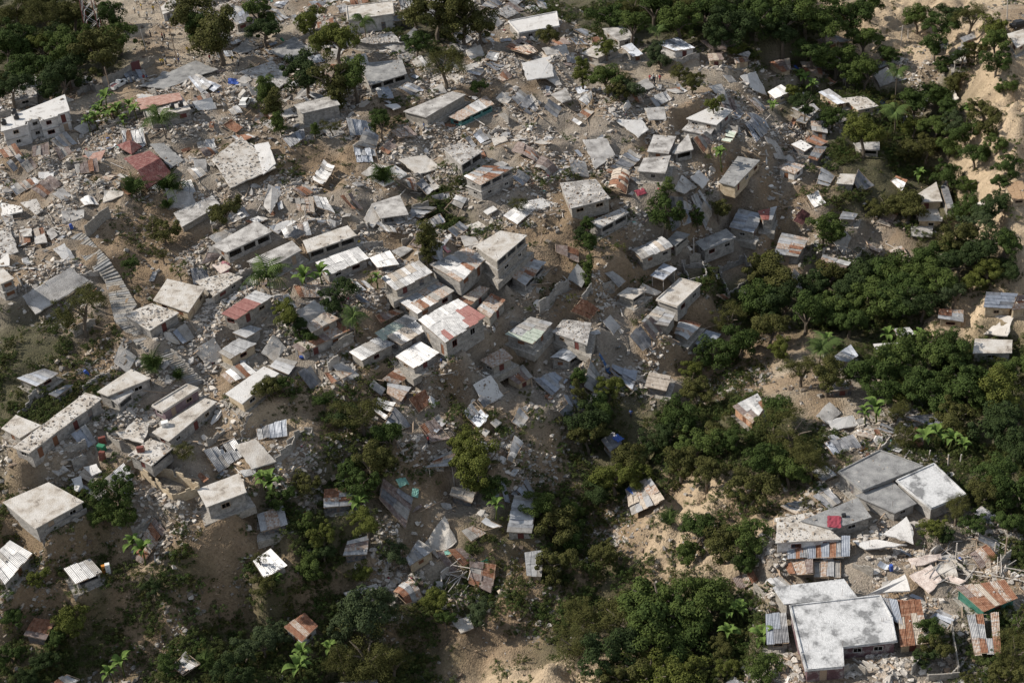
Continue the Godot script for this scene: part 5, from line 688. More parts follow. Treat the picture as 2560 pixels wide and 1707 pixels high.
		mat(k[0], null, 1.0, k[4], lin(k[1], k[2], k[3]))

# ---------------------------------------------------------------- terrain
const GX0 := -160.0
const GX1 := 165.0
const GZ0 := -430.0
const GZ1 := -105.0
const CELL := 1.0
var gw := int((GX1 - GX0) / CELL) + 1
var gh := int((GZ1 - GZ0) / CELL) + 1
var hgt := PackedFloat32Array()
var occ := PackedByteArray()
var wts: Array[PackedFloat32Array] = []      # ground kinds: dust, brown, sand, path, green
var fine_noise := FastNoiseLite.new()

func at_grid(g: PackedFloat32Array, x: float, z: float) -> float:
	var fx := clampf((x - GX0) / CELL, 0.0, gw - 1.001)
	var fz := clampf((z - GZ0) / CELL, 0.0, gh - 1.001)
	var i := int(fx)
	var j := int(fz)
	var u := fx - i
	var w := fz - j
	var k := j * gw + i
	return lerpf(lerpf(g[k], g[k + 1], u), lerpf(g[k + gw], g[k + gw + 1], u), w)

func ground(x: float, z: float) -> float:
	return at_grid(hgt, x, z)

func occupied(x: float, z: float) -> bool:
	var i := int((x - GX0) / CELL + 0.5)
	var j := int((z - GZ0) / CELL + 0.5)
	if i < 0 or j < 0 or i >= gw or j >= gh:
		return false
	return occ[j * gw + i] > 0

func poly_dist(p: Vector2, poly: PackedVector2Array) -> float:
	var best := 1e9
	for i in poly.size():
		var q := Geometry2D.get_closest_point_to_segment(p, poly[i], poly[(i + 1) % poly.size()])
		best = minf(best, q.distance_to(p))
	return -best if Geometry2D.is_point_in_polygon(p, poly) else best

func make_terrain() -> void:
	fine_noise.seed = 5
	fine_noise.frequency = 0.11
	fine_noise.fractal_octaves = 4
	hgt.resize(gw * gh)
	occ.resize(gw * gh)
	for k in 5:
		var p := PackedFloat32Array()
		p.resize(gw * gh)
		wts.append(p)
	# control surfaces on a coarse lattice, refined bilinearly
	var step := 3
	var cw := int(ceil(float(gw) / step)) + 1
	var chh := int(ceil(float(gh) / step)) + 1
	var coarse := PackedFloat32Array()
	coarse.resize(cw * chh * 6)
	var warp := FastNoiseLite.new()
	warp.seed = 9
	warp.frequency = 0.035
	warp.fractal_octaves = 4
	for j in chh:
		for i in cw:
			var x := GX0 + i * step * CELL
			var z := GZ0 + j * step * CELL
			var sw := 0.0
			var sh := 0.0
			for c in range(0, CTRL.size(), 3):
				var dx: float = CTRL[c] - x
				var dz: float = CTRL[c + 1] - z
				var w := 1.0 / pow(dx * dx + dz * dz + 25.0, 2.2)
				sw += w
				sh += w * CTRL[c + 2]
			var o := (j * cw + i) * 6
			coarse[o] = sh / sw
			var wx := x + warp.get_noise_2d(x, z) * 9.0
			var wz := z + warp.get_noise_2d(x + 400.0, z) * 9.0
			var tot := 0.0
			var acc := [0.0, 0.0, 0.0, 0.0, 0.0]
			for c in range(0, SOIL.size(), 3):
				var dx: float = SOIL[c] - wx
				var dz: float = SOIL[c + 1] - wz
				var w := 1.0 / pow(dx * dx + dz * dz + 6.0, 3.0)
				tot += w
				acc[int(SOIL[c + 2])] += w
			for k in 5:
				coarse[o + 1 + k] = acc[k] / tot
	for j in gh:
		for i in gw:
			var fx := float(i) / step
			var fz := float(j) / step
			var a := int(fx)
			var b := int(fz)
			var u := fx - a
			var w := fz - b
			var o := (b * cw + a) * 6
			var k := j * gw + i
			var val := []
			for q in 6:
				val.append(lerpf(lerpf(coarse[o + q], coarse[o + 6 + q], u), lerpf(coarse[o + cw * 6 + q], coarse[o + cw * 6 + 6 + q], u), w))
			for q in 5:
				wts[q][k] = val[q + 1]
			var x := GX0 + i * CELL
			var z := GZ0 + j * CELL
			var nz := fine_noise.get_noise_2d(x, z)
			var gul := absf(fine_noise.get_noise_2d(x * 0.55 + z * 0.25 + 90.0, z * 0.3 - x * 0.12))
			hgt[k] = val[0] + nz * (0.9 + 1.1 * val[1] + 0.8 * val[2] + 1.6 * val[3]) - (0.25 - minf(gul, 0.25)) * (val[3] * 7.0 + val[2] * 4.0 + val[5] * 2.0)
	# level a platform under every standing house
	for hs in HOUSES:
		var lies: bool = hs[0] in ["F", "G"]
		var poly := PackedVector2Array()
		var lo := Vector2(1e9, 1e9)
		var hi := Vector2(-1e9, -1e9)
		for k in range(0, hs[1].size(), 3):
			var p := Vector2(hs[1][k], hs[1][k + 2])
			poly.append(p)
			lo = lo.min(p)
			hi = hi.max(p)
		for j in range(maxi(0, int((lo.y - 3.5 - GZ0) / CELL)), mini(gh - 1, int((hi.y + 3.5 - GZ0) / CELL) + 1)):
			for i in range(maxi(0, int((lo.x - 3.5 - GX0) / CELL)), mini(gw - 1, int((hi.x + 3.5 - GX0) / CELL) + 1)):
				var d := poly_dist(Vector2(GX0 + i * CELL, GZ0 + j * CELL), poly)
				if lies:
					if d < -0.25:
						occ[j * gw + i] = 1
				elif d < 3.0:
					var k := j * gw + i
					var w := 1.0 - smoothstep(0.9, 3.0, d)
					hgt[k] = lerpf(hgt[k], hs[2] + 0.05, w)
					if d < 0.3:
						occ[k] = 1
	for s in STAIRS:
		var poly := PackedVector2Array()
		for k in range(0, 12, 3):
			poly.append(Vector2(s[0][k], s[0][k + 2]))
		for j in gh:
			var z := GZ0 + j * CELL
			if z < -330.0 or z > -180.0:
				continue
			for i in gw:
				var x := GX0 + i * CELL
				if x < -10.0 and x > -110.0 and poly_dist(Vector2(x, z), poly) < 0.8:
					occ[j * gw + i] = 1
	# one sheet: fine cells inside, coarse ones out to the horizon
	var xs := []
	var zs := []
	for e in [-2600.0, -1500.0, -800.0, -420.0, -270.0, -200.0]:
		xs.append(e)
	for i in gw:
		xs.append(GX0 + i * CELL)
	for e in [200.0, 270.0, 420.0, 800.0, 1500.0, 2600.0]:
		xs.append(e)
	for e in [-3500.0, -2200.0, -1300.0, -800.0, -580.0, -490.0]:
		zs.append(e)
	for j in gh:
		zs.append(GZ0 + j * CELL)
	for e in [-80.0, -30.0, 60.0, 300.0, 900.0]:
		zs.append(e)
	var nx := xs.size()
	var nzc := zs.size()
	var vs := PackedVector3Array()
	var ns := PackedVector3Array()
	var cs := PackedColorArray()
	var tint := FastNoiseLite.new()
	tint.seed = 21
	tint.frequency = 0.05
	tint.fractal_octaves = 5
	# real soil colours (linear): rubble dust, brown earth, ochre sand, trodden path, mossy soil
	var kinds := [Color(.30, .26, .215), Color(.265, .192, .122), Color(.49, .385, .265), Color(.43, .365, .285), Color(.095, .088, .045)]
	for j in nzc:
		for i in nx:
			var x: float = xs[i]
			var z: float = zs[j]
			vs.append(Vector3(x, ground(x, z), z))
			var dx := ground(x + 1.0, z) - ground(x - 1.0, z)
			var dz := ground(x, z + 1.0) - ground(x, z - 1.0)
			ns.append(Vector3(-dx, 2.0, -dz).normalized())
			var c := Color(0, 0, 0)
			for q in 5:
				c += kinds[q] * at_grid(wts[q], x, z)
			c = c.lerp(kinds[1] * 1.1, clampf(0.18 + tint.get_noise_2d(x, z) * 2.4, 0.0, 0.85) * (1.0 - at_grid(wts[2], x, z)) * (1.0 - at_grid(wts[4], x, z)))
			c = c * (1.0 + 0.35 * tint.get_noise_2d(x * 4.0, z * 4.0))
			c.a = 1.0
			cs.append(c)
	var idx := PackedInt32Array()
	for j in nzc - 1:
		for i in nx - 1:
			var k := j * nx + i
			idx.append_array([k, k + 1, k + nx, k + 1, k + nx + 1, k + nx])
	var arr := []
	arr.resize(Mesh.ARRAY_MAX)
	arr[Mesh.ARRAY_VERTEX] = vs
	arr[Mesh.ARRAY_NORMAL] = ns
	arr[Mesh.ARRAY_COLOR] = cs
	arr[Mesh.ARRAY_INDEX] = idx
	var m := ArrayMesh.new()
	m.add_surface_from_arrays(Mesh.PRIMITIVE_TRIANGLES, arr)
	var o := part("terrain", m, M.soil, self)
	o.set_meta("kind", "structure")
	o.set_meta("label", "brown and ochre hillside falling to a wooded ravine")

# ---------------------------------------------------------------- houses
# words for a lesser thing: what it is, and the nearest house that can be named in the 16 words
func beside(what: String, otherwise: String, x: float, z: float, reach: float) -> String:
	var best := reach
	var words := otherwise
	for hs in HOUSES:
		if not hs[0] in ["H", "T", "R"]:
			continue
		var mx := 0.0
		var mz := 0.0
		var k: int = hs[1].size() / 3
		for i in k:
			mx += hs[1][i * 3]
			mz += hs[1][i * 3 + 2]
		var d := Vector2(mx / k - x, mz / k - z).length()
		var said: String = what + " beside the " + hs[6]
		if d < best and said.split(" ").size() <= 16:
			best = d
			words = said
	return words

const ROOF_MAT := {"c": "concrete", "cw": "concrete_white", "cg": "concrete_grey", "ct": "concrete_tan", "cp": "whitewash", "pk": "concrete_pink", "rt": "red_tile", "pp": "pink_paint"}
const WALL_MAT := {"g": "wall_grey", "w": "wall_white", "t": "wall_tan", "k": "wall_tin", "p": "wall_purple", "b": "wall_teal", "o": "wall_orange", "n": "wall_green", "m": "wall_maroon"}
const SHEETS := {
	"z": ["zinc", "zinc_light", "zinc", "zinc_light", "zinc_dull"], "zg": ["zinc", "zinc_dull", "zinc", "zinc_light", "sheet_tan"],
	"zb": ["steel_blue", "steel_blue", "zinc", "steel_blue", "steel_dark"], "zd": ["steel_dark", "steel_dark", "zinc_dull", "steel_dark", "steel_blue"],
	"zw": ["zinc_white", "zinc_white", "zinc_light"], "r": ["rust", "rust_pale", "rust", "rust_pale", "rust_brown", "sheet_tan"],
	"zr": ["zinc", "zinc_light", "rust_pale", "zinc", "rust_pale", "zinc_dull", "zinc_light", "rust"], "rz": ["rust", "zinc", "rust_pale", "rust_brown", "zinc_light", "rust"],
	"br": ["rust_brown", "rust_brown", "rust_brown", "zinc_dull", "rust"], "tn": ["sheet_tan", "sheet_tan", "zinc_dull", "rust_pale"],
	"gn": ["zinc", "zinc_dull", "sheet_green", "zinc"], "tr": ["sheet_tan", "rust_pale", "sheet_tan", "rust"], "mr": ["sheet_maroon"],
	"zp2": ["zinc_dull", "steel_dark", "rust_brown", "zinc_dull"], "pt": ["sheet_tan", "zinc_dull", "sheet_tan", "rust_pale", "zinc_light"], "th": ["thatch"], "rs": ["rust", "steel_blue", "zinc", "rust_pale", "steel_blue"]}

func slab_mesh(top: Array, thick: float, jag: float, origin: Vector3) -> ArrayMesh:
	var mb := MB.new()
	var ring := []
	for i in top.size():
		var a: Vector3 = top[i]
		var b: Vector3 = top[(i + 1) % top.size()]
		var k := maxi(1, int(a.distance_to(b) / (0.9 if jag > 0.1 else 1.8)))
		var side := (b - a).cross(Vector3.UP).normalized()
		for s in k:
			var p := a.lerp(b, float(s) / k)
			if s > 0:
				p += side * rnd(-jag, jag) + (b - a).normalized() * rnd(-jag, jag)
				p.y += rnd(-jag, jag) * 0.5
			ring.append(p - origin)
	var flat := PackedVector2Array()
	var mid := Vector3.ZERO
	for p in ring:
		flat.append(Vector2(p.x, p.z))
		mid += p
	mid /= ring.size()
	var down := Vector3.DOWN * thick
	var tris := Geometry2D.triangulate_polygon(flat)
	for t in range(0, tris.size(), 3):
		mb.tri(ring[tris[t]], ring[tris[t + 1]], ring[tris[t + 2]], Vector3.UP)
		mb.tri(ring[tris[t]] + down, ring[tris[t + 1]] + down, ring[tris[t + 2]] + down, Vector3.DOWN)
	for i in ring.size():
		var j := (i + 1) % ring.size()
		var e: Vector3 = (ring[j] - ring[i]).cross(Vector3.UP)
		var hint: Vector3 = (ring[i] + ring[j]) * 0.5 - mid
		mb.quad(ring[i], ring[j], ring[j] + down, ring[i] + down, e if e.dot(hint) > 0.0 else -e)
	return mb.mesh()

# corrugated sheets laid row by row over the quad A B C D; each sheet is a mesh of its own
func sheets(root: Node3D, q: Array, code: String, origin: Vector3, bend: float, wild: float) -> void:
	var A: Vector3 = q[0]
	var B: Vector3 = q[1]
	var C: Vector3 = q[2]
	var D: Vector3 = q[3]
	var lu := (B.distance_to(C) + A.distance_to(D)) * 0.5
	var lv := (A.distance_to(B) + D.distance_to(C)) * 0.5
	var cols := clampi(int(round(lu / 0.95)), 2, 14)
	var rows := clampi(int(round(lv / 2.6)), 1, 4)
	var nrm := (B - A).cross(C - B).normalized()
	if nrm.y < 0.0:
		nrm = -nrm
	var pal: Array = SHEETS[code if SHEETS.has(code) else "zr"]
	for r in rows:
		for k in cols:
			var u0 := float(k) / cols - 0.012
			var u1 := float(k + 1) / cols + 0.012
			var v0 := float(r) / rows - (0.03 if r > 0 else rnd(0.0, 0.03))
			var v1 := float(r + 1) / rows + (0.03 if r < rows - 1 else rnd(-0.02, 0.04))
			if wild > 0.0 and rng.randf() < wild * 0.07 and code != "pt":
				continue
			var lift := (rows - r) * 0.02 + (k % 2) * 0.02 + rnd(0.0, 0.03)
			var w0 := rnd(-0.05, 0.05) * (1.0 + wild * 3.0)
			var w1 := rnd(-0.05, 0.05) * (1.0 + wild * 3.0)
			var skew := rnd(-0.02, 0.02) * wild
			var mb := MB.new()
			var seg := 10
			var rws := 3 if bend != 0.0 or wild > 0.0 else 1
			var pts := []
			for i in rws + 1:
				var line := []
				for s in seg + 1:
					var u := lerpf(u0, u1, float(s) / seg) + skew * i / rws
					var v := lerpf(v0, v1, float(i) / rws)
					var p := A.lerp(D, u).lerp(B.lerp(C, u), v) if false else A.lerp(B, v).lerp(D.lerp(C, v), u)
					var wave := 0.036 * (1.0 if s % 2 == 0 else -1.0)
					var curl := bend * 4.0 * v * (1.0 - v) + (fine_noise.get_noise_2d(p.x * 2.2, p.z * 2.2) * 0.28 * wild)
					line.append(p + nrm * (wave + lift + curl + lerpf(w0, w1, float(i) / rws)) - origin)
				pts.append(line)
			for i in rws:
				for s in seg:
					mb.quad(pts[i][s], pts[i][s + 1], pts[i + 1][s + 1], pts[i + 1][s], nrm)
			var which: String = pal[rng.randi() % pal.size()]
			if code == "zp":
				which = "zinc" if rng.randf() < 0.7 else "zinc_light"
				if u0 > 0.55 and u0 < 0.94 and r >= rows - 2 and not (r == rows - 2 and u0 < 0.66):
					which = "sheet_red"
				elif r == rows - 1 and (k == 1 or k == 3):
					which = "sheet_red" if k == 1 else "zinc"
			elif code == "rd":
				which = "sheet_red" if u0 < (0.62 if r == rows - 1 else 0.3) else "zinc_light"
			elif code == "rs":
				which = ["rust", "steel_blue", "rust", "zinc", "steel_blue"][k % 5] if u0 < 0.8 else "steel_blue"
			elif code == "zr" and wild == 0.0 and r == 0 and rng.randf() < 0.4:
				which = "rust_pale"
			elif code == "gn" and r == rows - 1 and u0 < 0.5:
				which = "sheet_green"
			part("roof_sheet", mb.mesh(), M[which], root)

func wall_piece(mb: MB, p: Vector3, q: Vector3, inw: Vector3, a: float, b: float, y0: float, y1: float, top0: float, top1: float) -> void:
	# piece of wall between fractions a and b, from height y0 to y1 (fractions of wall top allowed via y1 < 0)
	var s := p.lerp(q, a)
	var e := p.lerp(q, b)
	var ta := lerpf(top0, top1, a) if y1 < -900.0 else y1
	var tb := lerpf(top0, top1, b) if y1 < -900.0 else y1
	var th := inw * 0.17
	mb.prism([Vector3(s.x, y0, s.z), Vector3(e.x, y0, e.z), Vector3(e.x, y0, e.z) + th, Vector3(s.x, y0, s.z) + th],
		[Vector3(s.x, ta, s.z), Vector3(e.x, tb, e.z), Vector3(e.x, tb, e.z) + th, Vector3(s.x, ta, s.z) + th])

func wall(root: Node3D, p: Vector3, q: Vector3, inw: Vector3, base: float, top0: float, top1: float, m: Material, open: String, floors: int) -> void:
	var mb := MB.new()
	var len_ := Vector2(p.x - q.x, p.z - q.z).length()
	var foot := base - 0.9
	var h := minf(top0, top1) - base
	var fh := h / floors
	var cuts := []        # [a, b, sill, head, kind, floor]
	if len_ > 1.6 and h > 1.2:
		for fl in floors:
			var spec := open
			if fl < floors - 1 and open == "o":
				spec = "ww"
			if spec == "o":
				var k := maxi(1, int(len_ / 2.6))
				for i in k:
					cuts.append([(i + 0.09) / k, (i + 0.91) / k, base + fl * fh + 0.75, base + (fl + 1) * fh - 0.22, "gap", fl])
			else:
				for i in spec.length():
					var c := (i + 0.5) / spec.length() + rnd(-0.06, 0.06)
					var kind := spec[i]
					var hw := (0.48 if kind == "d" else rnd(0.45, 0.8)) / len_
					if hw * 2.0 > 0.7 / spec.length():
						hw = 0.35 / spec.length()
					if kind == "d":
						cuts.append([c - hw, c + hw, base + fl * fh + 0.02, base + fl * fh + minf(2.05, fh - 0.25), "d", fl])
					elif kind in ["w", "h"]:
						cuts.append([c - hw, c + hw, base + fl * fh + fh * 0.42, base + fl * fh + fh * 0.80, kind, fl])
	if cuts.is_empty():
		wall_piece(mb, p, q, inw, 0.0, 1.0, foot, -1000.0, top0, top1)
	else:
		for fl in floors:
			var y0 := foot if fl == 0 else base + fl * fh
			var y1 := base + (fl + 1) * fh if fl < floors - 1 else -1000.0
			var at := 0.0
			for cu in cuts:
				if cu[5] != fl:
					continue
				if cu[0] > at + 0.001:
					wall_piece(mb, p, q, inw, at, cu[0], y0, y1, top0, top1)
				wall_piece(mb, p, q, inw, cu[0], cu[1], y0, cu[2], top0, top1)
				wall_piece(mb, p, q, inw, cu[0], cu[1], cu[3], y1, top0, top1)
				at = cu[1]
			if at < 0.999:
				wall_piece(mb, p, q, inw, at, 1.0, y0, y1, top0, top1)
	part("wall", mb.mesh(), m, root)
	for cu in cuts:
		var s := p.lerp(q, cu[0])
		var e := p.lerp(q, cu[1])
		var dir := (e - s)
		dir.y = 0.0
		var mid := Vector3((s.x + e.x) * 0.5, (cu[2] + cu[3]) * 0.5, (s.z + e.z) * 0.5)
		var half := Vector3(0, (cu[3] - cu[2]) * 0.5, 0)
		if cu[4] == "d":
			var db := MB.new()
			db.box(mid + inw * 0.08, dir * 0.5, half, inw * 0.025)
			part("door", db.mesh(), M[["door_maroon", "door_brown", "door_maroon", "wood", "wall_tin"][rng.randi() % 5]], root)
		elif cu[4] == "w":
			var fb := MB.new()
			for sgn in [-1.0, 1.0]:
				fb.box(mid + dir * 0.5 * sgn * 0.94 + inw * 0.02, dir.normalized() * 0.05, half, inw * 0.05)
				fb.box(mid + half * sgn * 0.94 + inw * 0.02, dir * 0.44, Vector3(0, 0.045, 0), inw * 0.045)
			fb.box(mid + inw * 0.03, dir.normalized() * 0.025, half * 0.9, inw * 0.02)
			part("window_frame", fb.mesh(), M[["wood", "door_maroon", "concrete", "concrete"][rng.randi() % 4]], root)
		elif cu[4] == "h":
			var sb := MB.new()
			sb.box(mid + inw * 0.05, dir * 0.49, half * 0.98, inw * 0.02)
			part("shutter", sb.mesh(), M[["door_maroon", "door_brown"][rng.randi() % 2]], root)

func chunk_mesh(sd: int, flat_: float) -> ArrayMesh:
	var r := RandomNumberGenerator.new()
	r.seed = sd
	var mb := MB.new()
	var k := 4 + sd % 3
	var b := []
	var t := []
	for i in k:
		var a := TAU * (i + r.randf_range(-0.3, 0.3)) / k
		var rad := r.randf_range(0.55, 1.0)
		b.append(Vector3(cos(a) * rad, -flat_ * r.randf_range(0.8, 1.2), sin(a) * rad))
		t.append(Vector3(cos(a + 0.1) * rad * r.randf_range(0.7, 1.0), flat_ * r.randf_range(0.6, 1.3), sin(a + 0.1) * rad * r.randf_range(0.7, 1.0)))
	mb.prism(b, t)
	return mb.mesh()

var chunks: Array[ArrayMesh] = []

func strew(root: Node3D, called: String, spots: Array, lo: float, hi: float, shade: float, variant: int) -> MultiMeshInstance3D:
	var mm := MultiMesh.new()
	mm.transform_format = MultiMesh.TRANSFORM_3D
	mm.use_colors = true
	mm.mesh = chunks[variant % chunks.size()]
	mm.instance_count = spots.size()
	for i in spots.size():
		var s := lo * pow(hi / lo, pow(rng.randf(), 2.6))
		var b := Basis.from_euler(Vector3(rnd(-0.5, 0.5), rnd(0, TAU), rnd(-0.5, 0.5))) * Basis.from_scale(Vector3(s * rnd(0.6, 1.7), s * rnd(0.3, 0.9), s * rnd(0.6, 1.2)))
		mm.set_instance_transform(i, Transform3D(b, spots[i] + Vector3.UP * s * 0.25))
		var g := shade * rnd(0.6, 1.1)
		var k := rng.randf()
		if k < 0.55:
			mm.set_instance_color(i, Color(g, g * 0.975, g * 0.945))
		elif k < 0.86:
			mm.set_instance_color(i, Color(g * 0.85, g * 0.76, g * 0.66))
		else:
			mm.set_instance_color(i, Color(g * 0.55, g * 0.44, g * 0.35))
	var o := MultiMeshInstance3D.new()
	o.name = called
	o.multimesh = mm
	o.material_override = M.rubble_pale
	o.set_meta("kind", "stuff")
	root.add_child(o, true)
	return o

func house(hs: Array) -> void:
	var kind: String = hs[0]
	var q := []
	var mid := Vector3.ZERO
	for k in range(0, hs[1].size(), 3):
		q.append(Vector3(hs[1][k], hs[1][k + 1], hs[1][k + 2]))
		mid += q[-1]
	mid /= q.size()
	var base: float = hs[2]
	if hs[0] in ["F", "G"]:
		var up := 0.0
		for i in 5:
			for j in 5:
				var p: Vector3 = q[0].lerp(q[1], i / 4.0).lerp(q[3].lerp(q[2], i / 4.0), j / 4.0) if q.size() == 4 else mid
				up = maxf(up, ground(p.x, p.z) + 0.12 - p.y)
		up = minf(up, 0.7)
		for i in q.size():
			q[i].y += up
		mid.y += up
	var rc: String = hs[3]
	var opts: String = hs[5]
	var label: String = hs[6]
	var tin := not ROOF_MAT.has(rc)
	var standing: bool = kind in ["H", "T", "P", "R"]
	var called: String = {"H": "concrete_house", "T": "tin_roof_house", "P": "tin_shelter", "R": "roofless_house", "F": "slab_wreck", "G": "roof_wreck"}[kind]
	var cat: String = {"H": "house", "T": "house", "P": "shelter", "R": "ruin", "F": "roof slab", "G": "sheet roof"}[kind]
	var grp: String = {"H": "flat roofed concrete houses on the hillside", "T": "sheet roofed houses on the hillside", "P": "open shelters on posts", "R": "roofless block houses", "F": "collapsed roof slabs", "G": "collapsed sheet roofs"}[kind]
	var at := Vector3(mid.x, base, mid.z)
	var root := thing(called, at, label, cat, grp)
	if standing:
		var wm: Material = M[WALL_MAT[hs[4]]]
		if hs[4] == "g" and rng.randf() < 0.45:
			wm = M.wall_grey2
		var n := q.size()
		var floors := 2 if opts.contains("2") else 1
		var over := 0.12 if kind == "R" else 0.32
		var inner := []
		for p in q:
			var d: Vector3 = (mid - p)
			d.y = 0.0
			inner.append(p + d.normalized() * over * 1.3)
		for i in n:
			var p: Vector3 = inner[i]
			var w: Vector3 = inner[(i + 1) % n]
			var e := w - p
			e.y = 0.0
			var inw := e.cross(Vector3.UP).normalized()
			if inw.dot(mid - p) < 0.0:
				inw = -inw
			var L := e.length()
			var sub := 0.17 if kind == "H" else 0.06
			if kind == "P":
				var pb := MB.new()
				pb.tube([Vector3(p.x, ground(p.x, p.z) - 0.3, p.z) - at, Vector3(p.x, p.y - sub, p.z) - at], [0.07, 0.06], 6)
				part("post", pb.mesh(), M.pole_pale, root)
				if i == 2:
					wall(root, p - at, w - at, inw, 0.0, p.y - sub - base, w.y - sub - base, wm, "", 1)
				continue
			if kind == "R":
				var jb := MB.new()
				var k := maxi(2, int(L / 0.7))
				for s in k:
					var hh := rnd(0.4, 1.0) * (p.y - base) * (0.5 if i == 1 else 1.0)
					wall_piece(jb, p - at, w - at, inw, float(s) / k, float(s + 1) / k, -0.9, hh, hh, hh)
				part("wall", jb.mesh(), wm, root)
				continue
			var open := ""
			var face := e.cross(Vector3.UP).normalized()
			if (i == 0 or i == 1 or n > 4):
				var c := maxi(0, int(round(L / 4.2)))
				for s in mini(c, 5):
					open += ["w", "d", "w", "h", "d", "w"][rng.randi() % 6]
				if i == 0 and rng.randf() < 0.4:
					open = ""
				elif L > 1.8 and open == "":
					open = ["d", "w"][rng.randi() % 2]
				if opts.contains("o") and L > 2.2 and (i == 1 or n > 4):
					open = "o"
				if hs[4] == "k" and open != "o":
					open = "d" if i == 1 and L > 2.0 else ""
			if label.contains("blank") or label.contains("no visible"):
				open = ""
			wall(root, p - at, w - at, inw, 0.0, p.y - sub - base, w.y - sub - base, wm, open, floors)
		if kind == "R":
			return
		if q.size() == 4 and kind != "P" and rng.randf() < 0.4:
			var plat := []
			for i in 4:
				var out: Vector3 = q[i] - mid
				out.y = 0.0
				var p: Vector3 = q[i] + out.normalized() * [0.4, 1.3, 1.0, 0.3][i]
				plat.append(Vector3(p.x, base + 0.09, p.z))
			part("terrace", slab_mesh(plat, 1.3, 0.07, at), M.wall_grey2, root)
		if floors == 2:
			var bandp := []
			for p in q:
				bandp.append(Vector3(lerpf(p.x, mid.x, 0.01), base + (q[0].y - base) * 0.5, lerpf(p.z, mid.z, 0.01)))
			part("floor_ledge", slab_mesh(bandp, 0.14, 0.0, at), M.concrete, root)
	if not tin:
		var jag := 0.04 if standing else 0.16
		if opts.contains("r") and standing:
			jag = 0.09
		part("roof_slab" if standing else "slab", slab_mesh(q, 0.17 if standing else 0.2, jag, at), M[ROOF_MAT[rc]], root)
		if opts.contains("p"):
			for i in q.size():
				var a: Vector3 = q[i].lerp(mid, 0.015)
				var b: Vector3 = q[(i + 1) % q.size()].lerp(mid, 0.015)
				var pb := MB.new()
				var e := (b - a).normalized()
				var inw := e.cross(Vector3.UP).normalized() * 0.09
				if inw.dot(mid - a) < 0.0:
					inw = -inw
				pb.box((a + b) * 0.5 + Vector3.UP * 0.08 + inw - at, (b - a) * 0.5 - e * 0.1, Vector3(0, 0.11, 0), inw)
				part("parapet", pb.mesh(), M[ROOF_MAT[rc]], root)
		var bars := 5 if opts.contains("s") else (rng.randi() % 4 if standing else rng.randi() % 3)
		for i in bars:
			var a: Vector3 = q[rng.randi() % q.size()].lerp(mid, rnd(0.1, 0.5))
			var rb := MB.new()
			var lean := Vector3(rnd(-.2, .2), rnd(.7, 1.3), rnd(-.2, .2))
			rb.tube([a - at, a + lean - at], [0.025, 0.02], 5)
			part("rebar", rb.mesh(), M.iron, root)
	else:
		var wild := 0.0
		var bend := 0.0
		if kind == "G":
			wild = 1.0
			bend = rnd(-0.25, 0.25)
			if label.contains("barrel") or label.contains("rolled") or label.contains("curl"):
				bend = 0.8
		elif label.contains("curl") or label.contains("wavy"):
			bend = 0.3
			wild = 0.5
		sheets(root, q, rc, at, bend, wild)
		var bb := MB.new()
		for i in 4:
			var p: Vector3 = q[i] - at
			var w: Vector3 = q[(i + 1) % 4] - at
			var e := (w - p)
			bb.box((p + w) * 0.5 + Vector3.DOWN * 0.06, e * 0.49, Vector3(0, 0.04, 0), e.cross(Vector3.UP).normalized() * 0.04)
		part("roof_frame", bb.mesh(), M.wood, root)
		for i in rng.randi() % 4:
			var sp: Vector3 = q[0].lerp(q[1], rnd(0.1, 0.9)).lerp(q[3].lerp(q[2], rnd(0.1, 0.9)), rnd(0.1, 0.9))
			if kind == "T":
				var st := part("stone", chunks[rng.randi() % chunks.size()], M.rubble_pale, root)
				st.position = sp - at + Vector3.UP * 0.14
				st.scale = Vector3.ONE * rnd(0.12, 0.22)
	if not tin and (opts.contains("r") or rng.randf() < 0.6):
		var spots := []
		var area := 0.0
		for i in q.size():
			var j := (i + 1) % q.size()
			area += absf((q[i].x - mid.x) * (q[j].z - mid.z) - (q[j].x - mid.x) * (q[i].z - mid.z)) * 0.5
		for i in int(area * (3.5 if opts.contains("r") else 0.2)) + 1:
			var k := rng.randi() % q.size()
			var a: Vector3 = q[k]
			var b: Vector3 = q[(k + 1) % q.size()]
			var s := sqrt(rng.randf())
			spots.append(mid.lerp(a.lerp(b, rng.randf()), s * 0.97) - at)
		strew(root, "loose_stones", spots, 0.1, 0.4, 1.0, rng.randi() % 6)

# ---------------------------------------------------------------- foliage
func leaf_quad(mb: MB, p: Vector3, nrm: Vector3, s: float, tone: float, asp := 0.6) -> void:
	var u := nrm.cross(Vector3(rnd(-1, 1), rnd(-1, 1), rnd(-1, 1))).normalized()
	var w := nrm.cross(u).normalized()
	mb.col = Color(tone, tone * rnd(0.94, 1.05), tone * rnd(0.8, 1.1))
	var a := p - u * s
	var b := p + w * s * asp - nrm * s * 0.12
	var c := p + u * s
	var d := p - w * s * asp - nrm * s * 0.12
	mb.quad(a, b, c, d, nrm)

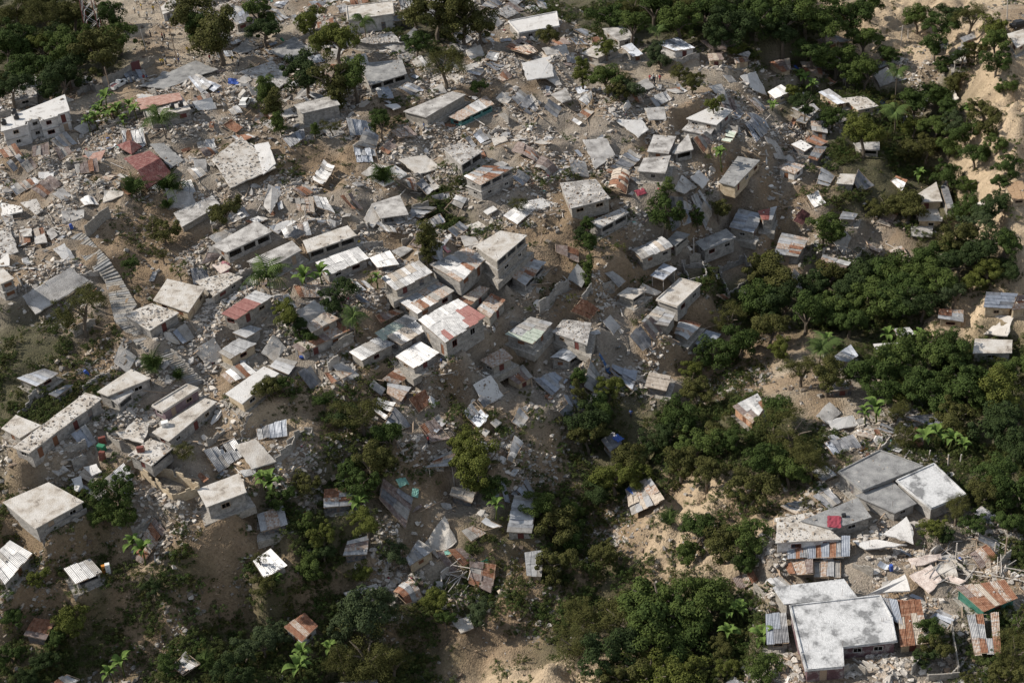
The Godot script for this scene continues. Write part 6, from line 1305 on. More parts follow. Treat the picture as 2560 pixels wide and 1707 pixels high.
func crown_mesh(sd: int, style: String) -> ArrayMesh:
	rng.seed = sd
	var mb := MB.new()
	var blobs := 44
	var sx := 1.0
	var sy := 0.82
	if style == "wide":
		sy = 0.6; blobs = 46
	elif style == "slim":
		sx = 0.62; sy = 1.35; blobs = 42
	elif style == "airy":
		sy = 0.75; blobs = 40
	elif style == "shrub":
		sy = 0.75; blobs = 14
	var per := 210 if style != "shrub" else 130
	var lobes := []
	for k in (7 if style != "shrub" else 4):
		var ld := Vector3(rnd(-1, 1), rnd(-0.55, 0.9), rnd(-1, 1)).normalized()
		lobes.append([ld * rnd(0.35, 0.68), rnd(0.32, 0.52), rnd(0.8, 1.2)])
	for k in blobs:
		var lb: Array = lobes[k % lobes.size()]
		var d := Vector3(rng.randfn(), rng.randfn() + 0.35, rng.randfn()).normalized()
		var r := rnd(0.10, 0.25)
		var c: Vector3 = lb[0] + d * lb[1] * rnd(0.55, 1.05)
		c.x *= sx; c.z *= sx; c.y *= sy
		var tone: float = rnd(0.75, 1.25) * lb[2]
		for i in per:
			var o := Vector3(rng.randfn(), rng.randfn(), rng.randfn()).normalized()
			if o.y < -0.2 and rng.randf() < 0.5:
				o.y = -o.y
			var rr := r * (rnd(0.75, 1.08) if style != "airy" else rnd(0.4, 1.35))
			var p := c + o * rr * Vector3(1, 0.8, 1)
			var nn := (o + Vector3(rnd(-1, 1), rnd(-0.4, 1), rnd(-1, 1)) * 0.75).normalized()
			leaf_quad(mb, p, nn, rnd(0.020, 0.042) * (0.8 if style == "airy" else 1.0), tone * rnd(0.75, 1.3), 0.35 if style == "airy" else 0.62)
	return mb.mesh()

func trunk_mesh(sd: int) -> ArrayMesh:
	rng.seed = sd
	var mb := MB.new()
	var top := Vector3(rnd(-.12, .12), 0.85, rnd(-.12, .12))
	mb.tube([Vector3(0, -0.25, 0), Vector3(rnd(-.04, .04), 0.3, rnd(-.04, .04)), top], [0.085, 0.065, 0.05], 7)
	for k in 5:
		var a := TAU * k / 5.0 + rnd(-.4, .4)
		var e := top + Vector3(cos(a) * rnd(.35, .6), rnd(.25, .7), sin(a) * rnd(.35, .6))
		mb.tube([top - Vector3(0, rnd(0.0, 0.25), 0), (top + e) * 0.5 + Vector3(0, .08, 0), e], [0.04, 0.028, 0.012], 5)
	return mb.mesh()

func frond_mesh(sd: int, kind: String) -> ArrayMesh:
	rng.seed = sd
	var mb := MB.new()
	if kind == "palm":
		var k := 16
		for i in k:
			var t := (i + 1.0) / k
			var c := Vector3(t * 0.95, 0.35 * sin(t * 2.4) - 0.35 * t * t, 0)
			var len_ := 0.32 * sin(clampf(t * 1.1 + 0.12, 0, 1) * PI) + 0.05
			for sg in [-1.0, 1.0]:
				mb.col = Color(1, 1, 1) * rnd(0.75, 1.25)
				var tip := c + Vector3(0.14, -0.16 * len_ / 0.3 - 0.02, sg * len_)
				mb.quad(c - Vector3(0.022, 0, 0), c + Vector3(0.022, 0, 0), tip + Vector3(0.01, 0, 0), tip - Vector3(0.01, 0, 0), Vector3.UP)
		mb.col = Color(.9, .9, .6)
		mb.tube([Vector3.ZERO, Vector3(0.5, 0.24, 0), Vector3(0.95, -0.1, 0)], [0.014, 0.01, 0.004], 4)
	else:
		var prev := []
		for i in 8:
			var t := i / 7.0
			var c := Vector3(t * 0.75, 0.75 * t - 0.62 * t * t * t, 0)
			var w := 0.17 * sin(clampf(t * 0.9 + 0.08, 0, 1) * PI)
			var row := [c + Vector3(0, 0.05 * w / 0.17, -w), c, c + Vector3(0, 0.05 * w / 0.17, w)]
			if i > 0:
				for s in 2:
					mb.col = Color(1, 1, 1) * rnd(0.75, 1.2)
					mb.quad(prev[s], prev[s + 1], row[s + 1], row[s], Vector3.UP)
			prev = row
	return mb.mesh()

var crowns := {}
var trunks: Array[ArrayMesh] = []
var palm_fronds: Array[ArrayMesh] = []
var banana_leaves: Array[ArrayMesh] = []

const WHERE := ["in the wood beside the lattice mast", "in the far wood above the town", "on the far ravine side below the sandy cliff", "in the dark ravine thicket", "in the grove around the grey flat roofs", "on the brushy ravine slope under the landslip", "in the thicket beside the sandy cut", "on the bare bank below the houses", "beside the whitewashed roofs", "growing among the wrecked houses"]
const SHAPE := {"slim": "slender", "airy": "feathery", "wide": "spreading", "round": "round", "shrub": "low"}
const TONE := {"d": "dark green leafy", "o": "olive green dusty", "y": "bright yellow green", "b": "blue green glossy"}

func trees() -> void:
	for st in ["round", "wide", "slim", "airy"]:
		crowns[st] = []
		for k in 4:
			crowns[st].append(crown_mesh(100 + k * 7 + st.length() * 31, st))
	crowns["shrub"] = [crown_mesh(301, "shrub"), crown_mesh(302, "shrub"), crown_mesh(303, "shrub")]
	for k in 3:
		trunks.append(trunk_mesh(400 + k))
	rng.seed = 77
	for t in TREES:
		var look: String = t[4]
		var R: float = t[3]
		var st: String = t[5]
		var small := R < 1.9
		var words: String = "%s %s %s %s %s" % ["huge" if R > 5.6 else ("large" if R > 4.4 else ("medium sized" if R > 3.2 else ("smallish" if R > 1.9 else "little"))), SHAPE[st], TONE[look], "shrub" if small else "tree", WHERE[t[6]]]
		if t[6] >= 7:
			words = beside("%s %s %s" % [SHAPE[st], TONE[look], "shrub" if small else "tree"], words, t[0], t[2], 11.0)
		var at := Vector3(t[0], ground(t[0], t[2]), t[2])
		var root := thing("shrub" if small else "tree", at, words, "shrub" if small else "tree", words)
		root.rotation.y = rnd(0, TAU)
		root.scale = Vector3.ONE * R
		var leaf: Material = M[{"d": ["leaf_dark", "leaf_fresh", "leaf_deep", "leaf_dark", "leaf_olive"][rng.randi() % 5], "o": "leaf_olive", "y": "leaf_yellow", "b": "leaf_blue"}[look]]
		var tr := part("trunk", trunks[rng.randi() % 3], M.bark, root)
		var cr := part("crown", crowns[st][rng.randi() % crowns[st].size()], leaf, root)
		var lift: float = (t[1] - at.y) / R
		cr.position.y = clampf(lift, 0.5, 1.7)
		cr.scale = Vector3(rnd(0.92, 1.1), rnd(0.9, 1.1), rnd(0.92, 1.1))
		tr.scale = Vector3(1, clampf(lift, 0.5, 1.7) / 1.15, 1)

func plants() -> void:
	for k in 3:
		palm_fronds.append(frond_mesh(500 + k, "palm"))
		banana_leaves.append(frond_mesh(510 + k, "banana"))
	rng.seed = 78
	for t in PLANTS:
		var kind: String = t[3]
		var at := Vector3(t[0], ground(t[0], t[2]), t[2])
		var words: String = {"B": "banana plant with broad bright leaves ", "C": "palm tree with arching fronds ", "S": "spiky plant with stiff dark fronds "}[kind] + WHERE[t[5]]
		var h: float = clampf(t[1] - at.y, 0.3, 14.0)
		var R: float = t[4]
		var root := thing({"C": "palm_tree", "B": "banana_plant", "S": "spiky_plant"}[kind], at, words, {"C": "palm", "B": "banana plant", "S": "plant"}[kind], words)
		var top := Vector3(rnd(-.1, .1) * h, h, rnd(-.1, .1) * h)
		if kind == "S":
			top = Vector3(0, 0.3, 0)
		var tb := MB.new()
		tb.tube([Vector3(0, -0.3, 0), top * 0.5 + Vector3(rnd(-.1, .1), 0, rnd(-.1, .1)), top], [0.16, 0.12, 0.10] if kind != "S" else [0.2, 0.2, 0.15], 7)
		part("stem" if kind != "C" else "trunk", tb.mesh(), M.bark if kind != "B" else M.leaf_weed, root)
		var k := 15 if kind == "C" else (9 if kind == "B" else 16)
		for i in k:
			var f := part("frond" if kind != "B" else "leaf", (palm_fronds if kind == "C" or kind == "S" else banana_leaves)[i % 3], M.leaf_palm if kind == "C" else (M.leaf_banana if kind == "B" else M.leaf_dark), root)
			f.position = top
			f.basis = Basis(Vector3.UP, TAU * i * 0.382 + rnd(-.2, .2)) * Basis(Vector3.FORWARD, rnd(-0.7, 0.5) if kind != "S" else rnd(-1.2, -0.1)) * Basis.from_scale(Vector3.ONE * R * rnd(0.8, 1.15))

# ---------------------------------------------------------------- people (one continuous body from a smooth-min field)
func field_mesh(bones: Array, cell: float, grow: float, smooth_: float) -> ArrayMesh:
	var lo := Vector3(1e9, 1e9, 1e9)
	var hi := -lo
	for b in bones:
		for k in 2:
			lo = lo.min(b[k] - Vector3.ONE * (b[2 + k] + grow + 0.04))
			hi = hi.max(b[k] + Vector3.ONE * (b[2 + k] + grow + 0.04))
	var nx := int((hi.x - lo.x) / cell) + 2
	var ny := int((hi.y - lo.y) / cell) + 2
	var nz := int((hi.z - lo.z) / cell) + 2
	var val := PackedFloat32Array()
	val.resize(nx * ny * nz)
	for z in nz:
		for y in ny:
			for x in nx:
				var p := lo + Vector3(x, y, z) * cell
				var s := 0.0
				for b in bones:
					var ab: Vector3 = b[1] - b[0]
					var t := clampf((p - b[0]).dot(ab) / maxf(ab.length_squared(), 1e-6), 0.0, 1.0)
					var d: float = (p - b[0] - ab * t).length() - lerpf(b[2], b[3], t) - grow
					s += exp(-d / smooth_)
				val[(z * ny + y) * nx + x] = -smooth_ * log(maxf(s, 1e-30))
	var vid := {}
	var vert := PackedVector3Array()
	var off := [0, 1, nx, nx + 1, nx * ny, nx * ny + 1, nx * ny + nx, nx * ny + nx + 1]
	for z in nz - 1:
		for y in ny - 1:
			for x in nx - 1:
				var k := (z * ny + y) * nx + x
				var inside := 0
				for o in off:
					if val[k + o] < 0.0:
						inside += 1
				if inside == 0 or inside == 8:
					continue
				var acc := Vector3.ZERO
				var cnt := 0
				for e in [[0, 1], [2, 3], [4, 5], [6, 7], [0, 2], [1, 3], [4, 6], [5, 7], [0, 4], [1, 5], [2, 6], [3, 7]]:
					var a: float = val[k + off[e[0]]]
					var b: float = val[k + off[e[1]]]
					if (a < 0.0) != (b < 0.0):
						var t := a / (a - b)
						var pa := Vector3(e[0] & 1, (e[0] >> 1) & 1, e[0] >> 2)
						var pb := Vector3(e[1] & 1, (e[1] >> 1) & 1, e[1] >> 2)
						acc += pa.lerp(pb, t)
						cnt += 1
				vid[k] = vert.size()
				vert.append(lo + (Vector3(x, y, z) + acc / cnt) * cell)
	var st := SurfaceTool.new()
	st.begin(Mesh.PRIMITIVE_TRIANGLES)
	st.set_smooth_group(0)
	for p in vert:
		st.add_vertex(p)
	for k in vid:
		for ax in 3:
			var s: int = [1, nx, nx * ny][ax]
			var s1: int = [nx, nx * ny, 1][ax]
			var s2: int = [nx * ny, 1, nx][ax]
			if k + s >= val.size() or (val[k] < 0.0) == (val[k + s] < 0.0):
				continue
			if not (vid.has(k - s1) and vid.has(k - s2) and vid.has(k - s1 - s2)):
				continue
			var f := [vid[k], vid[k - s1], vid[k - s1 - s2], vid[k - s2]]
			if val[k] < 0.0:
				f.reverse()
			for i in [0, 1, 2, 0, 2, 3]:
				st.add_index(f[i])
	st.generate_normals()
	return st.commit()

func person_meshes(stride: float, arm: float) -> Array:
	var V := func(x, y, z): return Vector3(x, y, z)
	var hip := Vector3(0, 0.92, 0)
	var chest := Vector3(0, 1.28, 0.01)
	var torso := [[hip, chest, 0.13, 0.145], [chest + V.call(-.1, .06, 0), chest + V.call(.1, .06, 0), 0.085, 0.085], [hip + V.call(-.06, 0, 0), hip + V.call(.06, 0, 0), .11, .11]]
	var neck := [[chest + V.call(0, .1, 0), Vector3(0, 1.5, 0.01), .055, .05], [Vector3(0, 1.58, 0.02), Vector3(0, 1.66, 0.0), .085, .095], [Vector3(0, 1.58, .09), Vector3(0, 1.6, .1), .014, .012]]
	var legs := []
	var feet := []
	var arms := []
	var fore := []
	var hands := []
	for s in [-1.0, 1.0]:
		var knee := Vector3(s * .095, .49, s * stride * .5 + .03)
		var ank := Vector3(s * .1, .09, s * stride - .02)
		legs += [[hip + Vector3(s * .085, -.03, 0), knee, .085, .058], [knee, ank, .058, .04]]
		feet.append([ank + Vector3(0, -.04, -.02), ank + Vector3(s * .02, -.05, .15), .04, .035])
		var sh := Vector3(s * .19, 1.39, 0)
		var el := Vector3(s * .25, 1.12, -s * stride * .4 + arm * .1)
		var wr := Vector3(s * .24, .88 + arm * .3, -s * stride * .6 + arm * .25)
		arms.append([sh, el, .055, .043])
		fore.append([el, wr, .04, .028])
		var dir := (wr - el).normalized()
		hands.append([wr, wr + dir * .08, .032, .034])
		for fgr in 4:
			var o := Vector3(0, 0, (fgr - 1.5) * .019)
			hands.append([wr + dir * .08 + o, wr + dir * (.15 + .012 * (2 - absi(fgr - 1))) + o - Vector3(s * .02, 0, 0), .009, .008])
		hands.append([wr + dir * .03 + Vector3(0, 0, .03), wr + dir * .08 + Vector3(0, 0, .06), .011, .009])
	var body := field_mesh(torso + neck + legs + feet + arms + fore + hands, 0.028, 0.0, 0.012)
	var shirt := field_mesh(torso + arms, 0.035, 0.018, 0.012)
	var trousers := field_mesh([[hip + Vector3(-.07, .02, 0), hip + Vector3(.07, .02, 0), .115, .115]] + legs, 0.035, 0.016, 0.012)
	var hair := field_mesh([[Vector3(0, 1.68, -.015), Vector3(0, 1.66, -.03), .092, .09]], 0.03, 0.01, 0.012)
	return [body, shirt, trousers, hair]

func people() -> void:
	var poses := [person_meshes(0.05, 0.0), person_meshes(0.22, 0.2), person_meshes(0.0, 0.8)]
	rng.seed = 79
	var tops := ["shirt_white", "shirt_blue", "shirt_white", "trousers_dark", "shirt_red", "shirt_yellow", "shirt_white"]
	for p in PEOPLE:
		var at := Vector3(p[0], ground(p[0], p[1]) - 0.01, p[1])
		var ti := rng.randi() % tops.size()
		var root := thing("person", at, p[2], "person", p[3])
		root.rotation.y = rnd(0, TAU)
		root.scale = Vector3.ONE * rnd(0.95, 1.06)
		var ps: Array = poses[rng.randi() % 3]
		part("body", ps[0], M.skin, root)
		part("shirt", ps[1], M[tops[ti]], root)
		part("trousers", ps[2], M[["trousers_dark", "trousers_tan"][rng.randi() % 2]], root)
		part("hair", ps[3], M.hair, root)

# ---------------------------------------------------------------- built things of the setting
func stairs() -> void:
	rng.seed = 80
	var roots := {}
	for s in STAIRS:
		var c: Array = s[0]
		var n: int = s[1]
		var TL := Vector3(c[0], c[1], c[2])
		var TR := Vector3(c[3], c[4], c[5])
		var BR := Vector3(c[6], c[7], c[8])
		var BL := Vector3(c[9], c[10], c[11])
		if not roots.has(s[2]):
			roots[s[2]] = thing("stone_stairway", (BL + BR) * 0.5, s[2], "stairway", "hillside stairways")
		var root: Node3D = roots[s[2]]
		var at := root.position
		for k in n:
			var a := float(k) / n
			var b := float(k + 1) / n
			var l0 := TL.lerp(BL, a)
			var r0 := TR.lerp(BR, a)
			var l1 := TL.lerp(BL, b) + (BL - TL).normalized() * 0.3
			var r1 := TR.lerp(BR, b) + (BR - TR).normalized() * 0.3
			var y := (l0.y + r0.y) * 0.5 + 0.32 + rnd(-.03, .03)
			var mb := MB.new()
			var b4 := [l0, r0, r1, l1]
			var lowr := []
			var upr := []
			for p in b4:
				var q: Vector3 = p + Vector3(rnd(-.06, .06), 0, rnd(-.06, .06))
				lowr.append(Vector3(q.x, y - 1.1, q.z) - at)
				upr.append(Vector3(q.x, y, q.z) - at)
			mb.prism(lowr, upr)
			part("step", mb.mesh(), M.wall_grey2 if k % 3 else M.concrete_grey, root)

func walls() -> void:
	rng.seed = 81
	for w in WALLS:
		var pts: Array = w[0]
		var h: float = w[1]
		var n := pts.size() / 2
		var at := Vector3(pts[0], ground(pts[0], pts[1]), pts[1])
		var root := thing("maroon_gate" if w[2] == "gate" else "block_wall", at, w[3], "gate" if w[2] == "gate" else "wall", "free standing block walls" if w[2] != "gate" else "")
		for i in n - 1:
			var a := Vector3(pts[i * 2], 0, pts[i * 2 + 1])
			var b := Vector3(pts[i * 2 + 2], 0, pts[i * 2 + 3])
			var L := a.distance_to(b)
			var k := maxi(1, int(L / 0.8))
			var inw := (b - a).cross(Vector3.UP).normalized()
			var mb := MB.new()
			var top := maxf(ground(a.x, a.z), ground(b.x, b.z))
			for s in k:
				var p := a.lerp(b, (s + 0.5) / k)
				var g := ground(p.x, p.z)
				var rough := 0.0 if w[2] == "gate" else (rnd(-0.08, 0.03) if w[2] == "whole" else rnd(-0.55, 0.05) * h)
				var y1 := g + h + rough - at.y
				wall_piece(mb, a - Vector3(at.x, 0, at.z), b - Vector3(at.x, 0, at.z), inw, float(s) / k, float(s + 1) / k, g - 2.2 - at.y, y1, y1, y1)
			part("gate_leaf" if w[2] == "gate" else "wall_section", mb.mesh(), M.maroon_gate if w[2] == "gate" else M[["wall_grey", "wall_grey2"][rng.randi() % 2]], root)

func poles() -> void:
	rng.seed = 82
	for p in POLES:
		var at := Vector3(p[0], ground(p[0], p[1]), p[1])
		var root := thing("pole", at, p[3], "pole", "leaning poles and posts")
		var mb := MB.new()
		var top := Vector3(rnd(-.06, .06) * p[2], p[2], rnd(-.06, .06) * p[2])
		mb.tube([Vector3(0, -.4, 0), top], [.14, .1], 8)
		part("shaft", mb.mesh(), M[p[4]], root)
		if p[2] > 6.5:
			var cb := MB.new()
			cb.box(top * 0.93, Vector3(.9, 0, .3), Vector3(0, .06, 0), Vector3(-.02, 0, .06))
			part("crossarm", cb.mesh(), M.wood, root)

func tower() -> void:
	var at := Vector3(TOWER[0], ground(TOWER[0], TOWER[1]), TOWER[1])
	var root := thing("lattice_tower", at, "red and white steel lattice mast rising out of dark trees", "mast")
	var hgt_ := 34.0
	var w0 := 1.7
	var bays := 14
	for leg in 4:
		var sx := -1.0 if leg % 2 == 0 else 1.0
		var sz := -1.0 if leg < 2 else 1.0
		for b in 6:
			var mb := MB.new()
			var y0 := hgt_ * b / 6.0
			var y1 := hgt_ * (b + 1) / 6.0
			var a := w0 * (1.0 - 0.75 * y0 / hgt_)
			var c := w0 * (1.0 - 0.75 * y1 / hgt_)
			mb.tube([Vector3(sx * a, y0 - (0.5 if b == 0 else 0.0), sz * a), Vector3(sx * c, y1, sz * c)], [.11, .1], 6)
			part("leg", mb.mesh(), M.red_paint if b in [0, 1, 3, 5] else M.zinc_light, root)
	for k in bays:
		var y0 := hgt_ * k / bays
		var y1 := hgt_ * (k + 1) / bays
		var a := w0 * (1.0 - 0.75 * y0 / hgt_)
		var c := w0 * (1.0 - 0.75 * y1 / hgt_)
		for sd in 4:
			var r := Basis(Vector3.UP, PI / 2 * sd)
			var mb := MB.new()
			mb.tube([r * Vector3(-a, y0, a), r * Vector3(c, y1, c)], [.045, .045], 4)
			mb.tube([r * Vector3(a, y0, a), r * Vector3(-c, y1, c)], [.06, .06], 4)
			part("brace", mb.mesh(), M.zinc_light, root)

func vehicle(at: Vector3, turn: float, kind: String, label: String) -> void:
	at.y = ground(at.x, at.z)
	var root := thing("pickup_truck" if kind == "pickup" else "parked_car", at, label, "truck" if kind == "pickup" else "car")
	root.rotation.y = turn
	var pick := kind == "pickup"
	var bm: Material = M.black_plastic if kind == "dark" else M.white_enamel
	var L := 2.5 if pick else 2.1
	var mb := MB.new()
	mb.prism([Vector3(-.82, .35, -L), Vector3(.82, .35, -L), Vector3(.82, .35, L), Vector3(-.82, .35, L)], [Vector3(-.8, .95, -L + .06), Vector3(.8, .95, -L + .06), Vector3(.78, .85, L - .1), Vector3(-.78, .85, L - .1)])
	part("body", mb.mesh(), bm, root)
	var cb := MB.new()
	var z0 := -.35 if pick else -1.5
	cb.prism([Vector3(-.76, .9, z0), Vector3(.76, .9, z0), Vector3(.76, .9, 1.25), Vector3(-.76, .9, 1.25)], [Vector3(-.64, 1.5, z0 + .2), Vector3(.64, 1.5, z0 + .2), Vector3(.64, 1.5, .6), Vector3(-.64, 1.5, .6)])
	var cab := part("cabin", cb.mesh(), bm, root)
	var gb := MB.new()
	gb.quad(Vector3(-.68, .98, 1.2), Vector3(.68, .98, 1.2), Vector3(.6, 1.44, .68), Vector3(-.6, 1.44, .68), Vector3(0, .5, 1))
	part("windscreen", gb.mesh(), M.glass_dark, cab).position = Vector3(0, .02, .02)
	for s in [-1.0, 1.0]:
		var wb := MB.new()
		wb.quad(Vector3(s * .765, .98, z0 + .15), Vector3(s * .765, .98, 1.0), Vector3(s * .665, 1.42, .6), Vector3(s * .665, 1.42, z0 + .3), Vector3(s, .2, 0))
		part("side_window", wb.mesh(), M.glass_dark, cab).position = Vector3(s * .01, 0, 0)
		for zz in [-1.45, 1.5]:
			var tb := MB.new()
			tb.tube([Vector3(s * .64, .34, zz), Vector3(s * .86, .34, zz)], [.34, .34], 14)
			var wh := part("wheel", tb.mesh(), M.tyre, root)
			var rb := MB.new()
			rb.tube([Vector3(s * .85, .34, zz), Vector3(s * .875, .34, zz)], [.18, .18], 10)
			part("rim", rb.mesh(), M.zinc, wh)
		var hb := MB.new()
		hb.box(Vector3(s * .6, .72, L - .04), Vector3(.13, 0, 0), Vector3(0, .07, 0), Vector3(0, 0, .02))
		part("headlight", hb.mesh(), M.zinc_white, root)
	if pick:
		var rb := MB.new()
		rb.box(Vector3(0, .93, -1.45), Vector3(.68, 0, 0), Vector3(0, .035, 0), Vector3(0, 0, .95))
		part("load_bed", rb.mesh(), M.maroon_gate, root)
		for s in [-1.0, 1.0]:
			var sb := MB.new()
			sb.box(Vector3(s * .76, 1.08, -1.45), Vector3(.04, 0, 0), Vector3(0, .16, 0), Vector3(0, 0, 1.0))
			part("bed_side", sb.mesh(), M.white_enamel, root)

func props() -> void:
	rng.seed = 83
	for p in PROPS:
		var kind: String = p[0]
		var y: float = p[2] if p[2] > -900.0 else ground(p[1], p[3])
		var at := Vector3(p[1], y, p[3])
		match kind:
			"tank":
				var root := thing("water_tank", at, p[4], "water tank", "black water tanks on roofs")
				var mb := MB.new()
				mb.tube([Vector3(0, 0, 0), Vector3(0, .9, 0), Vector3(0, 1.15, 0)], [.55, .55, .3], 14)
				part("tank_body", mb.mesh(), M.black_plastic, root)
				var lb := MB.new()
				lb.tube([Vector3(0, 1.15, 0), Vector3(0, 1.25, 0)], [.24, .22], 12)
				part("lid", lb.mesh(), M.black_plastic, root)
				var db := MB.new()
				db.tube([Vector3(0, -.06, 0), Vector3(0, .04, 0)], [.72, .72], 14)
				part("plinth", db.mesh(), M.concrete_white, root)
			"drum":
				var root := thing("plastic_drum", at, p[4], "drum", "")
				var mb := MB.new()
				var dr := Basis(Vector3(0, 0, 1), rnd(0.0, 1.5))
				mb.tube([dr * Vector3(0, 0, 0) + Vector3(0, .3, 0), dr * Vector3(0, .45, 0) + Vector3(0, .3, 0), dr * Vector3(0, .95, 0) + Vector3(0, .3, 0)], [.27, .31, .27], 12)
				part("barrel", mb.mesh(), M[p[5]], root)
				var lb := MB.new()
				lb.tube([dr * Vector3(0, .95, 0) + Vector3(0, .3, 0), dr * Vector3(0, 1.0, 0) + Vector3(0, .3, 0)], [.28, .26], 12)
				part("lid", lb.mesh(), M[p[5]], root)
			"box":
				var root := thing(p[6], at, p[4], p[7], "")
				root.rotation = Vector3(rnd(-.1, .1), rnd(-.5, .5), rnd(-.1, .1))
				var s: Array = p[8]
				var mb := MB.new()
				mb.box(Vector3(0, s[1] * .5, 0), Vector3(s[0] * .5, 0, 0), Vector3(0, s[1] * .5, 0), Vector3(0, 0, s[2] * .5))
				part("case", mb.mesh(), M[p[5]], root)
				for k in 3:
					var fb := MB.new()
					fb.box(Vector3(0, s[1] * (.2 + .3 * k), s[2] * .5 + .015), Vector3(s[0] * .45, 0, 0), Vector3(0, s[1] * .13, 0), Vector3(0, 0, .015))
					var dw := part("drawer_front" if p[7] != "fridge" else "door_panel", fb.mesh(), M[p[5]], root)
					var hb := MB.new()
					hb.box(Vector3(0, s[1] * (.2 + .3 * k), s[2] * .5 + .045), Vector3(s[0] * .12, 0, 0), Vector3(0, .02, 0), Vector3(0, 0, .015))
					part("handle", hb.mesh(), M.iron, dw)
			"cloth":
				var s: float = p[6]
				var mb := MB.new()
				var k := 7
				var ang := rnd(0, TAU)
				var pts := []
				for i in k + 1:
					var row := []
					for j in k + 1:
						var u := (float(i) / k - .5) * s * rnd(.94, 1.06)
						var w := (float(j) / k - .5) * s * .75 * rnd(.94, 1.06)
						var q := Vector3(u * cos(ang) - w * sin(ang), 0, u * sin(ang) + w * cos(ang))
						q.y = rnd(0.03, 0.16) + (0.0 if p[2] > -900.0 else ground(at.x + q.x, at.z + q.z) - at.y + 0.15)
						row.append(q)
					pts.append(row)
				for i in k:
					for j in k:
						mb.quad(pts[i][j], pts[i + 1][j], pts[i + 1][j + 1], pts[i][j + 1], Vector3.UP)
				single("tarpaulin" if s > 1.6 else "cloth", mb.mesh(), M[p[5]], Transform3D(Basis(), at), p[4], "tarpaulin" if s > 1.6 else "cloth")
			"chair":
				var root := thing("plastic_chair", at, p[4], "chair", "")
				var sb := MB.new()
				sb.box(Vector3(0, .45, 0), Vector3(.24, 0, 0), Vector3(0, .02, 0), Vector3(0, 0, .24))
				part("seat", sb.mesh(), M[p[5]], root)
				var bb := MB.new()
				bb.box(Vector3(0, .72, -.24), Vector3(.24, 0, 0), Vector3(0, .26, 0), Vector3(0, 0, .02))
				part("backrest", bb.mesh(), M[p[5]], root)
				for l in 4:
					var lb := MB.new()
					lb.box(Vector3(.2 if l % 2 else -.2, .21, .2 if l < 2 else -.2), Vector3(.025, 0, 0), Vector3(0, .22, 0), Vector3(0, 0, .025))
					part("leg", lb.mesh(), M[p[5]], root)

# lesser roofs that came down between the houses
func small_wrecks() -> void:
	rng.seed = 90
	var codes := ["zd", "zr", "c", "br", "z", "cw", "zb", "r", "ct", "zd", "c", "zg"]
	var words := {"zd": "dark steel sheet roof", "zr": "rust streaked zinc roof", "c": "grey roof slab", "br": "rust brown sheet roof", "z": "pale zinc roof", "cw": "whitish roof slab", "zb": "blue grey sheet roof", "r": "orange rusted roof", "ct": "tan roof slab", "zg": "dull grey sheet roof"}
	var made := 0
	var tries := 0
	while made < 240 and tries < 14000:
		tries += 1
		var z := rnd(-350.0, -140.0)
		var x := rnd(-1.0, 1.0) * (20.0 + absf(z) * 0.30)
		if at_grid(wts[0], x, z) < (0.3 if x > -20.0 else 0.5):
			continue
		var a := 0.62 + rnd(-.5, .5)
		var u := Vector3(cos(a), 0, -sin(a)) * rnd(1.1, 2.6)
		var w := Vector3(sin(a), 0, cos(a)) * rnd(0.9, 1.9)
		var bad := false
		for e in [[0, 0], [1.15, 1.15], [1.15, -1.15], [-1.15, 1.15], [-1.15, -1.15], [0, 1.15], [1.15, 0], [-1.15, 0], [0, -1.15]]:
			var p: Vector3 = Vector3(x, 0, z) + u * e[0] + w * e[1]
			bad = bad or occupied(p.x, p.z)
		if bad:
			continue
		var flat := []
		var poly := PackedVector2Array()
		var k := 0
		for e in [[-1, -1], [-1, 1], [1, 1], [1, -1]]:
			var p: Vector3 = Vector3(x, 0, z) + u * e[0] * rnd(.85, 1.1) + w * e[1] * rnd(.85, 1.1)
			flat.append_array([p.x, ground(p.x, p.z) + [1.1, 0.35, 0.3, 1.0][k] * rnd(.5, 1.2), p.z])
			poly.append(Vector2(p.x, p.z))
			k += 1
		var code: String = codes[made % codes.size()]
		house(["F" if ROOF_MAT.has(code) else "G", flat, ground(x, z), code, "g", "r" if made % 5 == 2 else "", beside("small " + words[code], "small " + words[code] + " collapsed between the houses", x, z, 12.0)])
		for j in range(int((z - 4.0 - GZ0) / CELL), int((z + 4.0 - GZ0) / CELL)):
			for i in range(int((x - 4.0 - GX0) / CELL), int((x + 4.0 - GX0) / CELL)):
				if i >= 0 and j >= 0 and i < gw and j < gh and Geometry2D.is_point_in_polygon(Vector2(GX0 + i * CELL, GZ0 + j * CELL), poly):
					occ[j * gw + i] = 1
		made += 1

func hip_roofs() -> void:
	# the red tiled roof that came down whole, and its small pyramid
	for r in HIPS:
		var at := Vector3(r[0][0], r[0][1], r[0][2])
		var root := thing("tiled_roof_wreck", at, r[2], "tiled roof")
		for f in r[1]:
			var mb := MB.new()
			var up := []
			var dn := []
			for k in range(0, f.size(), 3):
				var p := Vector3(f[k], f[k + 1], f[k + 2]) - at
				up.append(p)
				dn.append(p - Vector3(0, .15, 0))
			mb.prism(dn, up)
			part("roof_plane", mb.mesh(), M[r[3]], root)

# ---------------------------------------------------------------- rubble, debris, ground cover
func in_view(x: float, z: float) -> bool:
	return z > -398.0 and z < -118.0 and absf(x) < 26.0 + absf(z) * 0.33

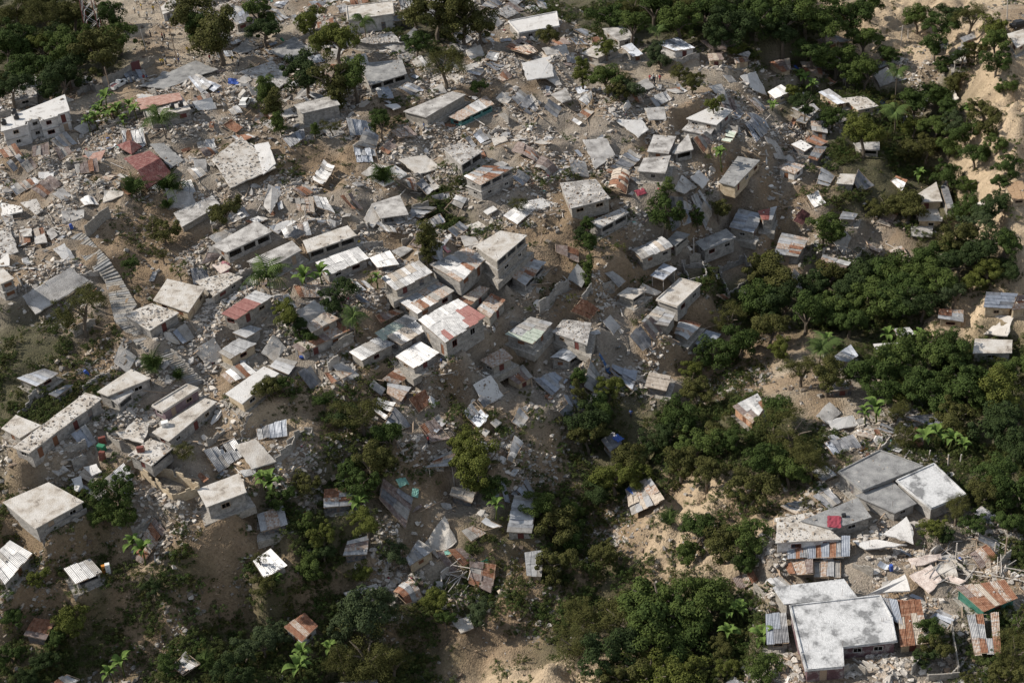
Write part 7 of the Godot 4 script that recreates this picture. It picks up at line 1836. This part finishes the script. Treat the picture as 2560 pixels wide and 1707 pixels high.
func debris() -> void:
	rng.seed = 84
	var buckets := [[], [], [], [], [], [], [], []]
	var shadebuckets := [1.05, 0.95, 1.0, 0.8, 1.1, 0.9, 0.62, 0.7]
	var clump := FastNoiseLite.new()
	clump.seed = 33
	clump.frequency = 0.07
	clump.fractal_octaves = 3
	var tries := 900000
	for i in tries:
		var z := rnd(-395.0, -118.0)
		var x := rnd(-1.0, 1.0) * (26.0 + absf(z) * 0.33)
		var d := at_grid(wts[0], x, z) + at_grid(wts[1], x, z) * (0.5 if z > -215.0 else 0.18) + at_grid(wts[3], x, z) * 0.1
		var c := clump.get_noise_2d(x, z)
		if rng.randf() > d * clampf(0.26 + c * 2.4, 0.04, 1.0):
			continue
		if occupied(x, z):
			continue
		var b := rng.randi() % 6
		if d < 0.4:
			b = 6 + rng.randi() % 2
		buckets[b].append(Vector3(x, ground(x, z), z))
	for b in 8:
		if buckets[b].size():
			var o := strew(self, "rubble" if b == 0 else "rubble_%03d" % b, buckets[b], 0.09, 0.72, shadebuckets[b], b)
			tag(o, "broken concrete and stone rubble strewn over the hillside", "rubble")
	# larger fragments, one by one
	var plates: Array[ArrayMesh] = []
	for k in 8:
		plates.append(chunk_mesh(700 + k, 0.1 + 0.02 * (k % 3)))
	# lesser plates and splinters, past counting
	for v in 3:
		var spots := []
		for i in 26000:
			var z := rnd(-385.0, -122.0)
			var x := rnd(-1.0, 1.0) * (24.0 + absf(z) * 0.33)
			if rng.randf() < at_grid(wts[0], x, z) * clampf(0.35 + clump.get_noise_2d(x, z) * 1.5, 0.03, 1.0) and not occupied(x, z):
				spots.append(Vector3(x, ground(x, z), z))
		var mm := MultiMesh.new()
		mm.transform_format = MultiMesh.TRANSFORM_3D
		mm.use_colors = true
		var sb := MB.new()
		sb.box(Vector3.ZERO, Vector3(1, 0, 0), Vector3(0, .035, 0), Vector3(0, 0, .06))
		mm.mesh = plates[v] if v < 2 else sb.mesh()
		mm.instance_count = spots.size() / (1 if v < 2 else 2)
		for i in mm.instance_count:
			var s := rnd(0.22, 0.62) if v < 2 else rnd(0.3, 1.1)
			var b := Basis.from_euler(Vector3(rnd(-.6, .6), rnd(0, TAU), rnd(-.6, .6))) * Basis.from_scale(Vector3(s * rnd(0.8, 1.6), s if v < 2 else 1.0, s if v < 2 else rnd(.7, 1.6)))
			mm.set_instance_transform(i, Transform3D(b, spots[i] + Vector3.UP * rnd(0.1, 0.3)))
			var g := rnd(0.7, 1.25)
			mm.set_instance_color(i, Color(g, g * 0.98, g * 0.95) if v < 2 else Color(g * .8, g * .62, g * .47))
		var o := MultiMeshInstance3D.new()
		o.name = ["broken_plates", "broken_plates_001", "splinters"][v]
		o.multimesh = mm
		o.material_override = M.rubble_pale
		o.set_meta("kind", "stuff")
		add_child(o)
		tag(o, "small broken plates of concrete among the rubble" if v < 2 else "splintered wood strewn among the rubble", "rubble" if v < 2 else "splinters")
	var made := 0
	var tones := ["concrete", "concrete_white", "concrete_tan", "concrete"]
	while made < 300:
		var z := rnd(-380.0, -125.0)
		var x := rnd(-1.0, 1.0) * (24.0 + absf(z) * 0.32)
		if at_grid(wts[0], x, z) < 0.45 or occupied(x, z) or clump.get_noise_2d(x, z) < -0.12:
			continue
		var s := rnd(0.6, 1.7)
		var nrm := Vector3(ground(x - 1, z) - ground(x + 1, z), 2.0, ground(x, z - 1) - ground(x, z + 1)).normalized()
		var bs := Basis(Quaternion(Vector3.UP, nrm)) * Basis.from_euler(Vector3(rnd(-.4, .4), rnd(0, TAU), rnd(-.4, .4)))
		single("concrete_fragment", plates[rng.randi() % 8], M[tones[rng.randi() % 4]], Transform3D(bs * Basis.from_scale(Vector3(s * rnd(0.9, 1.6), s, s * rnd(0.7, 1.0))), Vector3(x, ground(x, z) + 0.1 + s * 0.1, z)), "broken plate of concrete lying loose in the rubble", "fragment", "loose concrete fragments")
		made += 1
	# stumps of block walls, square to the houses
	made = 0
	while made < 90:
		var z := rnd(-360.0, -128.0)
		var x := rnd(-1.0, 1.0) * (20.0 + absf(z) * 0.30)
		if at_grid(wts[0], x, z) < 0.5 or occupied(x, z):
			continue
		var a := 0.62 + rnd(-.25, .25) + (PI / 2 if rng.randf() < 0.4 else 0.0)
		var d := Vector3(cos(a), 0, -sin(a)) * rnd(0.9, 2.4)
		var mb := MB.new()
		var k := maxi(2, int(d.length() * 2.0 / 0.5))
		var hh := rnd(0.5, 1.7)
		var inw := d.cross(Vector3.UP).normalized()
		for s in k:
			hh = clampf(hh + rnd(-.45, .35), 0.25, 2.0)
			wall_piece(mb, -d, d, inw, float(s) / k, float(s + 1) / k, -1.2, hh, hh, hh)
		single("wall_remnant", mb.mesh(), M[["wall_grey", "wall_grey2", "concrete_tan"][made % 3]], Transform3D(Basis(), Vector3(x, ground(x, z), z)), ["grey", "brownish grey", "cream"][made % 3] + " stump of a broken block wall in the rubble", "wall", ["grey", "brownish grey", "cream"][made % 3] + " broken wall stumps")
		made += 1
	# splintered timbers
	made = 0
	while made < 280:
		var z := rnd(-375.0, -125.0)
		var x := rnd(-1.0, 1.0) * (24.0 + absf(z) * 0.31)
		if at_grid(wts[0], x, z) + at_grid(wts[1], x, z) * 0.4 < 0.4 or occupied(x, z):
			continue
		var mb := MB.new()
		var L := rnd(0.8, 2.3)
		mb.box(Vector3.ZERO, Vector3(L, 0, 0), Vector3(0, .05, 0), Vector3(0, 0, rnd(.05, .1)))
		var bs := Basis.from_euler(Vector3(rnd(-.3, .3), rnd(0, TAU), rnd(-.35, .35)))
		single("timber", mb.mesh(), M["wood" if made % 3 else "pole_pale"], Transform3D(bs, Vector3(x, ground(x, z) + 0.3, z)), "loose timber lying across the rubble", "timber", "loose timbers")
		made += 1
	# bamboo and rafters thrown in two tangles
	for k in 64:
		var o := 0 if k < 46 else 2
		var x: float = TANGLES[o] + rnd(-1, 1) * (6.0 if o == 0 else 2.5)
		var z: float = TANGLES[o + 1] + rnd(-1, 1) * (4.5 if o == 0 else 2.5)
		var mb := MB.new()
		var L := rnd(1.2, 2.9)
		mb.tube([Vector3(-L, 0, 0), Vector3(0, rnd(-.1, .1), 0), Vector3(L, 0, 0)], [.07, .065, .05], 6)
		var bs := Basis.from_euler(Vector3(0, rnd(-.5, .5) + (0.9 if k % 3 else 2.6), rnd(-.18, .18)))
		single("rafter", mb.mesh(), M["pole_pale" if k % 4 else "wood"], Transform3D(bs, Vector3(x, ground(x, z) + 0.35 + rnd(0, .5), z)), "thin pale rafter in the tangle of poles", "rafter", "thin rafters in tangles")
	# loose corrugated sheets
	made = 0
	var kinds := ["zinc", "rust", "steel_dark", "rust_brown", "zinc_light", "steel_blue", "zinc_dull"]
	while made < 190:
		var z := rnd(-370.0, -125.0)
		var x := rnd(-1.0, 1.0) * (24.0 + absf(z) * 0.31)
		if at_grid(wts[0], x, z) + at_grid(wts[1], x, z) * 0.3 < 0.45 or occupied(x, z):
			continue
		var mb := MB.new()
		var L := rnd(0.7, 1.4)
		var bend := rnd(-.25, .35)
		for i in 4:
			for s in 10:
				var q := []
				for e in [[0, 0], [1, 0], [1, 1], [0, 1]]:
					var u: float = (s + e[0]) / 10.0 - 0.5
					var w: float = (i + e[1]) / 4.0 - 0.5
					q.append(Vector3(u * 0.95, (0.025 if (s + e[0]) % 2 == 0 else -0.025) + bend * w * w * 3.0, w * 2.0 * L))
				mb.quad(q[0], q[1], q[2], q[3], Vector3.UP)
		var bs := Basis.from_euler(Vector3(rnd(-.35, .35), rnd(0, TAU), rnd(-.35, .35)))
		var kk: String = kinds[made % kinds.size()]
		var nm: String = {"zinc": "grey zinc", "rust": "rust orange", "steel_dark": "dark steel", "rust_brown": "rust brown", "zinc_light": "pale zinc", "steel_blue": "blue grey", "zinc_dull": "dull grey"}[kk]
		single("loose_sheet", mb.mesh(), M[kk], Transform3D(bs, Vector3(x, ground(x, z) + 0.32, z)), nm + " corrugated sheet lying loose in the rubble", "metal sheet", "loose " + nm + " sheets")
		made += 1
	# clothes and household scraps
	made = 0
	var cl := ["blue_cloth", "crimson_cloth", "teal_cloth", "pink_cloth", "shirt_white", "shirt_white", "yellow_paint", "shirt_white"]
	while made < 150:
		var z := rnd(-360.0, -128.0)
		var x := rnd(-1.0, 1.0) * (22.0 + absf(z) * 0.31)
		if at_grid(wts[0], x, z) < 0.5 or occupied(x, z) or (made % 3 and clump.get_noise_2d(x, z) < 0.15):
			continue
		var mb := MB.new()
		var s := rnd(0.22, 0.5)
		var pts := []
		for k in 6:
			pts.append(Vector3(cos(TAU * k / 6.0) * s * rnd(.5, 1.2), rnd(0.0, 0.12), sin(TAU * k / 6.0) * s * rnd(.5, 1.2)))
		for k in 6:
			mb.tri(Vector3(0, 0.22, 0), pts[k], pts[(k + 1) % 6], Vector3.UP)
		var kk: String = cl[made % cl.size()]
		var nm: String = {"blue_cloth": "blue", "crimson_cloth": "crimson", "teal_cloth": "turquoise", "pink_cloth": "pink", "shirt_white": "white", "yellow_paint": "yellow"}[kk]
		single("cloth_scrap", mb.mesh(), M[kk], Transform3D(Basis(), Vector3(x, ground(x, z) + 0.08, z)), nm + " scrap of cloth crumpled on the rubble", "cloth", nm + " cloth scraps on the rubble")
		made += 1

func clods() -> void:
	rng.seed = 86
	var soils := [Color(.27, .20, .135), Color(.52, .41, .285), Color(.20, .15, .10)]
	for v in 3:
		var spots := []
		for i in 130000:
			var z := rnd(-395.0, -116.0)
			var x := rnd(-1.0, 1.0) * (27.0 + absf(z) * 0.335)
			var d := at_grid(wts[1], x, z) * 0.8 + at_grid(wts[4], x, z) * 0.2 if v != 1 else at_grid(wts[2], x, z) + at_grid(wts[3], x, z) * 0.25
			if rng.randf() < d * clampf(0.25 + fine_noise.get_noise_2d(x * 0.7, z * 0.7) * 1.6, 0.02, 1.0) and not occupied(x, z):
				spots.append(Vector3(x, ground(x, z), z))
		var mm := MultiMesh.new()
		mm.transform_format = MultiMesh.TRANSFORM_3D
		mm.use_colors = true
		mm.mesh = chunks[v + 2]
		mm.instance_count = spots.size()
		for i in spots.size():
			var s := 0.06 * pow(6.0, pow(rng.randf(), 2.2))
			mm.set_instance_transform(i, Transform3D(Basis.from_euler(Vector3(rnd(-.6, .6), rnd(0, TAU), rnd(-.6, .6))) * Basis.from_scale(Vector3(s * rnd(.7, 1.5), s * rnd(.4, 1.), s)), spots[i] + Vector3.UP * s * 0.15))
			mm.set_instance_color(i, soils[v] * rnd(0.7, 1.25))
		var o := MultiMeshInstance3D.new()
		o.name = "earth_clods" if v == 0 else "earth_clods_%03d" % v
		o.multimesh = mm
		o.material_override = M.clod
		o.set_meta("kind", "stuff")
		add_child(o)
		tag(o, "earth clods and pebbles on the bare slopes", "clods")

func cover() -> void:
	rng.seed = 85
	var clump := FastNoiseLite.new()
	clump.seed = 44
	clump.frequency = 0.05
	clump.fractal_octaves = 3
	for v in 4:
		var spots := []
		for i in 60000:
			var z := rnd(-420.0, -112.0)
			var x := rnd(-1.0, 1.0) * (28.0 + absf(z) * 0.34)
			var d := at_grid(wts[4], x, z) + at_grid(wts[1], x, z) * (0.5 if z > -215.0 else 0.18) + at_grid(wts[2], x, z) * 0.05 + at_grid(wts[0], x, z) * 0.012
			if occupied(x, z) or rng.randf() > d * clampf(0.6 + clump.get_noise_2d(x, z) * 2.0, 0.04, 1.0):
				continue
			spots.append(Vector3(x, ground(x, z), z))
		var mm := MultiMesh.new()
		mm.transform_format = MultiMesh.TRANSFORM_3D
		mm.use_colors = true
		mm.mesh = crowns["shrub"][v % 3]
		mm.instance_count = spots.size()
		for i in spots.size():
			var s := 0.28 * pow(6.0, pow(rng.randf(), 1.6))
			mm.set_instance_transform(i, Transform3D(Basis(Vector3.UP, rnd(0, TAU)).scaled(Vector3(s, s * rnd(.6, 1.1), s)), spots[i] + Vector3.UP * s * 0.35))
			var g := rnd(0.7, 1.2)
			mm.set_instance_color(i, Color(g, g, g))
		var o := MultiMeshInstance3D.new()
		o.name = "undergrowth" if v == 0 else "undergrowth_%03d" % v
		o.multimesh = mm
		o.material_override = M[["leaf_weed", "leaf_dark", "leaf_olive", "leaf_weed"][v]]
		o.set_meta("kind", "stuff")
		add_child(o)
		tag(o, "low weeds and bushes covering the slopes and ravine", "undergrowth")

# ---------------------------------------------------------------- scene
func _ready() -> void:
	var cam := Camera3D.new()
	cam.name = "camera"
	cam.fov = 26.0
	cam.near = 1.0
	cam.far = 6000.0
	cam.transform = Transform3D(Basis(Vector3.RIGHT, deg_to_rad(-33.0)) * Basis(Vector3(0, 0, 1), deg_to_rad(-5.5)), Vector3(0, 130, 0))
	add_child(cam)
	cam.current = true
	var we := WorldEnvironment.new()
	we.name = "sky_environment"
	var env := Environment.new()
	env.background_mode = Environment.BG_SKY
	env.tonemap_mode = Environment.TONE_MAPPER_LINEAR
	env.tonemap_exposure = 1.42
	env.sdfgi_enabled = true
	env.ssao_enabled = true
	env.ssil_enabled = true
	var sky := Sky.new()
	var sm := ProceduralSkyMaterial.new()
	sm.sky_top_color = Color(0.56, 0.60, 0.66)
	sm.sky_horizon_color = Color(0.76, 0.755, 0.74)
	sm.ground_bottom_color = Color(0.25, 0.22, 0.18)
	sm.ground_horizon_color = Color(0.6, 0.6, 0.58)
	sm.sky_energy_multiplier = 0.95
	sky.sky_material = sm
	env.sky = sky
	we.environment = env
	add_child(we)
	var sun := DirectionalLight3D.new()
	sun.name = "sun"
	sun.light_energy = 1.28
	sun.light_color = Color(1.0, 0.965, 0.915)
	sun.light_angular_distance = 1.0
	sun.shadow_enabled = true
	sun.transform = Transform3D(Basis.looking_at(Vector3(0.78, -0.62, 0.20).normalized()), Vector3(-300, 250, -300))
	add_child(sun)

	rng.seed = 1
	materials()
	for k in 8:
		chunks.append(chunk_mesh(600 + k, 0.35 + 0.05 * (k % 4)))
	make_terrain()
	rng.seed = 2
	for hs in HOUSES:
		house(hs)
	small_wrecks()
	hip_roofs()
	stairs()
	walls()
	trees()
	plants()
	poles()
	tower()
	for v in VEHICLES:
		vehicle(Vector3(v[0], 0, v[1]), v[2], v[3], v[4])
	people()
	props()
	debris()
	clods()
	cover()
